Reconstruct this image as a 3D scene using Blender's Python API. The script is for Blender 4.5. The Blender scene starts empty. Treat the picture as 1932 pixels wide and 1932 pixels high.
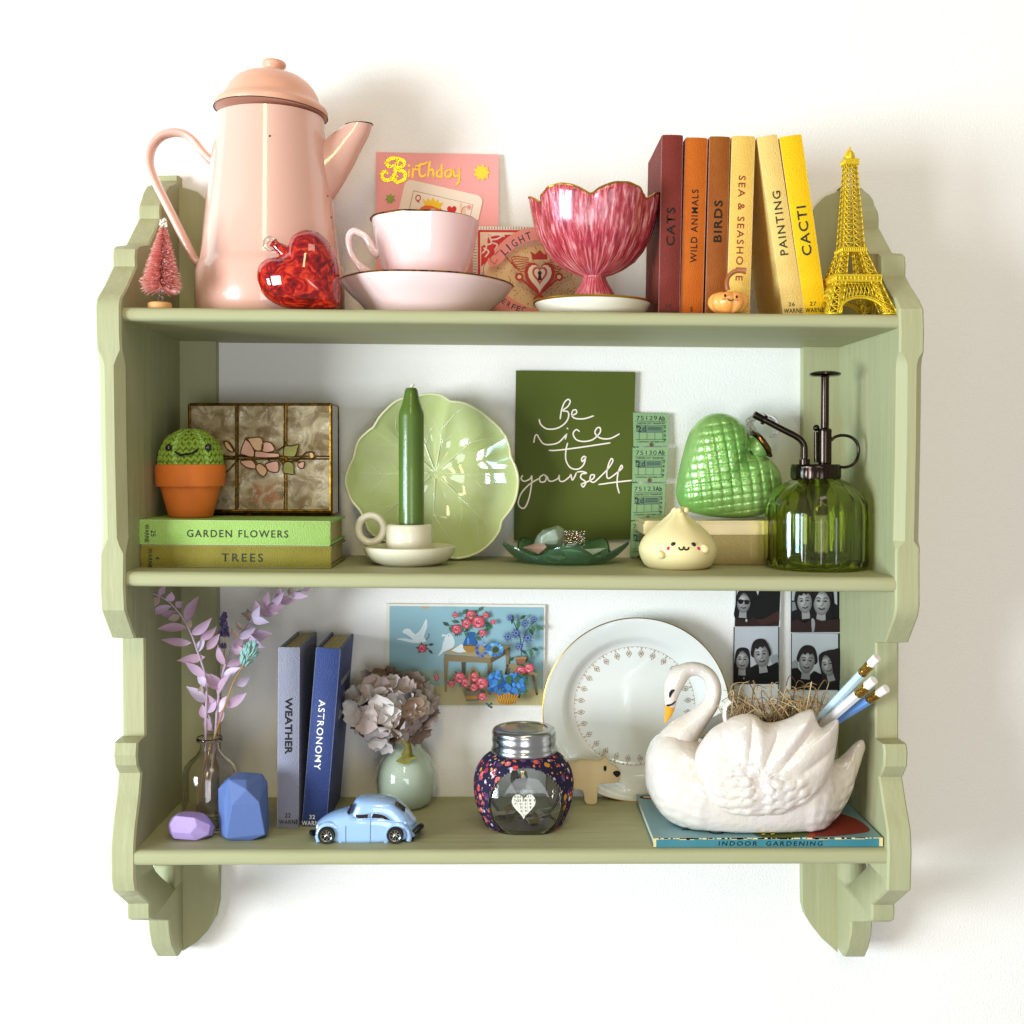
import bpy, bmesh, math, random
from mathutils import Vector as V, Matrix, noise
from math import sin, cos, pi, sqrt, atan2, radians, hypot
rnd = random.Random(7)
C = bpy.context.scene.collection
# ------------------------------------------------------------ camera
F, CX, PY = 2200.0, 966.0, 902.23
CAM = V((-.0073, -1.1218, .0068))
RM = Matrix.Rotation(-.00791, 3, 'Z') @ Matrix.Rotation(-.01724, 3, 'X') @ Matrix.Rotation(.00064, 3, 'Y')
cd = bpy.data.cameras.new('camera'); co = bpy.data.objects.new('camera', cd); C.objects.link(co)
cd.sensor_width = 36; cd.lens = 36 * F / 1932; cd.shift_y = -(966 - PY) / 1932; cd.clip_start = .01; cd.clip_end = 50
ax = [RM @ V(a) for a in ((1, 0, 0), (0, 0, 1), (0, -1, 0))]
m4 = Matrix((ax[0], ax[1], ax[2])).transposed().to_4x4(); m4.translation = CAM
co.matrix_world = m4
bpy.context.scene.camera = co
# ------------------------------------------------------------ light and exposure
sc = bpy.context.scene
sc.view_settings.view_transform = 'Standard'; sc.view_settings.look = 'None'
sc.view_settings.exposure = 0.0; sc.view_settings.gamma = 1.0
sc.cycles.max_bounces = 14; sc.cycles.transparent_max_bounces = 12; sc.cycles.transmission_bounces = 12
sc.cycles.sample_clamp_indirect = 6.0
w = bpy.data.worlds.new('World'); sc.world = w; w.use_nodes = True
w.node_tree.nodes['Background'].inputs[0].default_value = (1.0, .985, .965, 1)
w.node_tree.nodes['Background'].inputs[1].default_value = .37

def area(name, loc, aim, sx, sy, power, colr):
    l = bpy.data.lights.new(name, 'AREA'); l.shape = 'RECTANGLE'; l.size = sx; l.size_y = sy
    l.energy = power; l.color = colr
    o = bpy.data.objects.new(name, l); C.objects.link(o); o.location = loc
    o.rotation_euler = (V(aim) - V(loc)).to_track_quat('-Z', 'Y').to_euler()
    return o
area('window_light', (-2.0, -1.75, -.2), (0, -.06, -.08), .8, .9, 78, (.84, .93, 1.0))
area('side_window_light', (-2.1, -.95, -.17), (0, -.06, -.08), .30, .5, 19, (.42, .80, 1.0))
area('front_fill_light', (.1, -2.7, -.45), (0, 0, -.05), 1.0, .9, 16, (.90, .95, 1.0))  # fill added behind the camera to lift the fronts and the wall
area('ceiling_light', (.35, -1.3, 1.6), (.1, 0, .1), .7, .5, 5, (1.0, .84, .68))
area('doorway_light', (-.17, -2.4, 1.35), (-.2, 0, .2), .26, 1.0, 13, (1.0, .85, .42))

# ------------------------------------------------------------ pixel -> world helpers
def ray(x, y): return RM @ V(((x - CX) / F, 1, (PY - y) / F))
def W(x, y, Y):
    r = ray(x, y); return CAM + r * ((Y - CAM.y) / r.y)
def onX(x, y, X):
    r = ray(x, y); return CAM + r * ((X - CAM.x) / r.x)
SH = {'T': (.12614, -.00932, .17787), 'M': (-.08805, -.00922, .17275), 'B': (-.32034, -.00113, .15518)}
def shz(k, x): return SH[k][0] + SH[k][1] * x
def onS(x, y, k, up=0):
    z0, sl, _ = SH[k]; r = ray(x, y)
    return CAM + r * ((z0 + up + sl * CAM.x - CAM.z) / (r.z - sl * r.x))
def S(Y): return (Y - CAM.y) / F
def ctr(cx, yb, k, hw, up=0):
    Y = onS(cx, yb, k, up).y
    return Y + hw * S(Y)
class Pl:
    """a plane y = Y0 + k (z - z0), with u, v, n (n towards the room)"""
    def __init__(s, Y0, k=0, z0=0):
        s.Y0, s.k, s.z0 = Y0, k, z0
        s.u = V((1, 0, 0)); s.v = V((0, k, 1)).normalized(); s.n = s.u.cross(s.v)
    def px(s, x, y, off=0):
        r = ray(x, y)
        t = (s.Y0 - CAM.y + s.k * (CAM.z - s.z0)) / (r.y - s.k * r.z)
        return CAM + r * t + s.n * off
class PlQ:
    """plane from origin, unit u, unit v; px are metres along u and v"""
    def __init__(s, o, u, v):
        s.o, s.u, s.v = V(o), V(u).normalized(), V(v).normalized(); s.n = s.u.cross(s.v)
    def px(s, x, y, off=0): return s.o + s.u * x + s.v * y + s.n * off
def zz(a, k, b): return lambda *p: [(a + k * x, b + k * y) for x, y in p]
Z1, Z2, Z3, Z4 = zz(154.6, .3, 77.3), zz(618.2, .32, 255), zz(1197.8, .3, 231.8), zz(170, .272, 633.7)
Z5, Z6, ZA, ZB = zz(633.7, .304, 680), zz(1159.2, .32, 664.6), zz(193.2, .28, 1082), zz(494.6, .26, 1120.6)
ZC, ZD, ZE, ZF = zz(695.5, .2, 1112.8), zz(850, .264, 1143.7), zz(1159.2, .304, 1205.6), zz(1352.4, .14, 1105)
K1, K3, K5, K6, K8 = zz(170, .2, 324.6), zz(170, .2, 1004.6), zz(170, .24, 1352.4), zz(1507, .24, 1352.4), zz(1190, .168, 927.4)
def cr(p, n=6, closed=False):
    p = [V(q) for q in p]; N = len(p); out = []
    for i in range(N if closed else N - 1):
        if closed: a, b, c, d = p[i - 1], p[i], p[(i + 1) % N], p[(i + 2) % N]
        else: a, b, c, d = p[max(i - 1, 0)], p[i], p[i + 1], p[min(i + 2, N - 1)]
        for j in range(n):
            t = j / n
            out.append(.5 * (2 * b + (c - a) * t + (2 * a - 5 * b + 4 * c - d) * t * t + (3 * b - a - 3 * c + d) * t ** 3))
    if not closed: out.append(p[-1])
    return out
def lin(h):
    r = [int(h[i:i + 2], 16) / 255 for i in (0, 2, 4)]
    return tuple(c / 12.92 if c <= .04045 else ((c + .055) / 1.055) ** 2.4 for c in r) + (1,)
# ------------------------------------------------------------ materials
MATS = {}
def M(name, h, rough=.5, metal=0, spec=.5, coat=0, trans=0, ior=1.45, bump=None, var=None, film=0, sss=0, crough=.06, alpha=1):
    """bump = (scale, depth in metres, stretch xyz); var = (scale, other colour, contrast, stretch)"""
    if name in MATS: return MATS[name]
    m = bpy.data.materials.new(name); m.use_nodes = True; nt = m.node_tree; L = nt.links
    b = nt.nodes['Principled BSDF']; I = b.inputs
    I['Base Color'].default_value = lin(h); I['Roughness'].default_value = rough; I['Metallic'].default_value = metal
    I['Specular IOR Level'].default_value = spec; I['Coat Weight'].default_value = coat; I['Coat Roughness'].default_value = crough
    I['Transmission Weight'].default_value = trans; I['IOR'].default_value = ior; I['Alpha'].default_value = alpha
    if film: I['Thin Film Thickness'].default_value = film; I['Thin Film IOR'].default_value = 1.6
    if sss:
        I['Subsurface Weight'].default_value = sss; I['Subsurface Radius'].default_value = (.004, .003, .002); I['Subsurface Scale'].default_value = 1
    tc = nt.nodes.new('ShaderNodeTexCoord')
    def noi(scale, st, det=3):
        mp = nt.nodes.new('ShaderNodeMapping'); mp.inputs['Scale'].default_value = st
        n = nt.nodes.new('ShaderNodeTexNoise'); n.inputs['Scale'].default_value = scale; n.inputs['Detail'].default_value = det
        L.new(tc.outputs['Object'], mp.inputs[0]); L.new(mp.outputs[0], n.inputs['Vector']); return n
    if var:
        n = noi(var[0], var[3] if len(var) > 3 else (1, 1, 1)); r = nt.nodes.new('ShaderNodeValToRGB')
        k = var[2] if len(var) > 2 else .5
        r.color_ramp.elements[0].position = .5 - .5 * (1 - k) * .6; r.color_ramp.elements[1].position = .5 + .5 * (1 - k) * .6
        r.color_ramp.elements[0].color = lin(h); r.color_ramp.elements[1].color = lin(var[1])
        L.new(n.outputs['Fac'], r.inputs[0]); L.new(r.outputs[0], I['Base Color'])
    if bump:
        n = noi(bump[0], bump[2] if len(bump) > 2 else (1, 1, 1), 4); bp = nt.nodes.new('ShaderNodeBump')
        bp.inputs['Distance'].default_value = bump[1]; bp.inputs['Strength'].default_value = 1
        L.new(n.outputs['Fac'], bp.inputs['Height']); L.new(bp.outputs[0], I['Normal'])
        if coat: L.new(bp.outputs[0], I['Coat Normal'])
    MATS[name] = m
    return m
def P(h, rough=.6): return M('ink_' + h, h, rough, spec=.3)
INK = M('ink_dark', '1c1a14', .6, spec=.25)
GOLD = M('gold_gilt', 'c89a3c', .3, 1)
# ------------------------------------------------------------ scene objects
def props(o, label, cat, group=None):
    if label: o['label'] = label
    if cat: o['category'] = cat
    if group: o['group'] = group
def thing(name, label, cat, loc, group=None):
    o = bpy.data.objects.new(name, None); C.objects.link(o); o.location = loc; o.empty_display_size = .01
    props(o, label, cat, group); return o
def origin(o):
    while o.parent: o = o.parent
    return V(o.location)
class MB:
    def __init__(s): s.v, s.f, s.m = [], [], []
    def add(s, vs, fs, mi=0):
        b = len(s.v); s.v += [V(v) for v in vs]; s.f += [[b + i for i in f] for f in fs]; s.m += [mi] * len(fs); return s
    def grid(s, rows, wrap=True, mi=0, cap0=False, cap1=False):
        n = len(rows[0]); fs = []
        for i in range(len(rows) - 1):
            for j in range(n if wrap else n - 1):
                k = (j + 1) % n
                fs.append((i * n + j, i * n + k, (i + 1) * n + k, (i + 1) * n + j))
        if cap0: fs.append(tuple(range(n))[::-1])
        if cap1: fs.append(tuple((len(rows) - 1) * n + j for j in range(n)))
        return s.add([v for r in rows for v in r], fs, mi)
    def rev(s, c, prof, n=48, axis=(0, 0, 1), mi=0, wav=None, capped=False):
        """prof: (radius, height) along the axis from c; wav(theta, i, r, h) -> r, h"""
        a = V(axis).normalized(); t = V((1, 0, 0)) if abs(a.x) < .9 else V((0, 0, 1))
        e1 = (t - a * t.dot(a)).normalized(); e2 = a.cross(e1); rows = []
        for i, (r, h) in enumerate(prof):
            row = []
            for j in range(n):
                th = 2 * pi * j / n
                rr, hh = wav(th, i, r, h) if wav else (r, h)
                row.append(V(c) + a * hh + e1 * rr * cos(th) + e2 * rr * sin(th))
            rows.append(row)
        return s.grid(rows, True, mi, capped, capped)
    def tube(s, pts, rad, n=10, mi=0, sm=5, ywide=1, cap=True, closed=False):
        pts = [V(p) for p in pts]; N = len(pts)
        rad = rad if isinstance(rad, (list, tuple)) else [rad] * N
        if sm > 1:
            q = cr([(*p, 0) for p in pts], sm, closed); rr = cr([(r, 0, 0) for r in rad], sm, closed)
            pts = [V(p[:3]) for p in q]; rad = [r[0] for r in rr]
        N = len(pts); rows = []; e = None
        for i, p in enumerate(pts):
            if closed: d = pts[(i + 1) % N] - pts[i - 1]
            else: d = pts[min(i + 1, N - 1)] - pts[max(i - 1, 0)]
            d = d.normalized() if d.length > 1e-9 else V((0, 0, 1))
            if e is None:
                e = V((0, 1, 0)) if abs(d.y) < .9 else V((1, 0, 0))
            e = (e - d * e.dot(d)).normalized(); g = d.cross(e)
            rows.append([p + e * (rad[i] * ywide * cos(2 * pi * j / n)) + g * (rad[i] * sin(2 * pi * j / n)) for j in range(n)])
        if closed: rows.append(rows[0])
        return s.grid(rows, True, mi, cap and not closed, cap and not closed)
    def blob(s, c, r, nu=8, nv=6, mi=0, rot=None, fn=None):
        r = V(r) if isinstance(r, (tuple, list, V)) else V((r, r, r)); rows = []
        for i in range(nv + 1):
            ph = pi * i / nv; row = []
            for j in range(nu):
                th = 2 * pi * j / nu; q = V((r.x * sin(ph) * cos(th), r.y * sin(ph) * sin(th), r.z * cos(ph)))
                if fn: q = fn(q, th, ph)
                row.append(V(c) + (rot @ q if rot else q))
            rows.append(row)
        return s.grid(rows, True, mi)
    def box(s, o, a, b, c, mi=0):
        o, a, b, c = V(o), V(a), V(b), V(c)
        return s.add([o, o + a, o + a + b, o + b, o + c, o + a + c, o + a + b + c, o + b + c],
                     [(0, 3, 2, 1), (4, 5, 6, 7), (0, 1, 5, 4), (1, 2, 6, 5), (2, 3, 7, 6), (3, 0, 4, 7)], mi)
    def bar(s, p, q, wd, mi=0, n=4):
        return s.tube([p, q], wd / 2 * 1.2, n, mi, 1)
    def poly(s, pts, thick=None, mi=0):
        pts = [V(p) for p in pts]; n = len(pts)
        if thick is None: return s.add(pts, [tuple(range(n))], mi)
        t = V(thick)
        return s.add(pts + [p + t for p in pts], [tuple(range(n)), tuple(range(2 * n - 1, n - 1, -1))] +
                     [(i, (i + 1) % n, n + (i + 1) % n, n + i) for i in range(n)], mi)
    def build(s, name, mats, parent=None, ang=35, bev=0, weld=True, flatshade=False):
        off = origin(parent) if parent else V((0, 0, 0))
        bm = bmesh.new(); vs = [bm.verts.new(v - off) for v in s.v]
        for f, mi in zip(s.f, s.m):
            try: fc = bm.faces.new([vs[i] for i in f]); fc.material_index = mi; fc.smooth = not flatshade
            except ValueError: pass
        if weld: bmesh.ops.remove_doubles(bm, verts=bm.verts, dist=2e-6)
        if bev: 
            bmesh.ops.recalc_face_normals(bm, faces=bm.faces)
            bmesh.ops.bevel(bm, geom=[e for e in bm.edges if len(e.link_faces) == 2 and e.calc_face_angle(0) > .6], offset=bev, segments=2, affect='EDGES', clamp_overlap=True)
            for fc in bm.faces: fc.smooth = True
        bmesh.ops.recalc_face_normals(bm, faces=bm.faces)
        me = bpy.data.meshes.new(name); bm.to_mesh(me); bm.free()
        for m in (mats if isinstance(mats, (list, tuple)) else [mats]): me.materials.append(m)
        if not flatshade and ang: me.set_sharp_from_angle(angle=radians(ang))
        o = bpy.data.objects.new(name, me); C.objects.link(o)
        if parent: o.parent = parent
        return o
def lathe(prof, cx, Y, n=64, wav=None, tilt=0, mb=None, mi=0):
    """prof in pixels (half width, y) about the pixel column cx at depth Y"""
    mb = mb or MB(); s = S(Y); ys = [p[1] for p in prof]; c = W(cx, max(ys), Y)
    pr = [(r * s, W(cx, y, Y).z - c.z) for r, y in prof]
    return mb.rev(c, pr, n, (sin(radians(tilt)), 0, cos(radians(tilt))), mi, wav)
def shell(mb, outline, c, pl, front, back, K=16, rho=None, mi=0):
    """closed body on plane pl: rings from c to the outline (pixels), front/back(rho, x, y) metres along n"""
    N = len(outline); rh = rho or (lambda t: sin(t * pi / 2)); rows = []
    for side in (0, 1):
        for i in range(K + 1):
            t = i / K if side == 0 else 1 - i / K
            r = rh(t); row = []
            for x, y in outline:
                X, Yp = c[0] + (x - c[0]) * r, c[1] + (y - c[1]) * r
                row.append(pl.px(X, Yp, (back if side else front)(r, X, Yp)))
            rows.append(row)
    return mb.grid(rows, True, mi)
def puff(T, e=2): return lambda r, x, y: T * max(0, 1 - r ** e) ** .5
def npuff(T, e=2): return lambda r, x, y: -T * max(0, 1 - r ** e) ** .5
def xy(p): return [(q[0], q[1]) for q in p]
def sm(p, n=6): return xy(cr([(a, b, 0) for a, b in p], n, True))
# text and flat print
TXT = {}
def glyphs(s, bold, space):
    k = (s, bold, space)
    if k not in TXT:
        cu = bpy.data.curves.new('t', 'FONT'); cu.body = s; cu.offset = bold; cu.space_character = space; cu.resolution_u = 3
        o = bpy.data.objects.new('t', cu); C.objects.link(o); bpy.context.view_layer.update()
        me = bpy.data.meshes.new_from_object(o.evaluated_get(bpy.context.evaluated_depsgraph_get()))
        TXT[k] = ([tuple(v.co) for v in me.vertices], [tuple(p.vertices) for p in me.polygons])
        bpy.data.objects.remove(o); bpy.data.curves.remove(cu); bpy.data.meshes.remove(me)
    return TXT[k]
def text(mb, s, pl, cx, cy, wd, h, ang=0, off=.0003, mi=0, bold=.01, space=1.1, yup=False, slant=0):
    vs, fs = glyphs(s, bold, space)
    x0, x1 = min(v[0] for v in vs), max(v[0] for v in vs); y0, y1 = min(v[1] for v in vs), max(v[1] for v in vs)
    ca, sa = cos(radians(ang)), sin(radians(ang)); out = []
    for v in vs:
        b = ((v[1] - y0) / (y1 - y0) - .5) * h; a = ((v[0] - x0) / (x1 - x0) - .5) * wd + slant * b
        dx, dy = a * ca - b * sa, a * sa + b * ca
        out.append(pl.px(cx + dx, cy + dy if yup else cy - dy, off))
    return mb.add(out, fs, mi)
def stroke(mb, pts, wd, pl, off=.0003, mi=0, n=6, closed=False):
    p = cr([(a, b, 0) for a, b in pts], n, closed) if n > 1 else [V((a, b, 0)) for a, b in pts]
    if closed: p.append(p[0])
    N = len(p); L, R = [], []
    for i in range(N):
        d = p[min(i + 1, N - 1)] - p[max(i - 1, 0)]
        d = d.normalized() if d.length > 1e-9 else V((1, 0, 0)); q = V((-d.y, d.x, 0)) * wd / 2
        L.append(p[i] + q); R.append(p[i] - q)
    mb.grid([[pl.px(a.x, a.y, off) for a in L], [pl.px(a.x, a.y, off) for a in R]], False, mi)
    if not closed:
        for e in (p[0], p[-1]): disc(mb, pl, e.x, e.y, wd / 2, wd / 2, off, mi, 8)
def disc(mb, pl, x, y, rx, ry=None, off=.0003, mi=0, n=16, rot=0, a0=0, a1=360):
    ry = ry or rx; c, s_ = cos(radians(rot)), sin(radians(rot)); pts = []
    m = n if a1 - a0 == 360 else n + 1
    for i in range(m):
        t = radians(a0 + (a1 - a0) * i / n); a, b = rx * cos(t), ry * sin(t)
        pts.append(pl.px(x + a * c - b * s_, y + a * s_ + b * c, off))
    mb.poly(pts, None, mi)
def fpoly(mb, pl, pts, off=.0003, mi=0, n=0):
    if n: pts = sm(pts, n)
    mb.poly([pl.px(a, b, off) for a, b in pts], None, mi)
class Pic:
    """a flat print: painter's layers on a plane, each 30 microns above the one before"""
    def __init__(s, pl, off=.0003, Z=None): s.pl, s.o, s.mb, s.mats, s.Z = pl, off, MB(), [], Z
    def mi(s, h, rough=.6):
        m = h if not isinstance(h, str) else P(h, rough)
        if m not in s.mats: s.mats.append(m)
        s.o += .00003
        return s.mats.index(m)
    def z(s, pts): return s.Z(*pts) if s.Z else list(pts)
    def k(s): return (s.Z((1, 0))[0][0] - s.Z((0, 0))[0][0]) if s.Z else 1
    def poly(s, h, pts, n=0): i = s.mi(h); fpoly(s.mb, s.pl, s.z(pts), s.o, i, n); return s
    def disc(s, h, x, y, rx, ry=None, n=14, rot=0, a0=0, a1=360):
        i = s.mi(h); k = s.k(); (a, b), = s.z([(x, y)]); disc(s.mb, s.pl, a, b, rx * k, (ry or rx) * k, s.o, i, n, rot, a0, a1); return s
    def line(s, h, pts, wd, n=5, closed=False): i = s.mi(h); stroke(s.mb, s.z(pts), wd * s.k(), s.pl, s.o, i, n, closed); return s
    def text(s, h, t, x, y, wd, hh, ang=0, **k):
        i = s.mi(h); kk = s.k(); (a, b), = s.z([(x, y)]); text(s.mb, t, s.pl, a, b, wd * kk, hh * kk, ang, s.o, i, **k); return s
    def build(s, name, parent): return s.mb.build(name, s.mats, parent, 0, weld=False)
def star(x, y, r0, r1, n, rot=0): return [(x + (r0 if i % 2 == 0 else r1) * cos(rot + pi * i / n), y + (r0 if i % 2 == 0 else r1) * sin(rot + pi * i / n)) for i in range(2 * n)]
def heart2(x, y, w_, h_, n=24):
    o = []
    for i in range(n):
        t = 2 * pi * i / n; o.append((x + w_ / 2 * sin(t) ** 3, y - h_ / 2 * (13 * cos(t) - 5 * cos(2 * t) - 2 * cos(3 * t) - cos(4 * t)) / 15))
    return o
# ------------------------------------------------------------ the wall
wallm = M('wall_plaster', 'f4f0ea', .9, spec=.2, bump=(520, .0006), var=(3, 'f1ede8', .3))
b = MB(); b.box((-2.5, 0, -2), (5, 0, 0), (0, .1, 0), (0, 0, 4)); o = b.build('wall', wallm); o['kind'] = 'structure'
# ------------------------------------------------------------ the wall shelf
paint = M('sage_paint', 'acaa82', .55, spec=.35, bump=(110, .0009, (1, 1, .08)), var=(40, 'a5a37b', .1, (1, 1, .1)))
paint2 = M('sage_paint_boards', 'acaa82', .55, spec=.35, bump=(110, .0009, (.08, 1, 1)), var=(40, 'a5a37b', .1, (.1, 1, 1)))
IN, OUT = .3135, .3337
shelf = thing('wall_shelf', 'sage green painted wooden wall shelf with scrolled sides and three boards', 'wall shelf', (0, 0, -.45))
RP = [(1627, 354.6), (1634, 362), (1640, 366), (1648, 376.6), (1650.6, 388), (1657, 398.6), (1659, 414.6), (1658, 428.6), (1684, 477.4),
      (1703, 478.6), (1708, 484), (1709.6, 500), (1709, 520.6), (1719, 540), (1736, 566.6), (1743, 582.6), (1744.6, 624.6), (1743.6, 664), (1743, 676),
      (1741, 850), (1737, 1035), (1736, 1046), (1736, 1144.6), (1733, 1163), (1714, 1212), (1696, 1212.6), (1695.6, 1393), (1704, 1394), (1711, 1404), (1713.4, 1420),
      (1712, 1446), (1705, 1463), (1702.6, 1465.5), (1710.5, 1515.6), (1719.4, 1568), (1721, 1610), (1719, 1680), (1688, 1707), (1688.5, 1722), (1687, 1736), (1682, 1739),
      (1646, 1739.6), (1645, 1762), (1639, 1789), (1632, 1805)]
LP = [(304, 337.6), (293, 344), (286, 348), (277, 351), (270, 362.6), (266, 375), (261.6, 388), (261, 400), (261.6, 412.6), (237, 462),
      (217, 464.6), (213, 470), (211.6, 486), (212.6, 502.6), (196, 538.6), (182, 562.6), (179.6, 576), (180.4, 630), (182, 660), (183.4, 674.6),
      (186, 850), (190, 1016), (189, 1030), (188, 1104.6), (190.6, 1151.6), (210, 1203.4), (229.4, 1204.2), (231, 1388.4), (220.4, 1389.4), (215, 1402), (213.6, 1425),
      (215.5, 1444), (222.8, 1458.5), (219.7, 1496.4), (212, 1556.4), (208.4, 1600), (208.9, 1659.6), (212, 1681), (239.6, 1705), (239.2, 1720), (240, 1733), (245, 1736),
      (279, 1736.8), (280.4, 1757), (285.2, 1784.4), (296, 1804.4)]
def side_panel(prof, sg):
    pts = [onX(x, y, sg * OUT) for x, y in prof]; dense = []
    for a, b_ in zip(pts, pts[1:]):
        n = max(1, int((a - b_).length / .006))
        dense += [a.lerp(b_, i / n) for i in range(n)]
    dense.append(pts[-1]); mb = MB(); rows = []; zmax = 1e9
    ztop, zbot = W(966, 668, -.17).z, W(966, 1036, -.17).z
    for p in dense:
        z = min(p.z, zmax - 1e-5); zmax = z; y = min(p.y, -.0135)
        k = max(0, min(1, (ztop - z) / .006, (z - zbot) / .006)); c = .0016 + .0056 * k
        jit = .0003 * noise.noise(V((z * 60, sg * 3, 0)))
        rows.append([V((sg * IN, 0, z)), V((sg * IN, y + c, z)), V((sg * (IN + c), y + jit, z)),
                     V((sg * (OUT - c * .8), y + jit, z)), V((sg * OUT, y + c * .8, z)), V((sg * OUT, 0, z))])
    mb.grid(rows, True, 0, True, True)
    o = mb.build('side_panel', paint, shelf, 28)
    # cut-out under the bottom board
    t = K6((360, 1150), (545, 1150), (525, 1195), (490, 1232), (450, 1268), (405, 1304), (366, 1342))
    q = [onX(x, y, IN) for x, y in t]
    cut = MB(); cut.poly([V((sg * (IN - .01), p.y, p.z)) for p in q], (sg * .04, 0, 0))
    co_ = cut.build('cut', paint)
    md = o.modifiers.new('b', 'BOOLEAN'); md.object = co_; md.operation = 'DIFFERENCE'; md.solver = 'EXACT'
    bpy.context.view_layer.update()
    me = bpy.data.meshes.new_from_object(o.evaluated_get(bpy.context.evaluated_depsgraph_get()))
    o.modifiers.clear(); o.data = me; bpy.data.objects.remove(co_)
side_panel(RP, 1); side_panel(LP, -1)
PT = .0118
for sg, top, bot in ((-1, [(407, 640), (407, 425), (404, 408), (393, 388), (383, 373), (372, 362), (355, 351), (340, 343), (330, 339)], [(346, 1795), (372, 1777), (392, 1756), (405, 1733), (411, 1705), (412, 1640)]),
                     (1, [(1516, 650), (1516, 430), (1524, 413), (1535, 398), (1545, 383), (1557, 370.6), (1577, 359), (1592, 354), (1600, 353)], [(1579, 1797), (1550, 1770), (1531, 1746), (1520, 1728), (1515, 1708), (1514.5, 1640)])):
    pl = Pl(-PT); q = [pl.px(x, y) for x, y in top + bot]
    for p in q:
        if abs(p.x) > IN - .012 and abs(p.x) > .3: p.x = sg * (IN + .0006)
    MB().poly(q, (0, PT - .0002, 0)).build('back_rail', paint, shelf, 30)
for k, th in (('T', .0112), ('M', .0124), ('B', .0126)):
    z0, sl, d = SH[k]
    pr = [(-.0004, 0), (-d + .006, 0)] + [(-d + .006 - .006 * sin(a), -.0048 + .0048 * cos(a)) for a in [pi / 2 * i / 5 for i in range(1, 6)]] + \
         [(-d + .004 - .004 * cos(a), -th + .004 - .004 * sin(a)) for a in [pi / 2 * i / 4 for i in range(5)]] + [(-d + .03, -th - .0002), (-.0004, -th)]
    mb = MB(); rows = []; n = 60
    for i in range(n + 1):
        x = -IN - .0006 + (2 * IN + .0012) * i / n
        rows.append([V((x, y + .0004 * noise.noise(V((x * 25, z0, y * 20))), z0 + sl * x + z + (.0003 * noise.noise(V((x * 40, y * 30, z0))) if 1 < j < 9 else 0))) for j, (y, z) in enumerate(pr)])
    mb.grid(rows, True, 0, True, True).build('shelf_board', paint2, shelf, 35)
# ------------------------------------------------------------ books
def book(name, label, o, U, R, B, H, w_, D, cover, group, texts=(), pages='d8c9a0', board=.0024, ctexts=None, back=None):
    """o: foot corner of the spine; U along the spine, R across it, B towards the fore edge"""
    U, R, B = V(U).normalized(), V(R).normalized(), V(B).normalized()
    t = thing(name, label, 'book', o, group); mb = MB(); e = .0028
    mb.box(o, R * board, B * D, U * H).box(o + R * (w_ - board), R * board, B * D, U * H)
    mb.build('cover_board', cover, t, 40, bev=.0006) if False else None
    MB().box(o, R * board, B * D, U * H).build('cover_board', cover, t, 40, bev=.0007)
    MB().box(o + R * (w_ - board), R * board, B * D, U * H).build('cover_board', back or cover, t, 40, bev=.0007)
    n = 8; sp = MB(); rows = []
    prof = [(board * .6, .0016)] + [(w_ * i / n, -.0012 * sin(pi * i / n)) for i in range(n + 1)] + [(w_ - board * .6, .0016)]
    for h in (0, .0012, H - .0012, H):
        ins = 0 if 0 < h < H else .0007
        rows.append([o + U * h + R * min(max(a, ins), w_ - ins) + B * (bb + ins) for a, bb in prof])
    sp.grid(rows, True, 0, True, True).build('spine', cover, t, 50)
    pm = M('pages_' + pages, pages, .85, spec=.1, bump=(700, .0012, (1, 1, 1) if abs(U.z) < .5 and abs(R.z) < .5 else ((1, .02, .02) if abs(R.x) > .5 else (.02, .02, 1))), var=(500, 'a8925c', .1, (1, .01, .01) if abs(R.x) > .5 else (.01, .01, 1)))
    MB().box(o + R * board * 1.02 + U * e + B * .003, R * (w_ - 2.04 * board), B * (D - .003 - e), U * (H - 2 * e)).build('page_block', pm, t, 40, bev=.0004)
    for nm, pl, items, m in texts:
        tm = MB()
        for a in items: text(tm, *([a[0], pl] + list(a[1:6])), off=.0014, **(a[6] if len(a) > 6 else {}))
        tm.build(nm, m, t, 0, weld=False)
    return t
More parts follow.
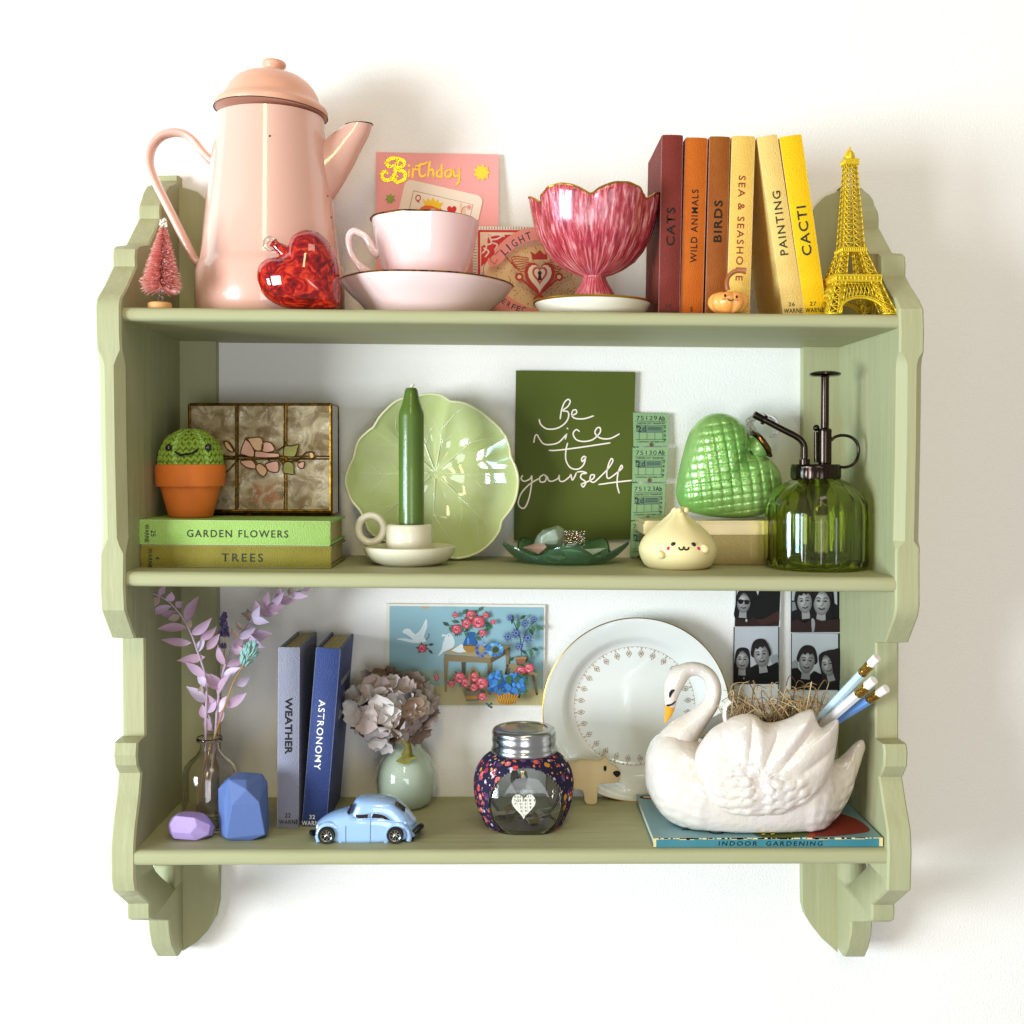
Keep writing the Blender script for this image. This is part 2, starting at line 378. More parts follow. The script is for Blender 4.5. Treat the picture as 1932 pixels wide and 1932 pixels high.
def cloth(n, h, h2, r=.62):
    if n in MATS: return MATS[n]
    m = M(n, h, r, spec=.3, bump=(900, .0009), var=(45, h2, .1)); nt = m.node_tree; L = nt.links; bs = nt.nodes['Principled BSDF']
    bv = nt.nodes.new('ShaderNodeBevel'); bv.samples = 6; bv.inputs['Radius'].default_value = .0013; ge = nt.nodes.new('ShaderNodeNewGeometry')
    dt = nt.nodes.new('ShaderNodeVectorMath'); dt.operation = 'DOT_PRODUCT'; L.new(bv.outputs[0], dt.inputs[0]); L.new(ge.outputs['Normal'], dt.inputs[1])
    tc = nt.nodes.new('ShaderNodeTexCoord'); n2 = nt.nodes.new('ShaderNodeTexNoise'); n2.inputs['Scale'].default_value = 260; n2.inputs['Detail'].default_value = 5; L.new(tc.outputs['Object'], n2.inputs['Vector'])
    a_ = nt.nodes.new('ShaderNodeMath'); a_.operation = 'MULTIPLY_ADD'; L.new(dt.outputs['Value'], a_.inputs[0]); a_.inputs[1].default_value = -4; a_.inputs[2].default_value = 3.45
    b_ = nt.nodes.new('ShaderNodeMath'); b_.operation = 'ADD'; L.new(a_.outputs[0], b_.inputs[0]); L.new(n2.outputs['Fac'], b_.inputs[1])
    mr = nt.nodes.new('ShaderNodeMapRange'); mr.inputs['From Min'].default_value = .1; mr.inputs['From Max'].default_value = .7; mr.inputs['To Max'].default_value = .6; L.new(b_.outputs[0], mr.inputs['Value'])
    src = bs.inputs['Base Color'].links[0].from_socket; mx = nt.nodes.new('ShaderNodeMix'); mx.data_type = 'RGBA'; c = lin(h); mx.inputs[7].default_value = tuple(min(1, .25 + .7 * v) for v in c[:3]) + (1,)
    L.new(mr.outputs[0], mx.inputs[0]); L.new(src, mx.inputs[6]); L.new(mx.outputs[2], bs.inputs['Base Color']); return m
YB = -.142
def upright(name, label, tl, tr, bl, cover, group, texts, k='T', Y=YB, D=.092, H=None, yaw=0, **kw):
    a, b_, c = W(*tl, Y), W(*bl, Y), W(*tr, Y)
    U = (a - b_).normalized(); R = V((U.z, 0, -U.x))
    w_ = (c - a).dot(R); z0, sl, _ = SH[k]
    # slide down along the spine until the lower corner meets the board
    lowx = 1 if U.x < 0 else 0
    p = b_ + R * w_ * lowx; tt = (p.z - z0 - sl * p.x) / (U.z - sl * U.x); o = b_ - U * (tt - .0002)
    H = (a - o).dot(U)
    pl = Pl(Y)
    if yaw:
        Rz = Matrix.Rotation(yaw, 3, 'Z')
    return book(name, label, o, U, R, V((0, 1, 0)), H, w_, D, cover, group, [(n, pl, it, m) for n, it, m in texts], **kw)
GT = 'small hardback books standing on the top board'
u = {'bold': .012, 'space': 1.15}
upright('book', 'dark red hardback book titled CATS', (1248.5, 254), (1289, 255), (1242, 590), cloth('red_cloth', '7e2f24', '6e2620'), GT,
        [('title', [('CATS', 1265, 428, 72, 16, 89, u)], INK), ('imprint', [('50', 1260, 577, 12, 8, 1), ('WARNE', 1260.5, 589, 34, 8, 0)], M('ink_soft', '3d2219', .6))], Y=-.144)
upright('book', 'orange hardback book titled WILD ANIMALS', (1293, 259), (1335.5, 260), (1283.5, 590), cloth('orange_cloth', 'c46414', 'b6560c'), GT,
        [('title', [('WILD ANIMALS', 1309.5, 427, 138, 12.5, 88.5, {'bold': .01, 'space': 1.2})], INK), ('imprint', [('5', 1304, 584, 5, 8, 0, {'bold': .02})], INK)])
upright('book', 'brown hardback book titled BIRDS', (1338.5, 257), (1378, 258), (1330, 590), cloth('brown_cloth', '9c5618', '8a4610'), GT,
        [('title', [('BIRDS', 1354, 418, 79, 15.5, 88.5, {'bold': .02, 'space': 1.15})], INK)])
upright('book', 'pale yellow hardback book titled SEA & SEASHORE', (1381, 256), (1425, 257), (1370.5, 590), cloth('straw_cloth', 'ecc263', 'e2b455'), GT,
        [('title', [('SEA & SEASHORE', 1396.5, 431, 198, 13, -91.8, {'bold': .008, 'space': 1.25})], M('ink_red', '8a2a1c', .6))], Y=-.1425)
upright('book', 'cream yellow hardback book titled PAINTING leaning over', (1427.5, 259), (1466.5, 254), (1477.5, 590), cloth('cream_cloth', 'efcd7c', 'e6c06c'), GT,
        [('title', [('PAINTING', 1471.4, 421.4, 122, 15, 97.5, {'bold': .012, 'space': 1.2})], M('ink_green', '26301a', .6)), ('imprint', [('26', 1492.7, 574.4, 12, 7.5, 1), ('WARNE', 1495.7, 586.5, 35, 8.5, 2)], M('ink_green', '26301a'))], D=.09)
upright('book', 'bright yellow hardback book titled CACTI leaning over', (1470, 259), (1512.5, 254), (1517.5, 590), cloth('yellow_cloth', 'f2c50c', 'ecb808'), GT,
        [('title', [('CACTI', 1516.4, 436, 94, 18, 97.5, {'bold': .014, 'space': 1.15})], M('ink_green', '26301a')), ('imprint', [('27', 1533, 573.5, 12, 7.5, 1), ('WARNE', 1536, 585.5, 35, 8.5, 2)], M('ink_green', '26301a'))], D=.09)
# lying stack on the middle board
q = onS(440, 1072, 'M'); YL = q.y + .0012
GL = 'books lying flat in a stack on the middle board'
def lying(label, x0, x1, yb, yt, up, cover, texts, D, back=None, name='book', k='M', Y=None, group=GL, **kw):
    Y = YL if Y is None else Y
    a, c, t = W(x0, yb, Y), W(x1, yb, Y), W(x0, yt, Y)
    z = shz(k, a.x) + up; R = V((-SH[k][1], 0, 1)).normalized(); U = V((1, 0, SH[k][1])).normalized()
    th = t.z - a.z
    pl = Pl(Y)
    return book(name, label, V((a.x, Y, z)), U, R, V((0, 1, 0)), c.x - a.x, th, D, cover, group, [(n, pl, it, m) for n, it, m in texts], back=back, **kw), th
inkg = M('ink_deep_green', '1c2c14', .6)
t1, h1 = lying('olive green hardback book titled TREES, bottom of the stack', 265, 625, 1071.5, 1029.8, .0004, cloth('olive_cloth', '8d8434', '7d7228'),
               [('title', [('TREES', 457.8, 1051.8, 77.5, 15.6, -.4, {'space': 1.4})], inkg), ('imprint', [('WARNE', 284, 1052.5, 37, 8, -90), ('4', 298, 1052.5, 5, 9, -90)], inkg)], .09)
t2, h2 = lying('bright green hardback book titled GARDEN FLOWERS under the cactus', 261, 623.5, 1028, 981.2, h1 + .0007, cloth('lime_cloth', 'a2c46c', '96b95e'),
               [('title', [('GARDEN FLOWERS', 448.8, 1006.8, 191, 14, -.4, {'space': 1.25})], inkg), ('imprint', [('WARNE', 278, 1006, 34, 8, -90), ('25', 290, 1006, 12, 9, -90)], inkg)], .092)
STK = h1 + h2 + .0009
# bottom board books
GB = 'blue toned books standing on the bottom board'
def stand_b(label, tl, tr, bl, cover, texts, **kw):
    Y = onS(bl[0], bl[1], 'B').y + .0012
    return upright('book', label, tl, tr, bl, cover, GB, texts, 'B', Y, **kw), Y
stand_b('grey hardback book titled WEATHER', (525, 1221), (565.5, 1222), (522.7, 1564), cloth('grey_cloth', '8f8f9e', '84849a', .75),
        [('title', [('WEATHER', 544.8, 1369, 107, 13.5, -90.3, {'bold': .03, 'space': 1.02})], INK), ('imprint', [('22', 543.5, 1537.4, 11, 8, 0), ('WARNE', 544.8, 1550, 36, 8.5, 0)], INK)], D=.094)
wh = M('ink_white', 'f0ead8', .5)
ast, YA = stand_b('dark blue hardback book titled ASTRONOMY', (596.5, 1221), (643, 1223), (569, 1560), cloth('navy_cloth', '364780', '2e3d72', .45),
        [('title', [('ASTRONOMY', 603.6, 1385.8, 132, 12.5, -94.2, {'space': 1.15})], wh), ('imprint', [('32', 589.5, 1540.5, 11, 8, 0), ('WARNE', 588.5, 1552, 37, 8.5, 0)], wh)], D=.094)
U = (W(643, 1223, YA) - W(614, 1560, YA)).normalized(); p0 = W(643, 1223, YA)
pl = PlQ(p0 + U.cross(V((0, 1, 0))) * -.0002, V((0, 1, 0)), U)
mb = MB(); nn = V((U.z, 0, -U.x))
for s_, y, h, wd in (('THE OBSERVER\'S BOOK', -.035, .0055, .056), ('OF', -.05, .005, .007), ('ASTRONOMY', -.066, .0068, .05)):
    text(mb, s_, pl, .047, y, wd, h, 0, .0004, yup=True, bold=.01)
mb.build('cover_title', wh, ast, 0, weld=False)
# the paperback under the swan
Yp = onS(1450, 1599, 'B').y; teal = M('teal_cover', '2c7482', .35, spec=.5, var=(60, '3a7c86', .3)); tealtop = M('teal_cover_top', '78a0a6', .3, var=(30, '6c949c', .3))
a, c = W(1233, 1597, Yp), W(1665.5, 1597, Yp); zb = shz('B', 0); th = W(1400, 1582, Yp).z - W(1400, 1598.5, Yp).z
pb = thing('paperback_book', 'worn teal paperback book titled INDOOR GARDENING lying under the swan', 'book', (a.x, Yp, zb))
Dp = .128
MB().box((a.x, Yp, zb + .0004), (c.x - a.x, 0, 0), (0, .0012, 0), (0, 0, th)).build('spine', teal, pb, 40, bev=.0004)
MB().box((a.x, Yp + .0005, zb + th - .0002), (c.x - a.x, 0, 0), (0, Dp, 0), (0, 0, .0006)).build('front_cover', tealtop, pb, 40, bev=.0002)
MB().box((a.x, Yp + .0005, zb), (c.x - a.x, 0, 0), (0, Dp, 0), (0, 0, .0005)).build('back_cover', teal, pb, 40)
MB().box((a.x + .001, Yp + .0012, zb + .0005), (c.x - a.x - .002, 0, 0), (0, Dp - .002, 0), (0, 0, th - .0007)).build('page_block', M('pages_grey', 'cfc4a8', .9), pb, 40)
pl = Pl(Yp); mb = MB(); text(mb, 'INDOOR  GARDENING', pl, 1454, 1591.4, 196, 8.6, 0, .0002, 0, .012, 1.35, slant=.15); mb.build('title', INK, pb, 0, weld=False)
ed = M('worn_edge', 'd9c58c', .8); mb = MB()
for i in range(46):
    x = a.x + (c.x - a.x) * (i + rnd.random()) / 46; L_ = rnd.uniform(.003, .012); hgt = rnd.uniform(.0004, .0013)
    if x + L_ < c.x: mb.box((x, Yp - .00015, zb + th + .0003 - hgt), (L_, 0, 0), (0, .0006, 0), (0, 0, hgt + .0002))
mb.box((c.x - .003, Yp - .0002, zb + .0006), (.0031, 0, 0), (0, .0006, 0), (0, 0, th - .0002))
mb.box((a.x - .0001, Yp - .0002, zb + .0006), (.0024, 0, 0), (0, .0006, 0), (0, 0, th - .0004))
mb.build('worn_edge', ed, pb, 40)
tp = PlQ((a.x, Yp + .0005, zb + th + .0004), (0, 1, 0), (-1, 0, 0)); pc = Pic(tp, .00015)
i = pc.mi('14201f'); text(pc.mb, 'Indoor', tp, .046, -.035, .05, .016, 0, pc.o, i, yup=True); text(pc.mb, 'Gardening', tp, .052, -.058, .085, .018, 0, pc.o, i, yup=True); pc.build('cover_lettering', pb)
tx = PlQ((a.x, Yp + .0005, zb + th + .0004), (1, 0, 0), (0, 1, 0))
Wd = c.x - a.x; pc = Pic(tx, .00015)
pc.poly('7c2c20', [(Wd - .062, .004), (Wd - .012, .012), (Wd - .004, .03), (Wd - .012, .06), (Wd - .04, .08), (Wd - .07, .05)], 4)
pc.poly('a03c28', [(Wd - .064, .004), (Wd - .056, .003), (Wd - .052, .04), (Wd - .062, .05), (Wd - .07, .04)], 4)
pc.poly('4d5a22', [(Wd - .105, .004), (Wd - .062, .004), (Wd - .064, .04), (Wd - .1, .05)], 4)
for i in range(26): pc.line('c9b27a' if i % 2 else '6b6a30', [(Wd - .09 + .02 * rnd.random(), .006 + .03 * rnd.random()), (Wd - .075 + .012 * rnd.random(), .006 + .03 * rnd.random())], .0005, 1)
for i in range(18): pc.disc('e0bd28', Wd - .108 + .02 * rnd.random(), .004 + .012 * rnd.random(), .0022, .001, 6, rnd.random() * 180)
pc.build('cover_picture', pb); pc = Pic(tx, .0002); pc.disc('14201f', .01, .118, .008, .006); pc.disc('d8a080', .01, .118, .005, .004); pc.build('cover_emblem', pb)
# ============================================================ TOP BOARD
def base(cx, Y, k, up=0):
    X = W(cx, 700, Y).x; return V((X, Y, shz(k, X) + up))
def zpx(z, Y, cx=966):
    """pixel row of height z at depth Y"""
    p = RM.transposed() @ (V((W(cx, 900, Y).x, Y, z)) - CAM); return PY - F * p.z / p.y
# coffee pot
enam = M('pink_enamel', 'e2b09e', .3, spec=.5, coat=1, bump=(40, .00012), crough=.06)
enl = M('peach_enamel', 'e0a488', .38, spec=.5, coat=.15, bump=(60, .0002))
black = M('black_edge', '16130f', .5)
Yc = -.078; t = thing('coffee_pot', 'tall pink enamel coffee pot with domed lid, strap handle and spout', 'coffee pot', base(511, Yc, 'T'))
zb = zpx(shz('T', W(511, 590, Yc).x) + .0003, Yc)
lathe([(0, zb), (134, zb), (138, zb - 4), (139.5, 556), (138.5, 520), (136, 507), (131, 500), (129.5, 494), (126, 470), (117, 378), (108, 303), (102, 250), (101, 226), (0, 226)], 511, Yc, 72).build('body', enam, t, 60)
lid = lathe([(0, 214), (104, 214), (105, 210), (105, 205), (102, 200), (96, 197), (91, 193), (88, 186), (84, 176), (78, 166), (68, 154.5), (54, 145.5), (36, 140), (21, 137.5), (18.5, 134), (18, 129), (22, 125.5), (23, 121), (21, 116.5), (12, 113.6), (0, 113)], 511.5, Yc, 72, tilt=3.6).build('lid', enl, t, 60)
lathe([(105, 215.2), (106, 214.4), (105, 213.6), (104, 214)], 511.5, Yc, 72, tilt=3.6).build('lid_rim', black, lid)
s = S(Yc)
def ring(c, r, d, dep, n=24):
    d = V(d).normalized(); g = d.cross(V((0, 1, 0)))
    return [V(c) + g * (r * cos(2 * pi * j / n)) + V((0, 1, 0)) * (dep * sin(2 * pi * j / n)) for j in range(n)]
mb = MB(); st = [((585, 345), 66, (1, 0, .12), 34), ((606, 327), 55, (1, 0, .45), 31), ((628, 305), 41.5, (.8, 0, .6), 28), ((642, 287), 35.5, (.68, 0, .72), 26), ((655, 268), 30.5, (.55, 0, .85), 24), ((668, 250), 28, (.3, 0, .95), 22), ((677, 236), 26.5, (-.04, 0, 1), 21)]
rows = [ring(W(*c, Yc), r * s, d, dp * s) for c, r, d, dp in st]
inn = [ring(W(677, 236.5, Yc), 24 * s, (-.04, 0, 1), 18.5 * s), ring(W(668, 252, Yc), 22 * s, (.3, 0, .95), 16 * s)]
mb.grid(rows + inn, True, 0, True, True); sp = mb.build('spout', enam, t, 60)
mb = MB(); mb.tube(ring(W(677, 236, Yc), 26 * s, (-.04, 0, 1), 20 * s), .0006, 6, 0, 1, closed=True); mb.build('spout_rim', black, sp)
hp = Z1((845, 772), (815, 755), (760, 700), (700, 625), (640, 585), (565, 578), (490, 606), (437, 680), (428, 780), (470, 900), (560, 1080), (680, 1320), (715, 1382), (745, 1400), (775, 1392))
MB().tube([W(x, y, Yc) for x, y in hp], 8.2 * s, 14, 0, 5, ywide=1.9).build('handle', enam, t, 60)
for a in [(1250, 694), (1580, 1128), (1560, 1000)]:
    (x, y), = Z1(a); p = W(x, y, Yc); r_ = (102 + (y - 250) * .115) * s; X = p.x - t.location.x
    MB().blob((p.x, Yc - sqrt(max(0, r_ * r_ - X * X)), p.z), .0009, 6, 5).build('enamel_chip', black, t)
# bottle brush tree
Yc = -.158; t = thing('bottle_brush_tree', 'small pink bottle brush tree with a frosted tip on a wooden disc', 'ornament tree', base(302, Yc, 'T'))
zb = zpx(shz('T', W(302, 590, Yc).x) + .0002, Yc, 302)
lathe([(0, zb), (21.5, zb), (22.5, zb - 3), (22, zb - 11), (20, zb - 13), (0, zb - 13)], 301.5, Yc, 32).build('wooden_disc', M('pale_wood', 'dba768', .6, bump=(200, .0003, (1, 1, .1))), t, 40)
wire = M('wire_silver', '9c8f86', .35, 1)
mb = MB(); mb.tube([W(299, zb - 8, Yc), W(308, 562, Yc), W(301, 556, Yc), W(306, 545, Yc), W(307.5, 480, Yc), W(308.5, 420, Yc)], .0008, 6)
mb.tube([W(305, zb - 8, Yc), W(299, 563, Yc), W(309, 552, Yc), W(305, 540, Yc)], .0006, 6); mb.build('trunk_wire', wire, t)
mb = MB(); s = S(Yc)
def bristle(p, d, L_, wd, mi):
    q = p + d * L_; r = d.cross(V((rnd.uniform(-1, 1), rnd.uniform(-1, 1), rnd.uniform(-1, 1)))).normalized() * wd
    mb.add([p - r, p + r, q + r * .5, q - r * .5], [(0, 1, 2, 3)], mi)
for i in range(5200):
    f = rnd.random() ** .8; y = 418 + f * 126; hw = 3 + 37 * min(1, f * 1.08) ** .9
    if f > .93: hw *= 1 - (f - .93) * 3
    th = i * 2.39996; p = W(308.5 - 5 * f, y, Yc); d = V((cos(th), sin(th), rnd.uniform(-.5, .1))).normalized()
    L_ = hw * s * rnd.uniform(.8, 1.03)
    bristle(p, d, L_, .00022, 2 if f < .09 else (0 if rnd.random() < .62 else 1))
    if rnd.random() < .3: bristle(p + d * L_ * .8, (d + V((rnd.uniform(-.3, .3), 0, rnd.uniform(-.4, .2)))).normalized(), L_ * .22, .0003, 1 if f > .1 else 2)
o = mb.build('bristles', [M('bristle_coral', 'ee8078', .6), M('bristle_pale', 'f8ccc2', .6), M('bristle_frost', 'f2e6d8', .7)], t, 0, weld=False); o['kind'] = 'stuff'
mb = MB()
for i in range(26): mb.blob(W(308.5 + rnd.uniform(-6, 6), 417 + rnd.uniform(-4, 10), Yc + rnd.uniform(-.003, .003)), rnd.uniform(.0006, .0013), 6, 4)
mb.build('snow_tip', MATS['bristle_frost'], t)
# red glass heart
Yh = -.158; t = thing('glass_heart', 'red mottled glass heart ornament with a clear loop leaning by the coffee pot', 'ornament', base(575, Yh, 'T'))
ol = sm(Z1((1290, 1316), (1304, 1262), (1345, 1208), (1420, 1188), (1500, 1212), (1565, 1285), (1610, 1390), (1622, 1500), (1624, 1600), (1616, 1675), (1560, 1694), (1480, 1692), (1380, 1690), (1280, 1678), (1190, 1640), (1130, 1580), (1102, 1500), (1110, 1425), (1150, 1378), (1205, 1362), (1250, 1352)), 7)
def redglass():
    m = M('red_glass', '8c0606', .06, spec=.6, coat=1, trans=.15, ior=1.3, crough=.02); nt = m.node_tree; L = nt.links; bs = nt.nodes['Principled BSDF']
    tc = nt.nodes.new('ShaderNodeTexCoord'); v = nt.nodes.new('ShaderNodeTexVoronoi'); v.inputs['Scale'].default_value = 120; v.feature = 'SMOOTH_F1'
    n = nt.nodes.new('ShaderNodeTexNoise'); n.inputs['Scale'].default_value = 7; n.inputs['Detail'].default_value = 4
    mx = nt.nodes.new('ShaderNodeMix'); mx.data_type = 'VECTOR'; mx.inputs[0].default_value = .03
    L.new(tc.outputs['Object'], mx.inputs[4]); L.new(n.outputs['Color'], mx.inputs[5]); L.new(mx.outputs[1], v.inputs['Vector'])
    r = nt.nodes.new('ShaderNodeValToRGB'); e = r.color_ramp.elements
    e[0].position = .34; e[0].color = lin('5a0206'); e[1].position = .68; e[1].color = lin('e0401c'); x = e.new(.5); x.color = lin('a00408'); n.inputs['Distortion'].default_value = 1.5
    L.new(n.outputs['Fac'], r.inputs[0]); L.new(r.outputs[0], bs.inputs['Base Color']); return m
MB_ = MB(); shell(MB_, ol, Z1((1400, 1480))[0], Pl(Yh), puff(.021, 1.9), npuff(.0115, 1.9), 22).build('heart_body', redglass(), t, 0)
clr = M('clear_glass_bead', 'e8dcd2', .03, trans=.85, coat=.5, spec=.6)
mb = MB(); mb.tube([W(x, y, Yh) for x, y in Z1((1300, 1350), (1262, 1318), (1225, 1290), (1200, 1270))], [.007, .0055, .004, .0042], 14)
mb.build('neck', MATS['red_glass'], t)
mb = MB(); (x, y), = Z1((1186, 1275)); r_ = 9 * S(Yh)
mb.tube([W(x + 9 * cos(a), y + 9 * sin(a), Yh) for a in [2 * pi * i / 12 for i in range(12)]], .0026, 10, closed=True)
mb.blob(W(*Z1((1238, 1300))[0], Yh), (.005, .004, .0042), 10, 8); mb.build('glass_loop', clr, t)
# birthday card
pl = Pl(-.022, .1, shz('T', -.07)); t = thing('birthday_card', 'pink birthday card with a playing card queen standing behind the teacup', 'card', V((W(825, 580, -.022).x, -.022, shz('T', -.07))))
def card(pl, cs, off=0, th=.0012): return MB().poly([pl.px(x, y, off) for x, y in cs], -pl.n * th)
zb_ = 592
card(pl, [(709.4, 287), (941, 291.5), (940, zb_), (709.4, zb_ - 2)]).build('card_front', M('card_pink', 'f0a09a', .6), t, 20)
MB().poly([pl.px(x, y, -.004) for x, y in [(712, 290), (943, 294), (942, zb_), (712, zb_ - 2)]], -pl.n * .0008).build('card_back', M('card_white', 'efe6dc', .7), t, 20)
pc = Pic(pl, .0003, Z2)
foil = M('gold_foil', 'c9a02c', .22, 1, bump=(300, .0006)); fy = M('foil_yellow', 'e8b63c', .4, .5)
for l in ([(415, 138), (402, 190), (392, 235), (372, 262)], [(418, 140), (375, 138), (347, 162), (362, 186), (380, 180)], [(412, 140), (448, 152), (446, 180), (410, 202), (452, 218), (456, 256), (415, 278), (393, 262), (405, 245)], [(374, 262), (338, 266), (318, 240), (332, 215), (350, 222)]):
    pc.line(foil, l, 20)
for l in ([(480, 205), (478, 245)], [(502, 200), (500, 248)], [(500, 218), (515, 200), (528, 206)], [(548, 165), (540, 215), (552, 247), (575, 235)], [(520, 185), (585, 165)], [(602, 158), (592, 248)], [(594, 218), (616, 202), (624, 218), (622, 248)], [(665, 206), (645, 220), (648, 245), (670, 246)], [(672, 175), (673, 250)], [(718, 208), (697, 215), (694, 240), (712, 248), (724, 235)], [(727, 205), (728, 250)], [(742, 205), (746, 240), (768, 242)], [(776, 200), (775, 268), (758, 296)]):
    pc.line(fy, l, 11)
pc.disc(fy, 480, 182, 7)
pc.poly(fy, star(908, 222, 50, 36, 9)); pc.disc(fy, 908, 222, 36)
gs = M('foil_green', '4c5a20', .3, .6)
for x, y in ((370, 376), (352, 484), (340, 590), (372, 690)): pc.poly(gs, star(x, y, 33, 17, 7, .3))
rr = lambda x0, y0, x1, y1, r: [(x, y) for cx, cy, a0 in ((x1 - r, y0 + r, -90), (x1 - r, y1 - r, 0), (x0 + r, y1 - r, 90), (x0 + r, y0 + r, 180)) for x, y in [(cx + r * cos(radians(a0 + 18 * i)), cy + r * sin(radians(a0 + 18 * i))) for i in range(6)]]
a0 = radians(13); rot = lambda p: [(462 + x * cos(a0) - y * sin(a0), 258 + x * sin(a0) + y * cos(a0)) for x, y in p]
pc.poly('f1ddc8', rot(rr(0, 0, 470, 700, 40)))
pc.line('7a6a60', rot([(60, 60), (420, 60), (420, 650), (60, 650)]), 3, 1, True)
pc.text('b8402c', 'Q', 533, 376, 34, 46, -13, bold=.02)
pc.poly('e0692c', [(520, 490), (540, 440), (580, 415), (640, 418), (680, 450), (695, 500), (690, 560), (520, 560)], 4)
pc.poly('f2c4a4', [(575, 470), (600, 440), (640, 440), (655, 475), (640, 520), (600, 525)], 4)
pc.poly('f0c22e', [(560, 372), (582, 395), (590, 370), (606, 392), (622, 368), (634, 394), (655, 380), (654, 402), (684, 400), (660, 438), (612, 418), (570, 415)])
pc.poly('c23a2c', [(588, 468), (603, 462), (618, 470), (603, 484)]); pc.line('5a3020', [(592, 448), (602, 452)], 3); pc.line('5a3020', [(630, 455), (642, 452)], 3)
pc.poly('d22c24', [(x, y) for x, y in heart2(732, 445, 56, 62)])
pc.poly('f0c0a0', [(782, 480), (780, 405), (790, 405), (797, 450), (805, 415), (812, 440), (806, 500), (790, 560), (760, 560), (770, 510)], 3)
pc.line('9a5a40', [(785, 470), (800, 430), (830, 425)], 3); pc.disc('f0a8a0', 834, 428, 15); pc.disc('d88080', 834, 428, 6)
pc.disc('f0c22e', 652, 490, 9); pc.disc('f0c22e', 770, 500, 12)
pc.build('card_print', t)
# matchbox style print
pl = Pl(-.03, .06, shz('T', 0)); t = thing('decorative_card', 'red and cream card lettered LIGHT with a winged heart and crossed keys', 'card', V((W(1000, 580, -.03).x, -.03, shz('T', 0))))
card(pl, [(892, 427), (1112, 430), (1112, 594), (892, 592)], 0, .003).build('card_board', M('card_cream', 'eeddc0', .6), t, 20)
pc = Pic(pl, .0002, Z2); red = 'd03836'
pc.poly('efe3d0', [(858, 541), (1540, 545), (1540, 1055), (858, 1050)])
for i in range(34): pc.line('40302a', [(888 + i * 16, 543), (888 + i * 16, 557)], 3, 1)
for i in range(28): pc.line('40302a', [(860, 575 + i * 17), (878, 575 + i * 17)], 3, 1)
pc.poly(red, [(886, 562), (1540, 566), (1540, 1055), (886, 1050)]); pc.poly('f0d8bc', [(900, 576), (1526, 580), (1526, 1055), (900, 1050)])
pc.poly(red, [(930, 590), (1110, 590), (1000, 690), (905, 780), (905, 640)])
pc.poly('efc8a8', [(905, 580), (950, 582), (940, 640), (906, 660)])
for l in ([(915, 610), (950, 600), (965, 640), (930, 650)], [(950, 600), (1000, 590), (1040, 600)], [(920, 670), (950, 690), (930, 720)], [(960, 620), (1000, 615), (1040, 590)], [(940, 640), (930, 680), (910, 700)], [(975, 640), (1000, 650), (985, 680)]): pc.line('efd8c8', l, 9)
pc.poly('efcf9c', [(935, 1050), (925, 900), (960, 760), (1060, 680), (1200, 650), (1330, 660), (1440, 730), (1490, 850), (1490, 1050)], 5)
for i in range(420):
    x, y = 945 + rnd.random() * 530, 660 + rnd.random() * 390
    if (x - 1215) ** 2 / 260 ** 2 + (y - 900) ** 2 / 240 ** 2 < .9: pc.disc('9a5a34', x, y, 3.2, 3.2, 5)
pc.poly('f0978c', [(990, 690), (1060, 620), (1150, 575), (1250, 560), (1380, 580), (1380, 650), (1250, 635), (1150, 655), (1080, 700), (1020, 770), (960, 790), (945, 745), (980, 735)], 4)
for i, (ch, x, y, a) in enumerate((('L', 1042, 702, 42), ('I', 1066, 678, 40), ('G', 1100, 655, 35), ('H', 1142, 632, 26), ('T', 1182, 612, 20))): pc.text('3c4460', ch, x, y, 9 if ch == 'I' else 30, 44, a, bold=.01)
pc.poly('f0978c', [(985, 890), (1020, 900), (1060, 960), (1140, 1010), (1220, 1040), (1300, 1045), (1300, 1060), (1010, 1060), (960, 960)], 3)
for ch, x, y, a in (('E', 1042, 995, -38), ('R', 1068, 1012, -30), ('F', 1096, 1026, -24), ('E', 1124, 1036, -16), ('C', 1154, 1042, -10)): pc.text('3c3c40', ch, x, y, 22, 32, a, bold=.01)
for sg in (-1, 1):
    for j in range(7): pc.line('b04030', [(1245 + sg * 62, 790 - j * 8), (1245 + sg * (110 + j * 8), 800 - j * 14 + 20), (1245 + sg * (205 - j * 11), 730 + j * 14 - 10)], 5)
    pc.line('b83a30', [(1245 - sg * 110, 860), (1245 + sg * 30, 980)], 12, 1); pc.disc('b83a30', 1245 - sg * 116, 852, 24); pc.disc('efcf9c', 1245 - sg * 116, 852, 12)
pc.poly('b83a30', heart2(1248, 855, 180, 220)); pc.poly('efdcc0', heart2(1248, 850, 140, 172)); pc.poly('c8584a', heart2(1248, 838, 90, 112)); pc.poly('efdcc0', heart2(1248, 836, 64, 80))
pc.disc('5a2018', 1248, 830, 12); pc.poly('5a2018', [(1242, 832), (1254, 832), (1260, 872), (1236, 872)])
pc.poly('b83a30', [(1205, 752), (1195, 705), (1222, 722), (1248, 695), (1274, 722), (1300, 705), (1290, 752)])
pc.disc('efdcc0', 916, 833, 12); pc.disc('3c4460', 916, 833, 8); pc.disc('efdcc0', 916, 833, 5)
for l in ([(1010, 700), (960, 745), (985, 775), (1000, 750)], [(940, 760), (920, 800), (925, 850)]): pc.line('c86a58', l, 5)
pc.build('card_print', t)
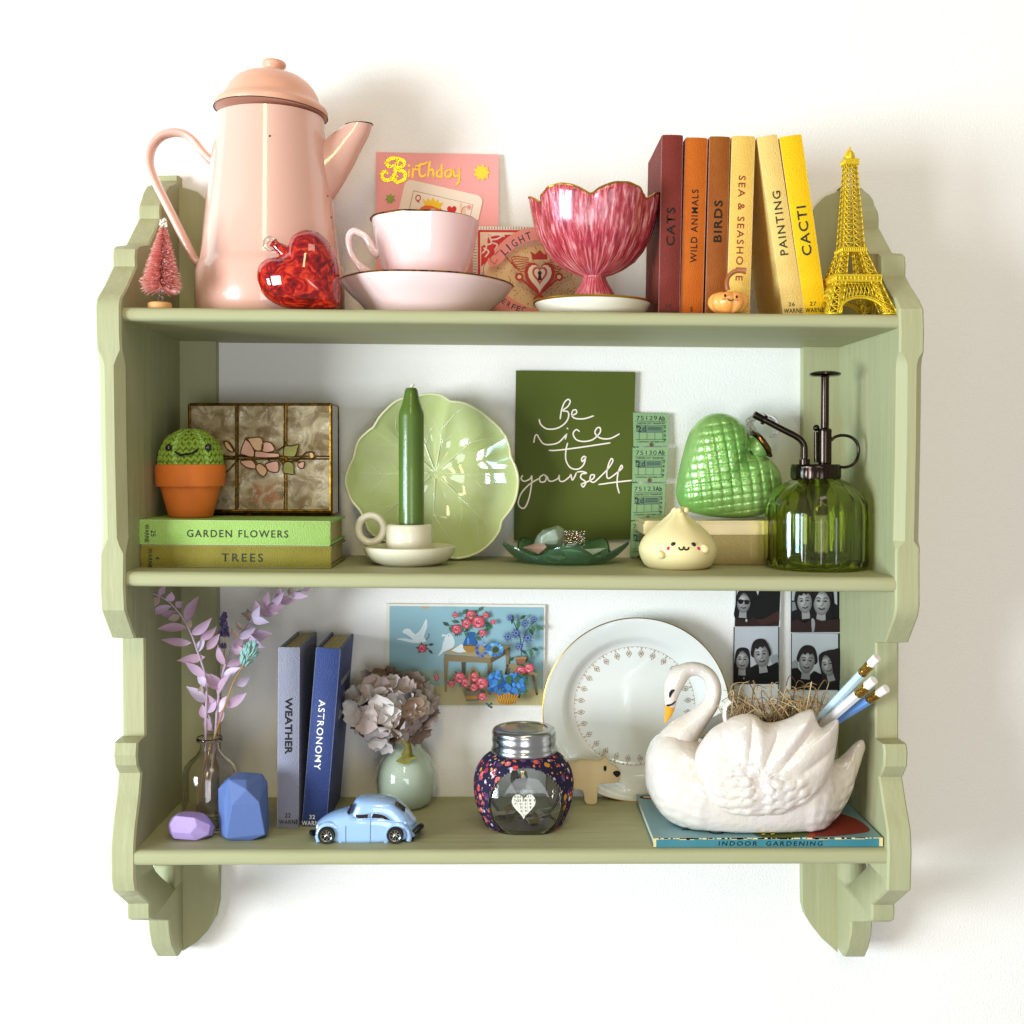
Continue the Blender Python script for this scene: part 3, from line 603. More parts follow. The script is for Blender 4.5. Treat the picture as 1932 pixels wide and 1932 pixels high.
# saucer and teacup
chi = M('pink_china', 'f2d3d0', .12, spec=.5, coat=.5, sss=.0, crough=.05); Yc = -.101
t = thing('saucer', 'pale pink china saucer with a worn gilt edge under the teacup', 'saucer', base(804, Yc, 'T'))
wavy = lambda amp, n, ph=0, i0=3: (lambda th, i, r, h: (r * (1 + (amp * sin(n * th + ph) if i >= i0 else 0)), h + (amp * .012 * cos(n * th + ph) if i >= i0 else 0)))
zb = zpx(shz('T', W(804, 590, Yc).x) + .0002, Yc, 804)
lathe([(0, zb - 4), (88, zb - 4), (92, zb), (100, zb), (104, zb - 4), (124, 578), (142, 562), (155, 547), (160.5, 538), (161, 535.5), (158, 536), (150, 546), (130, 562), (80, 570), (0, 572)], 804, Yc, 96, wavy(.008, 6, 1, 5), tilt=1.6).build('dish', chi, t, 50)
gw = M('gilt_worn', 'a87a28', .35, 1, var=(160, '4a3a1c', .6)); sc_ = S(Yc)
lathe([(160.6, 538.2), (161.8, 536), (159.5, 535), (157, 537)], 804, Yc, 96, lambda th, i, r, h: (r * (1 + .008 * sin(6 * th + 1)), h + .008 * .012 * cos(6 * th + 1)), tilt=1.6).build('gilt_rim', gw, t) if False else None
c = W(804, 588, Yc)
mb = MB(); tl = radians(1.6); axv = V((sin(tl), 0, cos(tl))); e1 = (V((1, 0, 0)) - axv * axv.x).normalized(); e2 = axv.cross(e1); z0 = W(804, zb, Yc); hh = W(804, 536, Yc).z - z0.z
mb.tube([z0 + axv * (hh + .0001 * cos(6 * a + 1)) + (e1 * cos(a) + e2 * sin(a)) * (160.6 * sc_ * (1 + .008 * sin(6 * a + 1))) for a in [2 * pi * i / 96 for i in range(96)]], .0008, 6, 0, 1, closed=True); mb.build('gilt_rim', gw, t)
t = thing('teacup', 'pale pink china teacup with a pointed handle and worn gilt rim', 'teacup', W(800, 566, Yc))
cx = 800.5
lathe([(0, 566), (52, 566), (56, 560), (58, 552), (64, 540), (74, 522), (84, 498), (91, 472), (96.5, 446), (100, 425), (101, 418), (99, 417.5), (96, 426), (90, 470), (72, 515), (40, 535), (0, 538)], cx, Yc, 80, tilt=1.2).build('bowl', chi, t, 55)
mb = MB(); p0 = W(cx, 417.6, Yc)
mb.tube([p0 + V((cos(a) * 100.2 * sc_, sin(a) * 100.2 * sc_, -.021 * cos(a) * 100.2 * sc_ + .0002 * sin(9 * a))) for a in [2 * pi * i / 80 for i in range(80)]], .0008, 6, 0, 1, closed=True); mb.build('gilt_rim', gw, t)
MB().tube([W(x, y, Yc) for x, y in Z2((305, 700), (275, 680), (250, 640), (222, 598), (185, 575), (152, 568), (128, 592), (124, 640), (140, 700), (175, 755), (212, 792), (255, 812), (310, 838), (350, 850))], [.0045, .0045, .0036, .003, .0028, .0034, .0032, .0027, .0026, .0029, .0042, .0032, .0029, .003], 12, 0, 5).build('handle', chi, t, 60)
# pink lustre bowl on a white saucer
Yc = -.124; t = thing('small_saucer', 'small white saucer with a gilt edge under the pink lustre bowl', 'saucer', base(1118, Yc, 'T')); sc_ = S(Yc)
zb = zpx(shz('T', W(1118, 590, Yc).x) + .0002, Yc, 1118)
chw = M('cream_china', 'efe6d4', .15, coat=.4)
lathe([(0, zb), (78, zb), (84, zb - 3), (100, zb - 11), (110, 574), (111, 572), (108, 571.5), (90, 576), (0, 579)], 1118, Yc, 80, tilt=.6).build('dish', chw, t, 50)
mb = MB(); p0 = W(1118, 572.6, Yc)
mb.tube([p0 + V((cos(a) * 110 * sc_, sin(a) * 110 * sc_, -.011 * cos(a) * 110 * sc_)) for a in [2 * pi * i / 72 for i in range(72)]], .0011, 6, 0, 1, closed=True); mb.build('gilt_rim', GOLD, t)
def lustre():
    m = M('pink_lustre', 'a8324a', .16, spec=.7, coat=.6, film=520, crough=.05); nt = m.node_tree; L = nt.links; bs = nt.nodes['Principled BSDF']
    tc = nt.nodes.new('ShaderNodeTexCoord'); sp = nt.nodes.new('ShaderNodeSeparateXYZ'); L.new(tc.outputs['Object'], sp.inputs[0])
    at = nt.nodes.new('ShaderNodeMath'); at.operation = 'ARCTAN2'; L.new(sp.outputs[1], at.inputs[0]); L.new(sp.outputs[0], at.inputs[1])
    cb = nt.nodes.new('ShaderNodeCombineXYZ'); L.new(at.outputs[0], cb.inputs[0]); L.new(sp.outputs[2], cb.inputs[1])
    mp = nt.nodes.new('ShaderNodeMapping'); mp.inputs['Scale'].default_value = (11, 34, 1); L.new(cb.outputs[0], mp.inputs[0])
    n = nt.nodes.new('ShaderNodeTexNoise'); n.inputs['Scale'].default_value = 1.6; n.inputs['Detail'].default_value = 6; n.inputs['Roughness'].default_value = .65; L.new(mp.outputs[0], n.inputs['Vector'])
    r = nt.nodes.new('ShaderNodeValToRGB'); e = r.color_ramp.elements; e[0].position = .36; e[0].color = lin('7e1420'); e[1].position = .66; e[1].color = lin('e6a0a2'); x = e.new(.5); x.color = lin('b83a46')
    L.new(n.outputs['Fac'], r.inputs[0]); L.new(r.outputs[0], bs.inputs['Base Color'])
    bp = nt.nodes.new('ShaderNodeBump'); bp.inputs['Distance'].default_value = .0006; L.new(n.outputs['Fac'], bp.inputs['Height']); L.new(bp.outputs[0], bs.inputs['Normal'])
    return m
lu = lustre(); t = thing('footed_bowl', 'pink lustre footed bowl shaped like petals with a gilt scalloped rim', 'bowl', W(1120, 577, Yc))
def petal(th, i, r, h):
    zt = W(1120, 372, Yc).z - W(1120, 577, Yc).z
    f = max(0, min(1, (h - .035) / (zt - .035)))
    if i > 16: f = f * .9
    k = abs(sin(3 * (th + 1.71))); g = ((th + 1.71) * 3 / pi % 1) - .5; fl = sin(g * 40 / (.35 + f))
    return r * (1 + .12 * f ** .7 * (k ** .6 - .7) + .013 * f * fl * (i < 17)), h - .0095 * f ** 3 * (1 - k) ** 1.2 - (.0004 * sin(24 * th) if 5 < i < 16 else 0)
pr = [(0, 577), (46, 577), (46.5, 574), (38, 555), (27, 536), (21.5, 525), (22, 521), (36, 517), (56, 508), (76, 494), (92, 474), (104, 450), (111, 424), (115, 400), (117.5, 382), (118.5, 372), (117, 369.5), (114, 374), (110, 398), (102, 440), (86, 475), (50, 502), (0, 509)]
lathe(pr, 1121.5, Yc, 120, petal).build('bowl', lu, t, 0)
mb = MB(); p0 = W(1121.5, 577, Yc); q = []
for a in [2 * pi * i / 120 for i in range(120)]:
    r_, h_ = petal(a, 16, 118.2 * sc_, W(1120, 370.5, Yc).z - p0.z); q.append(p0 + V((r_ * cos(a), r_ * sin(a), h_)))
mb.tube(q, .0009, 6, 0, 1, closed=True).build('gilt_rim', GOLD, t)
# pumpkin
Yc = -.1605; t = thing('toy_pumpkin', 'tiny orange clay pumpkin with a smiling face and curled brown stem', 'ornament', base(1374, Yc, 'T')); s = S(Yc)
c = W(1374, 568, Yc); zb = shz('T', c.x); c.z = zb + .0104
pum = lambda q, th, ph: q * (1 - .11 * (1 - abs(sin(4.5 * th + .2))) ** 1.5 * sin(ph) - .28 * max(0, cos(ph)) ** 6)
MB().blob(c, (38.5 * s, 34 * s, .0108), 72, 24, fn=pum).build('body', M('pumpkin_clay', 'eb9038', .35, coat=.3, var=(140, 'f0b060', .2), bump=(300, .0002)), t, 0)
MB().tube([W(x, y, Yc) for x, y in Z3((584, 1052), (578, 1010), (588, 970), (620, 938), (660, 928), (698, 932))], [.0022, .0019, .0018, .002, .0022, .0028], 12).build('stem', M('stem_brown', '9a5a34', .3, coat=.4), t, 50)
mb = MB()
def on_el(x, y): 
    p = W(x, y, Yc - .015); return p
for a in ((568, 1086), (641, 1094)): mb.blob(W(*Z3(a)[0], Yc - .0156), (.0011, .0008, .0013), 8, 6)
mb.tube([W(*q, Yc - .0157) for q in Z3((582, 1104), (590, 1114), (602, 1118), (614, 1115), (621, 1106))], .00045, 6); mb.build('face', black, t)
mb = MB()
for a in ((558, 1107), (640, 1115)): mb.blob(W(*Z3(a)[0], Yc - .0149), (.0011, .0006, .0008), 8, 6)
mb.build('cheek', M('blush', 'f07a5a', .5), t)
# lattice tower
Yc = -.145; gm = M('gold_tower', 'e4c22c', .35, .55, bump=(500, .0002)); Xc = W(1606, 500, Yc).x; z0 = shz('T', Xc) + .0002
t = thing('tower_model', 'gold metal lattice tower model with an arched base beside the yellow book', 'ornament', (Xc, Yc, z0)); s = S(Yc)
zt = W(1602, 277, Yc).z - z0
zz_ = lambda y: max(0, W(1606, y, Yc).z - z0)
def T3(x, y, z): return V((Xc + x, Yc + y, z0 + z))
rotT = Matrix.Rotation(radians(3), 3, 'Z')
def TP(x, y, z): q = rotT @ V((x, y, 0)); return T3(q.x - .0016 * z / zt, q.y, z)
z1, z2, z3 = zz_(531), zz_(475), zz_(309)
lev = [(0, 65 * s, 24 * s), (z1 * .45, 52 * s, 20 * s), (z1, 40 * s, 18 * s), (z2, 21 * s, 10 * s), (z3, 10 * s, 0)]
def half(z, k=1):
    for a, b_ in zip(lev, lev[1:]):
        if z <= b_[0] + 1e-9:
            f = (z - a[0]) / (b_[0] - a[0]); return a[k] + (b_[k] - a[k]) * f
    return lev[-1][k]
def lattice_leg(za, zb, n, sx, sy, mb, wd):
    """one leg between two heights: four corner bars and crosses on its four faces"""
    zs = [za + (zb - za) * i / n for i in range(n + 1)]
    def cor(z): a, l = half(z), half(z, 2); return [(sx * a, sy * a), (sx * (a - l), sy * a), (sx * (a - l), sy * (a - l)), (sx * a, sy * (a - l))]
    for i in range(n):
        p, q = cor(zs[i]), cor(zs[i + 1])
        for j in range(4):
            k = (j + 1) % 4
            mb.bar(TP(*p[j], zs[i]), TP(*q[j], zs[i + 1]), wd * 1.7); mb.bar(TP(*p[j], zs[i]), TP(*q[k], zs[i + 1]), wd); mb.bar(TP(*p[k], zs[i]), TP(*q[j], zs[i + 1]), wd)
            mb.bar(TP(*q[j], zs[i + 1]), TP(*q[k], zs[i + 1]), wd)
for sx in (-1, 1):
    for sy in (-1, 1):
        mb = MB(); lattice_leg(.0012, z1, 5, sx, sy, mb, .0007); lattice_leg(z1, z2, 5, sx, sy, mb, .0006)
        a = 65 * s; mb.box(TP(sx * a - (a * .4 if sx > 0 else 0), sy * a - (a * .4 if sy > 0 else 0), 0), rotT @ V((a * .4, 0, 0)), rotT @ V((0, a * .4, 0)), (0, 0, .0014))
        mb.build('leg', gm, t, 0, weld=False)
def plat(z, hw, h, nm='platform'):
    mb = MB()
    for zz0, w_, hh_ in ((z, hw, h * .3), (z + h * .3, hw * .94, h * .4), (z + h * .7, hw * 1.02, h * .3)):
        mb.box(TP(-w_, -w_, zz0), rotT @ V((2 * w_, 0, 0)), rotT @ V((0, 2 * w_, 0)), (0, 0, hh_))
    n = 12
    for f in range(4):
        R4 = Matrix.Rotation(f * pi / 2, 3, 'Z')
        for i in range(n + 1):
            q = R4 @ V((-hw + 2 * hw * i / n, -hw * .99, 0)); mb.bar(TP(q.x, q.y, z + h * .2), TP(q.x, q.y, z + h * .85), .0005)
    mb.build(nm, gm, t, 20, weld=False)
plat(zz_(538), 43 * s, zz_(524) - zz_(538)); plat(zz_(479), 23 * s, zz_(470) - zz_(479)); plat(zz_(313), 13 * s, zz_(302) - zz_(313))
mb = MB(); n = 15
for i in range(n):
    a, b_ = z2 + (z3 - z2) * (i / n) ** .92, z2 + (z3 - z2) * ((i + 1) / n) ** .92
    ha, hb = half(a) * .97, half(b_) * .97
    for f in range(4):
        R4 = Matrix.Rotation(f * pi / 2, 3, 'Z')
        g = lambda u, h_, z: (lambda q: TP(q.x, q.y, z))(R4 @ V((u * h_, -h_, 0)))
        for u0, u1 in ((-1, 0), (0, 1)):
            mb.bar(g(u0, ha, a), g(u1, hb, b_), .00055); mb.bar(g(u1, ha, a), g(u0, hb, b_), .00055)
        for u in (-1, 0): mb.bar(g(u, ha, a), g(u, hb, b_), .0009 if u else .0007)
        mb.bar(g(-1, hb, b_), g(1, hb, b_), .0006)
mb.build('shaft', gm, t, 0, weld=False)
for f in range(4):
    R4 = Matrix.Rotation(f * pi / 2, 3, 'Z'); mb = MB(); ra = 43 * s; zc = .0004
    ap = [(ra * cos(a), zc + 31 * s * sin(a)) for a in [pi * i / 20 for i in range(21)]]
    hz = lambda z: half(z) * .985
    g = lambda x, z, d=0: (lambda q: TP(q.x, q.y, z))(R4 @ V((x, -hz(z) + d, 0)))
    mb.tube([g(x, z) for x, z in ap], .0011, 6, 0, 1); mb.tube([g(x * 1.1, z * 1.12) for x, z in ap], .0006, 5, 0, 1)
    for i in range(1, 20):
        x, z = ap[i]; mb.bar(g(x, z), g(x * 1.1, z * 1.12), .0006)
        top = z1 - .0003
        for dx in (-.004, .004):
            X2 = x + dx
            if abs(X2) < half(top): mb.bar(g(x * 1.1, z * 1.12), g(X2, top), .0005)
    for zz0 in (z1 * .86, z1 * .93): mb.bar(g(-half(zz0), zz0), g(half(zz0), zz0), .0007)
    mb.build('arch', gm, t, 0, weld=False)
lathe([(11, 303), (10, 300), (11, 297), (9, 290), (6, 285), (2.5, 283), (2, 277), (0, 276.5)], 1602.5, Yc, 16).build('top_cupola', gm, t, 30)
# ============================================================ MIDDLE BOARD
# crochet cactus in a terracotta pot
s = S(-.1); Yc = onS(360, 977.5, 'M', STK).y + 41 * s; t = thing('crochet_cactus', 'smiling green crochet cactus in a small terracotta pot on the stacked books', 'toy cactus', base(360, Yc, 'M', STK + .0002)); s = S(Yc)
zb = zpx(t.location.z, Yc, 360)
terra = M('terracotta', 'dc7830', .6, spec=.3, bump=(400, .0002), var=(60, 'd46e2a', .2))
lathe([(0, zb), (39, zb), (41, zb - 2.5), (54.5, 921), (55, 918), (62, 917), (63.5, 914), (65, 884), (63.5, 877), (60, 876), (58, 880), (56, 892), (0, 892)], 360, Yc, 64).build('pot', terra, t, 38)
yarn = M('yarn_green', '97b348', .85, spec=.2, var=(120, '829c38', .2), bump=(1500, .0006)); yarnl = M('yarn_light', 'a9cc6a', .85, spec=.2, bump=(1500, .0006))
cc = W(360, 870, Yc); Rx, Rz = 58.5 * s, 61 * s
def dome(th, ph, k=1): return cc + V((Rx * k * sin(ph) * cos(th), Rx * k * sin(ph) * sin(th), Rz * k * (cos(ph) - .0)))
cac = MB().blob(cc, (Rx * .95, Rx * .95, Rz * .95), 40, 20).build('cactus_body', yarn, t, 0)
mb = MB(); nr = 10
for i in range(nr):
    ph = .08 + (pi * .60) * (i + .5) / nr; nc = max(5, int(27 * sin(ph)))
    nc = (nc // 6 + 1) * 6
    for j in range(nc):
        th = 2 * pi * (j + .25) / nc + .03 * i
        seg = (j * 6 / nc) % 1.0; dent = 1 - .05 * (abs(seg - .5) * 2) ** 4
        for sg in (-1, 1):
            q = dome(th + sg * .32 * 2 * pi / nc * .75, ph, dent * rnd.uniform(.985, 1.015)); nrm = (q - cc).normalized()
            up = (dome(th, ph - .05) - dome(th, ph + .05)).normalized(); side = up.cross(nrm).normalized()
            d = (up + side * sg * -.65 + side * rnd.uniform(-.15, .15)).normalized(); f_ = d.cross(nrm).normalized()
            wd = Rx * 2 * pi * sin(ph) / nc * .27
            mb.blob(q, (wd * 1.05, wd, Rz * .60 * pi / nr * .68), 6, 5, 1 if seg < .1 or seg > .93 else 0, Matrix((f_, nrm, d)).transposed())
o = mb.build('stitches', [yarn, yarnl], t, 0, weld=False); o['kind'] = 'stuff'
def hit(x, y, inside, Y0):
    Y = Y0 - .09
    while Y < Y0 + .02 and not inside(W(x, y, Y)): Y += .0002
    return W(x, y, Y)
def front(x, y, k=1.02):
    return hit(x, y, lambda p: ((p.x - cc.x) / (Rx * k)) ** 2 + ((p.y - cc.y) / (Rx * k)) ** 2 + ((p.z - cc.z) / (Rz * k)) ** 2 < 1, Yc)
eye = M('bead_eye', '0a0908', .08, coat=1)
for x, y in ((318.5, 845), (393, 844.5)): MB().blob(front(x, y, 1.06), 6.6 * s, 14, 10).build('eye', eye, t, 0)
MB().tube([front(x, y, 1.09) for x, y in Z4((588, 803), (610, 818), (630, 829), (650, 822), (700, 817), (725, 805), (746, 788))], .00085, 8).build('mouth', M('yarn_black', '0c0b0a', .8), t, 0)
# stained glass box
Yf = -.062; Tb = .046; t = thing('stained_glass_box', 'stained glass box with brass edges, pink glass rose and leaves on its lid', 'box', base(490, Yf, 'M', STK)); pl = Pl(Yf)
brass = M('aged_brass', '8a6420', .35, 1, var=(200, '4e3a16', .4), bump=(400, .0003))
def paneglass():
    m = M('capiz_pane', 'e6dabc', .2, spec=.8, coat=.4, bump=(45, .0032), var=(45, 'ab9668', .2), crough=.12); nt = m.node_tree; L = nt.links; bs = nt.nodes['Principled BSDF']
    mx = nt.nodes.new('ShaderNodeMixShader'); tr = nt.nodes.new('ShaderNodeBsdfTransparent'); tr.inputs[0].default_value = lin('e8d9bc')
    nz = nt.nodes.new('ShaderNodeTexNoise'); nz.inputs['Scale'].default_value = 70; nz.inputs['Detail'].default_value = 6; nz.inputs['Distortion'].default_value = 1.2; tcx = nt.nodes.new('ShaderNodeTexCoord'); L.new(tcx.outputs['Object'], nz.inputs['Vector'])
    mr = nt.nodes.new('ShaderNodeMapRange'); mr.inputs['From Min'].default_value = .38; mr.inputs['From Max'].default_value = .68; mr.inputs['To Min'].default_value = .2; mr.inputs['To Max'].default_value = .75; L.new(nz.outputs['Fac'], mr.inputs['Value']); L.new(mr.outputs[0], mx.inputs[0]); L.new(tr.outputs[0], mx.inputs[1]); L.new(bs.outputs[0], mx.inputs[2]); L.new(mx.outputs[0], nt.nodes['Material Output'].inputs['Surface']); return m
cap = paneglass()
xs = [359.5, 447, 538, 622]; ysr = [765, 863.5, 962]
for i in range(3):
    for j in range(2):
        MB().poly([pl.px(x, y, 0) for x, y in ((xs[i], ysr[j]), (xs[i + 1], ysr[j]), (xs[i + 1], ysr[j + 1]), (xs[i], ysr[j + 1]))], (0, .0014, 0)).build('pane', cap, t, 20)
def came(a, b_, r=.0011, o=None): o = Yf - .0003; return (W(*a, o), W(*b_, o), r)
mb = MB()
for a, b_, r in ((( 357.7, 763), (624, 763), .0014), ((357.7, 964), (624, 964), .0014), ((357.7, 763), (357.7, 964), .0014), ((624, 763), (624, 964), .0014)):
    mb.tube([W(*a, Yf), W(*b_, Yf)], r, 8, 0, 1)
mb.build('lid_frame', brass, t, 40, weld=False)
for a, b_ in (((445, 764), (445, 963)), ((449, 764), (449, 963)), ((536, 764), (536, 963)), ((540.5, 764), (540.5, 963)), ((359, 861), (623, 861)), ((359, 866), (623, 866))):
    MB().tube([W(*a, Yf - .0004), W(*b_, Yf - .0004)], .0008, 8, 0, 1).build('lead_bar', brass, t, 40)
zt, zb_ = W(490, 763, Yf).z, W(490, 964, Yf).z; xl, xr = W(357.7, 860, Yf).x, W(624, 860, Yf).x
mb = MB(); zbb = t.location.z + .0012
for x in (xl, xr):
    for z in (zt, zbb): mb.bar((x, Yf + .004, z), (x, Yf + Tb, z), .002)
    for y in (Yf + .004, Yf + Tb): mb.bar((x, y, zbb), (x, y, zt), .002)
for y in (Yf + .004, Yf + Tb):
    for z in (zt, zbb): mb.bar((xl, y, z), (xr, y, z), .002)
mb.build('box_frame', brass, t, 40, weld=False)
side = M('smoky_glass', '5c5040', .08, trans=.6, coat=.5)
for x in (xl, xr): MB().box((x - .0006, Yf + .005, zbb), (.0012, 0, 0), (0, Tb - .006, 0), (0, 0, zt - zbb)).build('side_pane', side, t, 20)
for z in (zbb, zt): MB().box((xl + .0006, Yf + .005, z - .0006), (xr - xl - .0012, 0, 0), (0, Tb - .006, 0), (0, 0, .0012)).build('side_pane', side, t, 20)
MB().box((xl, Yf + Tb - .001, zbb), (xr - xl, 0, 0), (0, .0012, 0), (0, 0, zt - zbb)).build('back_plate', M('brass_back', 'dcca9e', .7), t, 20)
MB().tube([W(460, 971, Yf), W(466, 973.5, Yf - .002), W(472, 971, Yf)], .0016, 8).build('catch', brass, t)
opal, opal2, leafg = M('opal_pink', 'd8a892', .4, coat=.1, var=(60, 'c08a7a', .3)), M('opal_peach', 'c79a70', .4, coat=.1, var=(60, 'd4ab86', .3)), M('opal_leaf', '8f8c3a', .4, coat=.1, var=(60, '6f6c28', .3))
pieces = [('petal', opal, [(1048, 800), (1080, 715), (1100, 725), (1140, 795), (1142, 835), (1100, 838), (1060, 825)]), ('petal', opal2, [(1085, 718), (1130, 706), (1192, 710), (1200, 785), (1150, 795), (1105, 735)]), ('petal', opal, [(1202, 742), (1255, 742), (1282, 790), (1240, 808), (1197, 798)]),
          ('petal', opal, [(1150, 800), (1195, 802), (1245, 812), (1305, 815), (1312, 838), (1250, 845), (1148, 840)]), ('petal', opal, [(1045, 868), (1120, 862), (1148, 890), (1150, 922), (1090, 912), (1060, 890)]), ('petal', opal2, [(1152, 905), (1180, 885), (1222, 915), (1228, 945), (1205, 974), (1165, 945)]),
          ('petal', opal, [(1222, 888), (1298, 868), (1312, 915), (1300, 946), (1245, 938), (1222, 905)]), ('leaf', leafg, [(1350, 768), (1395, 765), (1445, 755), (1440, 790), (1422, 835), (1375, 838), (1345, 828)]), ('leaf', leafg, [(1345, 885), (1385, 872), (1412, 895), (1416, 935), (1412, 962), (1370, 955), (1342, 945)]),
          ('bud', opal, [(1442, 888), (1485, 872), (1482, 915), (1455, 916)]), ('bud', opal2, [(1520, 812), (1545, 810), (1555, 840), (1530, 850)]), ('leaf', opal2, [(935, 735), (960, 740), (1000, 800), (975, 800), (945, 775)])]
for nm, m, pts in pieces:
    q = Z4(*pts); p = sm(q, 3); o = MB().poly([pl.px(x, y, .0006) for x, y in p], pl.n * .0010).build(nm, m, t, 40)
    MB().tube([pl.px(x, y, .0014) for x, y in q], .00055, 6, 0, 3, closed=True).build('leading', brass, o, 40)
mb = MB()
for l in ([(930, 825), (985, 850), (1050, 825), (1140, 850)], [(925, 740), (965, 735), (1010, 800), (1030, 850), (1000, 890), (945, 950)], [(1310, 845), (1330, 870), (1290, 850), (1260, 845), (1240, 870)], [(1310, 850), (1370, 870), (1440, 860), (1500, 810), (1545, 808), (1558, 840), (1530, 855), (1470, 850), (1420, 870)], [(1290, 800), (1340, 770), (1355, 740)], [(1320, 860), (1345, 900)], [(1410, 860), (1460, 880)], [(1120, 850), (1150, 870), (1160, 890)]):
    mb.tube([pl.px(x, y, .0015) for x, y in Z4(*l)], .0006, 6)
mb.build('twig_wire', brass, t, 40)
pink = M('clip_pink', 'fa8f8c', .4)
for x, y, w_, h_, r in ((1215, 1060, 200, 200, -30), (1180, 1120, 130, 120, 20), (1290, 1160, 140, 150, 35)):
    t2 = thing('hair_clip', 'pink heart hair clip behind the glass lid' if w_ == 200 else ('small round pink hair clip overlapping the heart clip behind the glass lid' if w_ == 130 else 'lower pink heart hair clip at the foot of the glass lid'), 'hair clip', pl.px(*Z4((x, y))[0], -.006), 'hair clips inside the glass box')
    q = heart2(0, 0, w_ * .272, h_ * .272) if w_ != 130 else [(18 * cos(2 * pi * i / 20), 18 * sin(2 * pi * i / 20)) for i in range(20)]; (cx, cy), = Z4((x, y)); cr_, sr_ = cos(radians(r)), sin(radians(r))
    MB().poly([pl.px(cx + a * cr_ - b_ * sr_, cy + a * sr_ + b_ * cr_, -.004 - .0016 * (w_ == 200) - .0008 * (w_ == 140)) for a, b_ in q], -pl.n * .0006).build('heart_charm' if w_ != 130 else 'round_charm', pink, t2, 40)
    if w_ != 140:
        MB().tube([pl.px(a, b_, -.0075) for a, b_ in Z4((x - 20, y), (x - 120, y + 10), (x - 290, y + 50 - (w_ == 200) * 10), (x - 250, y + 90), (x - 20, y + 40))], .0006, 6).build('pin', M('clip_metal', 'c9c0b0', .3, .9), t2)
# cabbage leaf plate
z0 = shz('M', -.06); ptop = W(816, 754, -.006); Ypb = onS(845, 1053, 'M').y; kk = (-.006 - Ypb) / (ptop.z - z0)
pl = Pl(Ypb, kk, z0); t = thing('leaf_plate', 'pale green cabbage leaf plate leaning on the wall behind the candle', 'plate', base(816, Ypb, 'M'))
oz = [(600, 240), (665, 250), (712, 280), (735, 287), (800, 295), (880, 335), (960, 395), (1015, 445), (1040, 480), (1055, 500), (1075, 560), (1085, 620), (1115, 690), (1128, 760), (1118, 850), (1090, 925), (1045, 985), (1028, 1010), (1012, 1070), (960, 1140), (880, 1200), (780, 1230), (700, 1225), (600, 1200), (500, 1180), (400, 1150), (300, 1120), (230, 1070), (205, 1010), (175, 945), (130, 890), (108, 850), (86, 770), (100, 700), (135, 620), (150, 560), (175, 510), (235, 455), (255, 440), (300, 370), (370, 300), (420, 272), (470, 262), (520, 256), (550, 245)]
ol = sm(Z5(*oz), 5); cP = Z5((620, 700))[0]
vein = [radians(a) for a in (-80, -40, 3, 45, 92, 140, 178, 222, 250)]
def pfront(r, x, y):
    th = atan2(y - cP[1], x - cP[0]); d = min(abs((th - a + pi) % (2 * pi) - pi) for a in vein)
    h = .0235 * (max(0, r - .3) / .7) ** 1.7 + .0007 * sin(r * 9)
    h += .0012 * math.exp(-(d * r * 13) ** 2) * min(1, r * 4) * min(1, (1.02 - r) * 6) - .0016 * r * min(1, d * 2.5) * (1 - r)
    return h + .006
pback = lambda r, x, y: pfront(r, x, y) - .0042 * (1 - .55 * r ** 6)
cabb = M('leaf_glaze', 'c6cf9c', .1, spec=.5, coat=.7, var=(25, 'b4c27a', .1), crough=.04)
mb = MB(); shell(mb, ol, cP, pl, pfront, pback, 30, rho=lambda t_: t_).build('dish', cabb, t, 70)
mb = MB(); q = [pl.px(x, y, pfront(1, x, y) - .0006) for x, y in ol]; mb.tube(q, .0013, 8, 0, 1, closed=True).build('rim', M('leaf_rim', 'dcdcae', .12, coat=.6), t, 60)
mb = MB()
for a in vein:
    pts = []
    for r in [.08 + .78 * i / 9 for i in range(10)]:
        j = int((atan2(sin(a), cos(a)) % (2 * pi)) / (2 * pi) * 360); best = min(ol, key=lambda p: abs((atan2(p[1] - cP[1], p[0] - cP[0]) - a + pi) % (2 * pi) - pi))
        x, y = cP[0] + (best[0] - cP[0]) * r, cP[1] + (best[1] - cP[1]) * r; pts.append(pl.px(x, y, pfront(r, x, y) - .0003))
    mb.tube(pts, [.0011 - .0008 * i / 9 for i in range(10)], 8)
    for r0, sg in ((.38, 1), (.5, -1), (.62, 1)):
        q = []
        for i in range(5):
            aa = a + sg * .075 * i / r0 * .5; r = r0 + .075 * i; best = min(ol, key=lambda p: abs((atan2(p[1] - cP[1], p[0] - cP[0]) - aa + pi) % (2 * pi) - pi))
            x, y = cP[0] + (best[0] - cP[0]) * r, cP[1] + (best[1] - cP[1]) * r; q.append(pl.px(x, y, pfront(r, x, y) - .0003))
        mb.tube(q, [.0007 - .0001 * i for i in range(5)], 6)
mb.build('veins', M('leaf_vein', 'ccd6a6', .12, coat=.7), t, 60)
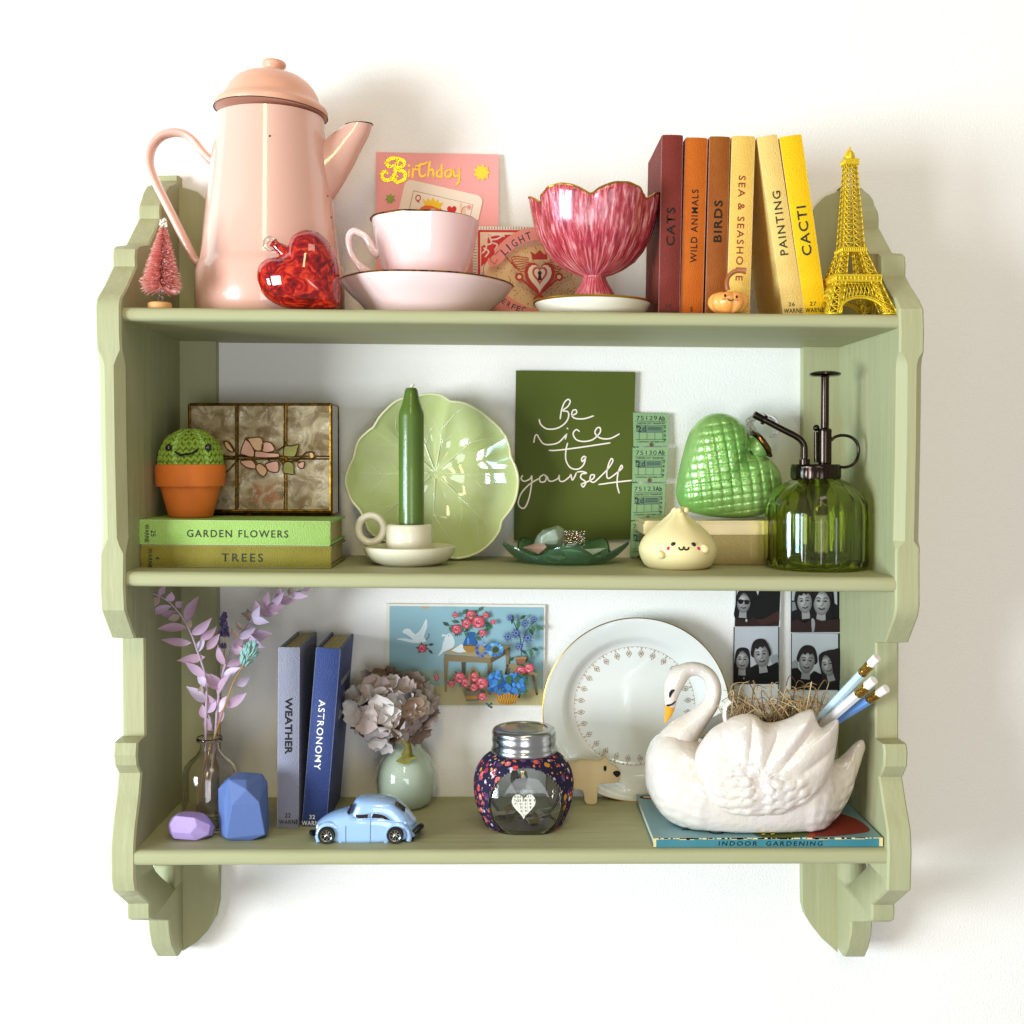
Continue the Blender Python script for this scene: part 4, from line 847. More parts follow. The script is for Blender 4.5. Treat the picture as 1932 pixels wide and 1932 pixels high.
# candle holder and candle
Yc = ctr(770, 1070, 'M', 56); t = thing('candle_holder', 'cream ceramic chamberstick with a ring handle holding the green candle', 'candle holder', base(770, Yc, 'M')); s = S(Yc)
cer = M('cream_ceramic', 'ddd6bd', .28, coat=.3, spec=.5, bump=(40, .0004), sss=.05)
zb = zpx(t.location.z + .0002, Yc, 770)
lathe([(0, zb), (56, zb), (60, zb - 3), (70, 1058), (82, 1046), (87, 1036), (87.5, 1031), (85, 1029.5), (80, 1033), (66, 1043), (40, 1046), (0, 1046)], 773, Yc, 72).build('saucer', cer, t, 60)
lathe([(34, 1047), (40, 1040), (43.5, 1024), (44, 1008), (43, 994), (41, 989.5), (38, 988.5), (35, 992), (34, 1000), (0, 1002)], 772, Yc, 56).build('cup', cer, t, 60)
c = W(699.5, 998, Yc); MB().tube([c + V((23.5 * s * cos(a), .002 * sin(a), 25 * s * sin(a))) for a in [2 * pi * i / 16 for i in range(16)]], 7.2 * s, 14, 0, 4, ywide=1.25, closed=True).build('ring_handle', cer, t, 60)
wax = M('green_wax', '566e26', .3, spec=.5, sss=.05, coat=.25, var=(30, '4c6420', .2), bump=(60, .0003))
t = thing('candle', 'tall green dinner candle with an unlit white wick', 'candle', W(775, 1001, Yc))
lathe([(0, 1001), (23.5, 1001), (24, 995), (24, 785), (23.4, 779), (20, 768), (16, 756), (13.5, 744), (12, 736), (9, 732), (0, 731)], 776.5, Yc, 48, tilt=0).build('wax', wax, t, 45)
MB().tube([W(776.5, 733, Yc), W(778, 727, Yc), W(782, 724, Yc)], [.0012, .0014, .0008], 8).build('wick', M('wick', 'ded6c4', .9), t)
# be nice card
pl = Pl(-.0045, .002); t = thing('quote_card', 'dark green card handwritten Be nice to yourself in white', 'card', pl.px(1083, 1019))
cg = M('card_green', '4f5a16', .6, spec=.3)
card(pl, [(973.5, 699), (1199, 702), (1190, 1018), (969.6, 1019)], .0008, .0016).build('card_board', cg, t, 20)
wi = M('hand_ink', 'f4e6da', .5); mb = MB(); off = .0011
for l in ([(1392, 362), (1400, 310), (1418, 262), (1440, 242), (1454, 255), (1440, 285), (1408, 312), (1438, 318), (1444, 350), (1420, 392), (1370, 422), (1310, 425), (1272, 398), (1262, 368)],
          [(1464, 342), (1492, 328), (1490, 308), (1470, 312), (1464, 340), (1485, 360), (1540, 362), (1597, 345)],
          [(1228, 508), (1236, 470), (1248, 462), (1262, 485), (1285, 515), (1320, 523), (1380, 510), (1428, 462), (1432, 458), (1424, 488)], [(1435, 421), (1439, 424)],
          [(1510, 440), (1490, 430), (1472, 455), (1490, 490), (1530, 503), (1580, 497), (1612, 478), (1640, 445), (1638, 418), (1618, 422), (1608, 452), (1640, 482), (1700, 485), (1758, 457)],
          [(1325, 558), (1370, 558), (1500, 542), (1700, 512)], [(1437, 515), (1427, 560), (1428, 620), (1455, 665), (1500, 675), (1535, 650), (1548, 610), (1540, 595), (1525, 610), (1530, 628), (1552, 600)],
          [(1158, 715), (1150, 735), (1170, 750), (1205, 735), (1215, 715), (1215, 760), (1200, 850), (1175, 910), (1150, 915), (1132, 885), (1150, 825), (1200, 770), (1255, 735)],
          [(1290, 708), (1266, 725), (1268, 752), (1295, 752), (1306, 725), (1290, 708), (1310, 722), (1322, 746), (1345, 749), (1378, 732), (1386, 712), (1388, 745), (1412, 750), (1450, 722), (1458, 708), (1466, 742), (1480, 725), (1492, 698)],
          [(1500, 692), (1530, 690), (1556, 700), (1526, 705), (1520, 730), (1550, 755), (1535, 785), (1522, 770)], [(1522, 768), (1590, 738), (1604, 712), (1582, 713), (1578, 745), (1602, 755), (1642, 720), (1690, 670), (1718, 625), (1708, 610), (1690, 650), (1680, 705), (1692, 732), (1740, 700), (1776, 668), (1770, 652), (1750, 700), (1745, 770), (1757, 822)],
          [(1632, 770), (1740, 755), (1832, 745)]):
    stroke(mb, Z5(*l), 2.7, pl, off, 0, 6); off += .00002
mb.build('handwriting', wi, t, 0, weld=False)
# ticket strip
Ytb = -.012; pl = Pl(Ytb, .05, shz('M', .1)); t = thing('ticket_strip', 'strip of old green bus tickets leaning against the wall', 'tickets', base(1220, Ytb, 'M'))
tk = M('ticket_green', '8fac80', .8, spec=.2, var=(60, '86a476', .2)); tin = '2c3a30'
cells = [((110, 355), (320, 360), (112, 556), (320, 552)), ((106, 562), (320, 558), (104, 764), (303, 764)), ((104, 770), (300, 772), (97, 990), (292, 980)), ((97, 996), (291, 986), (88, 1201), (288, 1196))]
nums = ['75129', '75130', '75123', '75124']
for i, (a, b_, c, d) in enumerate(cells):
    off = .0002 + .0012 * (i % 2) + .0006 * i; e = []
    for j in range(21): 
        f = j / 20; e.append((a[0] + (b_[0] - a[0]) * f, a[1] + (b_[1] - a[1]) * f + (3 if j % 2 else -1)))
    lo = [(d[0] + (c[0] - d[0]) * j / 20, d[1] + (c[1] - d[1]) * j / 20 + (2 if j % 2 else -2)) for j in range(21)]
    cv = MB(); o = cv.poly([pl.px(*q, off) for q in Z6(*(e + lo))], -pl.n * .0003).build('ticket', tk, t, 20)
    pc = Pic(pl, off + .0001, Z6)
    def bl(u, v): return (a[0] + (b_[0] - a[0]) * u) * (1 - v) + (c[0] + (d[0] - c[0]) * u) * v, (a[1] + (b_[1] - a[1]) * u) * (1 - v) + (c[1] + (d[1] - c[1]) * u) * v
    def tx(sx, u, v, wd, h, **k): x, y = bl(u, v); pc.text(tin, sx, x, y, wd, h, 0 if i < 2 else 1, **k)
    tx(nums[i], .38, .16, 122, 26, bold=.0); tx('Ab', .8, .16, 38, 28, bold=.03)
    tx('CHESTER CITY TRANSPORT', .5, .315, 166, 11, bold=.02)
    pc.line(tin, [bl(.06, .255), bl(.92, .255)], 2.5, 1); pc.line(tin, [bl(.06, .375), bl(.92, .375)], 2, 1); pc.line(tin, [bl(.06, .8), bl(.92, .8)], 2.5, 1)
    pc.poly('66806a', [bl(.16, .4), bl(.8, .4), bl(.8, .56), bl(.16, .56)])
    pc.text('33443a', '2d', *bl(.24, .48), 50, 36, 4, bold=.02); pc.line('3f5246', [bl(.17, .58), bl(.83, .58)], 4, 1)
    for v in (.43, .47, .51): pc.line('3f5246', [bl(.42, v), bl(.78, v)], 4, 1)
    for u in (.16, .83): pc.line(tin, [bl(u, .375), bl(u, .8)], 2, 1)
    pc.line(tin, [bl(.38, .6), bl(.38, .8)], 1.6, 1); pc.line(tin, [bl(.6, .6), bl(.6, .8)], 1.6, 1)
    for j, ch in enumerate('3456'): pc.text(tin, ch, *bl(.88, .43 + .125 * j), 11, 17)
    pc.text(tin, '1', *bl(.1, .42), 6, 16); pc.text(tin, '2', *bl(.1, .52), 11, 17)
    tx('CONTROL SYSTEMS LTD.', .5, .87, 160, 8, bold=.02)
    if i < 3:
        x, y = bl(.5, .96); pc.disc('6b4a3a', x, y, 11, 13, 9)
    pc.build('ticket_print', t)
# green glass dish with stones and ring
Yc = ctr(1066, 1068.5, 'M', 95); t = thing('glass_dish', 'dark green glass dish with five petal points holding a crystal', 'dish', base(1066, Yc, 'M')); s = S(Yc)
gdish = M('green_glass', 'a6d8b4', .03, trans=.92, ior=1.5, spec=.6)
rows = []
def dishp(th, f, up=0):
    k = abs(cos(2.5 * (th - pi / 2 * 3))) ; R_ = (60 + 62 * f) * s if f > .35 else (60 + 62 * .35) * s * f / .35
    lob = cos(2.5 * (th + pi / 2)) ** 2
    R2 = R_ * (1 - .22 * f ** 2 * (1 - lob) ** 1.2)
    z = .0015 + .021 * max(0, f - .3) ** 1.25 * (.45 + .62 * lob) + .0032 * lob * f ** 4
    return V((R2 * cos(th), R2 * sin(th), z + up))
N = 120; cD = t.location
for f in [i / 22 for i in range(23)]: rows.append([cD + dishp(2 * pi * j / N, f, -.0013) for j in range(N)])
for f in [1 - i / 22 for i in range(23)]: rows.append([cD + dishp(2 * pi * j / N, f * .985, .0013) for j in range(N)])
MB().grid(rows, True, 0).build('dish', gdish, t, 70)
def rock(nm, lab, cat, px, Y, pts, m, n=26, seed=1, group=None, flat=True):
    bm = bmesh.new(); c = V(px)
    for p in pts: bm.verts.new(p)
    bmesh.ops.convex_hull(bm, input=bm.verts); bmesh.ops.dissolve_limit(bm, angle_limit=.09, verts=bm.verts, edges=bm.edges)
    lo = [v for v in bm.verts if not v.link_faces]; bmesh.ops.delete(bm, geom=lo, context='VERTS')
    bmesh.ops.bevel(bm, geom=bm.edges[:], offset=.0004, segments=1, affect='EDGES', clamp_overlap=True)
    me = bpy.data.meshes.new(nm); bm.to_mesh(me); bm.free(); me.transform(Matrix.Translation(-c)); me.materials.append(m)
    o = bpy.data.objects.new(nm, me); C.objects.link(o); o.location = c; props(o, lab, cat, group); return o
fl = M('fluorite', 'b4ccb4', .2, trans=.45, coat=.5, var=(90, 'dfe8dc', .3), bump=(160, .0008))
sil = Z5((1225, 1140), (1250, 1085), (1285, 1050), (1330, 1042), (1380, 1024), (1412, 1040), (1424, 1080), (1418, 1120), (1400, 1165), (1300, 1180), (1240, 1160))
pts = [W(x, y, Yc + .004) for x, y in sil] + [W(1037 + (x - 1037) * .6, 1012 + (y - 1012) * .65, Yc - .011 + rnd.uniform(-.003, .003)) for x, y in sil] + [W(1037 + (x - 1037) * .5, 1012 + (y - 1012) * .5, Yc + .016) for x, y in sil]
rock('crystal', 'rough pale green crystal lying in the green glass dish', 'crystal', W(1037, 1030, Yc), Yc, pts, fl)
pk = M('rose_quartz', 'd2aba0', .3, coat=.4, trans=.2)
pts = [W(1013, 1036, Yc - .008) + V((rnd.gauss(0, .005), rnd.gauss(0, .004), rnd.gauss(0, .003))) for i in range(24)]
rock('tumbled_stone', 'small pinkish stone in the dish below the pale green crystal', 'stone', W(1013, 1036, Yc), Yc, pts, pk)
pts = [W(1095, 1043, Yc - .004) + V((rnd.gauss(0, .012), rnd.gauss(0, .007), rnd.gauss(0, .0028))) for i in range(30)]
rock('tumbled_stone', 'flat pale green stone lying on the floor of the glass dish under the beaded ring', 'stone', W(1095, 1043, Yc), Yc, pts, fl)
t = thing('beaded_ring', 'silver and gold beaded cluster ring in the green glass dish', 'ring', W(1084, 1036, Yc))
mb = MB()
for i in range(95):
    x, y = 1084 + rnd.uniform(-19, 19), 1013 + rnd.uniform(-11, 12); mb.blob(W(x, y, Yc + .002 + rnd.uniform(-.008, .004)), rnd.uniform(.0009, .0015), 6, 5, rnd.randrange(2))
mb.build('bead_cluster', [M('silver_bead', 'cfc8bc', .2, 1), M('gold_bead', 'c9a880', .2, 1)], t, 0, weld=False)
c = W(1084, 1026, Yc + .002); MB().tube([c + V((.0085 * cos(a), .0085 * sin(a) * .6, -.001 + .003 * sin(a))) for a in [2 * pi * i / 14 for i in range(14)]], .001, 8, closed=True).build('band', MATS['silver_bead'], t)
# tin with a lid
Yf = onS(1390, 1066.5, 'M').y; t = thing('metal_tin', 'old gold metal tin with a cream lid under the green heart', 'tin', base(1335, Yf, 'M'))
tinm = M('tin_gold', '8f7c4a', .38, .8, bump=(900, .0002), var=(700, 'a89560', .1)); lidm = M('tin_lid', 'd9c083', .3, .35, var=(30, 'e6d7ae', .2))
xl, xr, z0 = W(1214, 1060, Yf).x, W(1452, 1060, Yf).x, t.location.z
zA, zB, zC, zD = W(1390, 1061, Yf).z, W(1390, 1009, Yf).z, W(1390, 986, Yf).z, W(1390, 982.5, Yf).z
Dt = .075
MB().box((xl + .003, Yf + .0012, z0 + .0004), (xr - xl - .006, 0, 0), (0, Dt - .004, 0), (0, 0, zB - z0 + .001)).build('body', tinm, t, 40, bev=.0015)
MB().box((xl + .0022, Yf, z0 + .0002), (xr - xl - .0044, 0, 0), (0, Dt - .002, 0), (0, 0, zA - z0)).build('base_lip', tinm, t, 40, bev=.0008)
MB().box((xl, Yf - .0012, zB), (xr - xl, 0, 0), (0, Dt + .001, 0), (0, 0, zC - zB)).build('lid', lidm, t, 40, bev=.0012)
MB().box((xl + .0008, Yf - .0006, zC - .0006), (xr - xl - .0016, 0, 0), (0, Dt, 0), (0, 0, zD - zC + .0006)).build('lid_top', lidm, t, 40, bev=.0008)
TIN = zD
# green heart ornament
Yh = Yf + .028; s = S(Yh); pl = Pl(Yh); t = thing('heart_bauble', 'large quilted pearly green glass heart bauble resting on the tin', 'bauble', (W(1380, 980, Yh).x, Yh, TIN))
oz = [(600, 358), (545, 372), (490, 410), (445, 470), (415, 560), (390, 660), (370, 760), (365, 830), (378, 890), (415, 928), (480, 952), (560, 968), (640, 976), (730, 978), (810, 972), (880, 950), (940, 905), (975, 845), (986, 770), (970, 700), (935, 650), (890, 615), (850, 600), (815, 580), (800, 540), (790, 490), (762, 430), (712, 385), (655, 362)]
ol = sm(Z6(*oz), 5); cH = Z6((655, 705))[0]
ca, sa = cos(radians(8)), sin(radians(8))
def quilt(r, x, y):
    a, b_ = (x - cH[0]) * ca - (y - cH[1]) * sa, (x - cH[0]) * sa + (y - cH[1]) * ca
    base_ = .027 * max(0, 1 - r ** 2.3) ** .5
    # lobes: a soft crease from the notch to the middle
    u_, v_ = x - 1412, y - 858; d_ = abs(u_ * .80 + v_ * .60); along = -(u_ * .6 - v_ * .8) * -1
    t_ = (-u_ * .60 + v_ * .8)
    cre = math.exp(-(d_ / 16) ** 2) * max(0, 1 - abs(t_) / 70)
    w_ = abs(sin(a * pi / 18.5)) ** .5 * abs(sin(b_ * pi / 15)) ** .5
    return base_ - .006 * cre + .0034 * (min(w_, .68) - .5) * min(1, (1 - r) * 6)
gb = M('pearl_green', '78b456', .28, .4, spec=.7, coat=.5, var=(20, 'a8cc7c', .2), crough=.2)
MB().grid if False else None
mb = MB(); shell(mb, ol, cH, pl, quilt, npuff(.024, 2.2), 60).build('heart_body', gb, t, 0)
capm = M('bronze_cap', '6a4424', .3, 1, bump=(300, .0004))
a, b_ = W(*Z6((800, 590))[0], Yh), W(*Z6((868, 540))[0], Yh); d = (b_ - a).normalized()
MB().rev(a, [(.0095, 0), (.011, .003), (.0125, .009), (.0118, .0105)], 28, d).build('neck', gb, t, 60)
MB().rev(b_ - d * .002, [(.0118, 0), (.0142, .0004), (.0152, .0018), (.0142, .003), (.012, .0034), (.011, .005), (.004, .0062), (0, .0062)], 36, d, 0, lambda th, i, r, h: (r * (1 + .04 * sin(14 * th) * (1 <= i <= 3)), h)).build('cap', capm, t, 40)
rib = M('net_ribbon', 'e4e2dc', .5, trans=.2); mb = MB()
for i in range(14):
    q = [(870 + rnd.uniform(-25, 25), 520), (800 + rnd.uniform(-20, 30), 470 + rnd.uniform(-30, 20)), (785 + rnd.uniform(-8, 40), 400 + rnd.uniform(-20, 20)), (850 + rnd.uniform(-20, 30), 365 + rnd.uniform(-4, 25)), (930 + rnd.uniform(-10, 20), 400 + rnd.uniform(-20, 20)), (970 + rnd.uniform(-20, 10), 455 + rnd.uniform(-20, 30)), (920, 500)]
    mb.tube([W(*Z6(p)[0], Yh + .012 + rnd.uniform(-.006, .008)) for p in q], .0007, 6)
mb.build('ribbon_loop', rib, t, 0, weld=False)
# dumpling figure
Yc = ctr(1279, 1076, 'M', 55); t = thing('dumpling_figure', 'cream dumpling figure with a kawaii face and tiny raised arms', 'figurine', base(1279, Yc, 'M')); s = S(Yc)
zb = zpx(t.location.z + .0002, Yc, 1279); dm = M('dumpling_cream', 'ead9a2', .5, spec=.4, bump=(30, .0002), sss=.05)
def pleat(th, i, r, h):
    f = max(0, (h - .032) / .022); return r * (1 - .28 * f * abs(sin(3 * th + .5)) ** 2 * (f < 2)) , h + .0012 * min(f, 1) * sin(6 * th + .4) * (i > 12)
lathe([(0, zb), (55, zb), (57, zb - 1.5), (64, 1064), (70, 1053), (73.5, 1041), (74, 1034), (71, 1024), (65, 1014), (55, 1003), (43, 992), (31, 982), (21, 973), (15, 967), (13.5, 963), (10, 961), (6, 964), (0, 966)], 1279, Yc, 72, pleat).build('body', dm, t, 0)
mb = MB()
for x, y, dy in ((497, 208, -.003), (545, 212, -.006), (622, 206, -.004), (590, 200, .004)): mb.blob(W(*K8((x, y))[0], Yc + dy), (.0026, .002, .0024), 10, 8)
mb.build('top_pleat', dm, t, 0)
prd = [(1074, 58), (1064, 64), (1053, 70), (1041, 73.5), (1034, 74), (1024, 71), (1014, 65)]
def fr(x, y, k=1.0):
    def inside(p):
        y_ = zpx(p.z, Yc, 1279); r_ = 60
        for (ya, ra), (yb2, rb) in zip(prd, prd[1:]):
            if yb2 <= y_ <= ya: r_ = ra + (rb - ra) * (ya - y_) / (ya - yb2)
        return hypot(p.x - W(1279, y_, Yc).x, p.y - Yc) < r_ * s * k
    return hit(x, y, inside, Yc)
for x, y in ((480, 597), (703, 600)): MB().blob(fr(*K8((x, y))[0], .985), (5 * s, 2.6 * s, 5 * s), 12, 8).build('eye', M('eye_brown', '1f130c', .4), t, 0)
for x, y in ((427, 643), (755, 645)): MB().blob(fr(*K8((x, y))[0], .985), (4.2 * s, 2.2 * s, 4.2 * s), 12, 8).build('cheek', M('cheek_pink', 'c4285e', .5), t, 0)
MB().tube([fr(*q, .998) for q in K8((540, 626), (548, 648), (570, 655), (588, 646), (596, 624), (604, 646), (620, 655), (642, 648), (651, 626))], .0008, 8).build('mouth', black, t, 0)
for x, y, r in ((338, 708, 40), (835, 640, 40)):
    MB().blob(fr(*K8((x, y))[0], 1.02), (.0042, .0036, .0034), 14, 10, 0, Matrix.Rotation(radians(r), 3, 'Y')).build('arm', dm, t, 0)
# glass mister
Yc = ctr(1540, 1080, 'M', 84); t = thing('plant_mister', 'olive green ribbed glass plant mister with a dark metal pump', 'mister', base(1540, Yc, 'M')); s = S(Yc)
og = M('olive_glass', 'd6e272', .02, trans=1, ior=1.47, spec=.5)
zb = zpx(t.location.z + .0002, Yc, 1540)
rb = lambda th, i, r, h: (r * (1 - .028 * abs(sin(9 * th)) ** .6 * (2 < i < 9)), h)
pr = [(0, zb - 5), (60, zb - 4), (82, zb), (90, zb - 4), (94, 1066), (95, 1055), (95.5, 1000), (95.5, 968), (94, 950), (88, 936), (76, 922), (60, 911), (44, 903), (36, 897), (35, 890), (32, 890), (33, 899), (42, 907), (58, 915), (73, 926), (84.5, 940), (90.5, 953), (91.5, 968), (91.5, 1000), (91, 1050), (88, 1062), (70, 1068), (0, 1069)]
lathe(pr, 1540, Yc, 144, lambda th, i, r, h: rb(th, i, r, h) if i < 15 else rb(th, 23 - i if i < 24 else 99, r, h)).build('bottle', og, t, 70)
dk = M('gunmetal', '3a302a', .2, 1, bump=(80, .0001))
lathe([(36, 904), (45.5, 903), (46.5, 900), (46.5, 884), (45.5, 881), (46, 879), (44, 876), (0, 875)], 1539, Yc, 96, lambda th, i, r, h: (r * (1 - .03 * (sin(26 * th) > .5) * (i in (2, 3))), h)).build('collar', dk, t, 40)
lathe([(12, 876), (12.5, 872), (12.5, 818), (13, 814), (12.5, 810), (9, 808), (7.5, 807), (7.5, 713), (8.5, 710.5), (26, 709.5), (29.5, 707), (29, 704), (20, 701), (0, 700)], 1556, Yc - .004, 40).build('pump', dk, t, 40)
mb = MB(); mb.tube([W(x, y, Yc - .006) for x, y in Z6((1122, 655), (1122, 600), (1120, 555), (1100, 518), (1060, 490), (990, 455), (905, 410), (880, 398))], 5.9 * s, 14)
mb.build('nozzle_arm', dk, t, 50)
a, b_ = W(*Z6((905, 410))[0], Yc - .006), W(*Z6((822, 366))[0], Yc - .006); d = (b_ - a).normalized(); L_ = (b_ - a).length
MB().rev(a, [(0, 0), (.0026, 0), (.0027, L_ * .15), (.0044, L_ * .18), (.0044, L_ * .38), (.003, L_ * .4), (.0032, L_ * .55), (.0033, L_), (.0022, L_), (.0018, L_ * .9), (0, L_ * .9)], 24, d).build('nozzle', dk, t, 40)
MB().tube([W(*q, Yc - .004) for q in Z6((1278, 520), (1300, 500), (1340, 490), (1390, 498), (1428, 530), (1440, 580), (1428, 635), (1395, 668), (1350, 678), (1310, 668))], 2.9 * s, 10).build('finger_ring', dk, t, 50)
mb = MB(); mb.tube([W(*q, Yc - .002) for q in Z6((1190, 650), (1190, 470))], 4.5 * s, 12, 0, 1); mb.blob(W(*Z6((1190, 446))[0], Yc - .002), 6.3 * s, 12, 10); mb.build('valve_post', dk, t, 40)
MB().rev(W(1518, 876, Yc - .006), [(0, 0), (.0046, 0), (.0046, .0042), (.0036, .005), (0, .005)], 24).build('nozzle_socket', dk, t, 40)
tubed = M('dip_tube', '4a3c30', .3, spec=.4)
lathe([(0, 1062), (6, 1062), (6, 985), (15, 982), (15, 905), (0, 903)], 1545, Yc, 24).build('dip_tube', tubed, t, 40)
lathe([(0, 975), (13, 974), (13.5, 960), (10, 950), (10, 905), (0, 903)], 1516, Yc + .004, 24).build('pump_chamber', tubed, t, 40)
# ============================================================ BOTTOM BOARD
# glass vase with dried stems
Yc = onS(396, 1572, 'B').y + 45 * S(-.1); t = thing('glass_vase', 'small clear glass bottle vase holding dried stems', 'vase', base(396, Yc, 'B')); s = S(Yc); YV = Yc
vg = M('vase_glass', 'f6f2ea', .01, trans=1, ior=1.47)
zb = zpx(t.location.z + .0002, Yc, 396)
pr = [(0, zb - 4), (44, zb - 3), (48, zb), (50.5, zb - 5), (51, 1555), (51, 1470), (50, 1456), (46, 1444), (36, 1433), (25, 1424), (19, 1415), (17, 1407), (18, 1401), (24, 1398), (25, 1394), (23.5, 1390.5), (20, 1391), (18, 1396), (14.5, 1402), (14.5, 1408), (17, 1417), (23, 1427), (34, 1437), (43, 1447), (47, 1458), (48, 1472), (48, 1555), (46, zb - 10), (0, zb - 9)]
lathe(pr, 396, Yc, 72).build('bottle', vg, t, 70)
lil = [M('leaf_lilac', 'b99fc4', .7, var=(90, 'c9a6b8', .2)), M('leaf_mauve', 'b592ac', .7, var=(90, 'a88a9e', .2)), M('leaf_pale', 'd3c6dc', .7, var=(90, 'c4b4d2', .2)), M('leaf_brown', 'a08a80', .7)]
stm = M('stem_lilac', 'b49cae', .7); straw = M('stem_straw', 'b58a4e', .7, var=(60, '9a6c38', .2))
def leafmesh(p, q, wd, parent, m, bend=None, nm='leaf'):
    """a lanceolate folded leaf from stalk p to tip q"""
    p, q = V(p), V(q); d = q - p; L_ = d.length; d.normalize(); roll = rnd.uniform(-.7, .7)
    side = d.cross(V((0, -1, 0))).normalized(); nrm = side.cross(d); side, nrm = side * cos(roll) + nrm * sin(roll), nrm * cos(roll) - side * sin(roll)
    b_ = (bend if bend is not None else rnd.uniform(-.12, .16)) * L_; rows = []
    for i in range(9):
        f = i / 8; w_ = wd * (sin(pi * min(1, f * 1.02 + .0) ** .8) ** .9 if 0 < i < 8 else .03); c = p + d * L_ * f + nrm * b_ * sin(pi * f)
        rows.append([c - side * w_ + nrm * w_ * .28, c - side * w_ * .5 + nrm * w_ * .08, c, c + side * w_ * .5 + nrm * w_ * .08, c + side * w_ + nrm * w_ * .28])
    return MB().grid(rows, False).build(nm, m, parent, 70)
def sprig(lab, Z, stem_px, dy, leaves, m, off):
    t = thing('dried_sprig', lab, 'dried sprig', W(*Z(stem_px[0])[0], YV), 'dried leafy sprigs in the glass vase')
    q = Z(*stem_px); n = len(q); st = []
    for i, (x, y) in enumerate(q): st.append(W(x, y, YV + dy(i / (n - 1))))
    MB().tube(st, [.0013 - .0007 * i / (n - 1) for i in range(n)], 7, 0, 5).build('stem', m, t, 60)
    for (a, b_, w_, mi) in leaves:
        (x, y), (x1, y1) = Z(a, b_); j = min(range(n), key=lambda i: hypot(q[i][0] - x, q[i][1] - y)); Y = YV + dy(j / (n - 1))
        leafmesh(W(x, y, Y), W(x1, y1, min(-.012, Y + rnd.uniform(-.009, .007))), w_ * off * S(Y), t, lil[mi])
sprig('lilac dried sprig of pointed leaves arching towards the shelf side', K3, [(1090, 2500), (1090, 1930), (1100, 1500), (1085, 1350), (1050, 1220), (1010, 1110), (960, 970), (900, 850), (840, 760), (740, 650), (650, 600), (590, 575)], lambda f: -.012 * f,
      [((590, 580), (470, 515), 36, 0), ((595, 588), (490, 712), 34, 1), ((660, 610), (538, 728), 40, 3), ((650, 595), (712, 500), 30, 1), ((738, 655), (770, 560), 44, 0), ((810, 705), (876, 655), 36, 1), ((768, 695), (530, 778), 38, 0), ((840, 780), (660, 765), 38, 1), ((845, 790), (735, 822), 36, 3), ((905, 835), (1030, 598), 52, 1), ((905, 900), (628, 910), 47, 1), ((960, 965), (1147, 806), 50, 0), ((955, 1040), (668, 1010), 46, 1), ((1040, 1010), (1195, 885), 42, 1), ((925, 900), (960, 820), 34, 3),
       ((1010, 1132), (1080, 985), 52, 2), ((1100, 1105), (1222, 955), 42, 1), ((1085, 1175), (815, 1210), 42, 1), ((1080, 1362), (895, 1225), 46, 0), ((1116, 1460), (1010, 1320), 40, 2), ((1212, 1480), (1082, 1325), 52, 1), ((1085, 1602), (905, 1452), 50, 2), ((1180, 1585), (1055, 1515), 44, 1), ((1108, 1702), (1190, 1565), 50, 0), ((1080, 1755), (1055, 1620), 40, 0), ((1130, 1870), (1085, 1735), 40, 1), ((1150, 1872), (1110, 1710), 26, 2), ((1045, 1520), (1050, 1430), 26, 3)], stm, 1 * .2)
sprig('lilac dried sprig of crowded leaves leaning back towards the grey book', K3, [(1120, 2500), (1180, 1930), (1200, 1650), (1230, 1450), (1270, 1270), (1330, 1130), (1390, 1010), (1450, 930), (1530, 820), (1640, 720), (1760, 650), (1880, 590), (2000, 545)], lambda f: .045 * max(0, f - .25),
      [((1230, 1450), (1130, 1330), 40, 1), ((1200, 1540), (1340, 1320), 42, 1), ((1250, 1380), (1420, 1275), 46, 2), ((1270, 1250), (1205, 1060), 44, 1), ((1290, 1260), (1450, 1175), 48, 1), ((1380, 1440), (1502, 1365), 44, 2), ((1290, 1655), (1475, 1515), 46, 1), ((1215, 1700), (1290, 1540), 40, 2), ((1190, 1800), (1265, 1680), 36, 1), ((1330, 1150), (1380, 1000), 32, 2), ((1340, 1110), (1460, 1120), 46, 0), ((1400, 1010), (1330, 900), 36, 3), ((1400, 1000), (1560, 900), 42, 2), ((1450, 930), (1600, 935), 40, 2), ((1460, 920), (1380, 820), 36, 3), ((1510, 840), (1480, 715), 34, 3), ((1530, 820), (1690, 850), 40, 2), ((1540, 830), (1600, 700), 38, 2), ((1580, 770), (1560, 640), 36, 0), ((1600, 760), (1780, 760), 42, 1), ((1640, 720), (1680, 560), 40, 1), ((1660, 720), (1840, 700), 40, 1), ((1720, 680), (1830, 560), 36, 0),
       ((1470, 1000), (1720, 950), 60, 0), ((1500, 960), (1660, 1090), 50, 0), ((1760, 650), (1800, 520), 34, 0), ((1780, 650), (1940, 640), 36, 1), ((1880, 590), (1900, 500), 30, 3), ((1890, 590), (2060, 600), 34, 0), ((1560, 800), (1420, 760), 30, 3), ((2000, 545), (2100, 500), 26, 0), ((1360, 1090), (1440, 1010), 40, 1)], stm, .2)
t = thing('lavender_stem', 'dark purple lavender stem standing between the lilac sprigs', 'lavender', W(400, 1450, YV))
q = K3((1140, 2400), (1215, 1900), (1235, 1500), (1262, 1200), (1268, 1000), (1265, 780)); MB().tube([W(*a, YV + .006) for a in q], .0006, 6).build('stem', straw, t)
lav = M('lavender_purple', '4a3a5c', .8, var=(200, '5c4a78', .2)); mb = MB()
for i in range(70):
    f = rnd.random(); y = 760 + f * 210; x = 1262 + rnd.uniform(-1, 1) * (18 + 26 * f); (X, Yp_), = K3((x, y)); mb.blob(W(X, Yp_, YV + .006 + rnd.uniform(-.004, .003)), (.0012, .0011, .0021), 6, 5, 0, Matrix.Rotation(rnd.uniform(-.7, .7), 3, 'Y'))
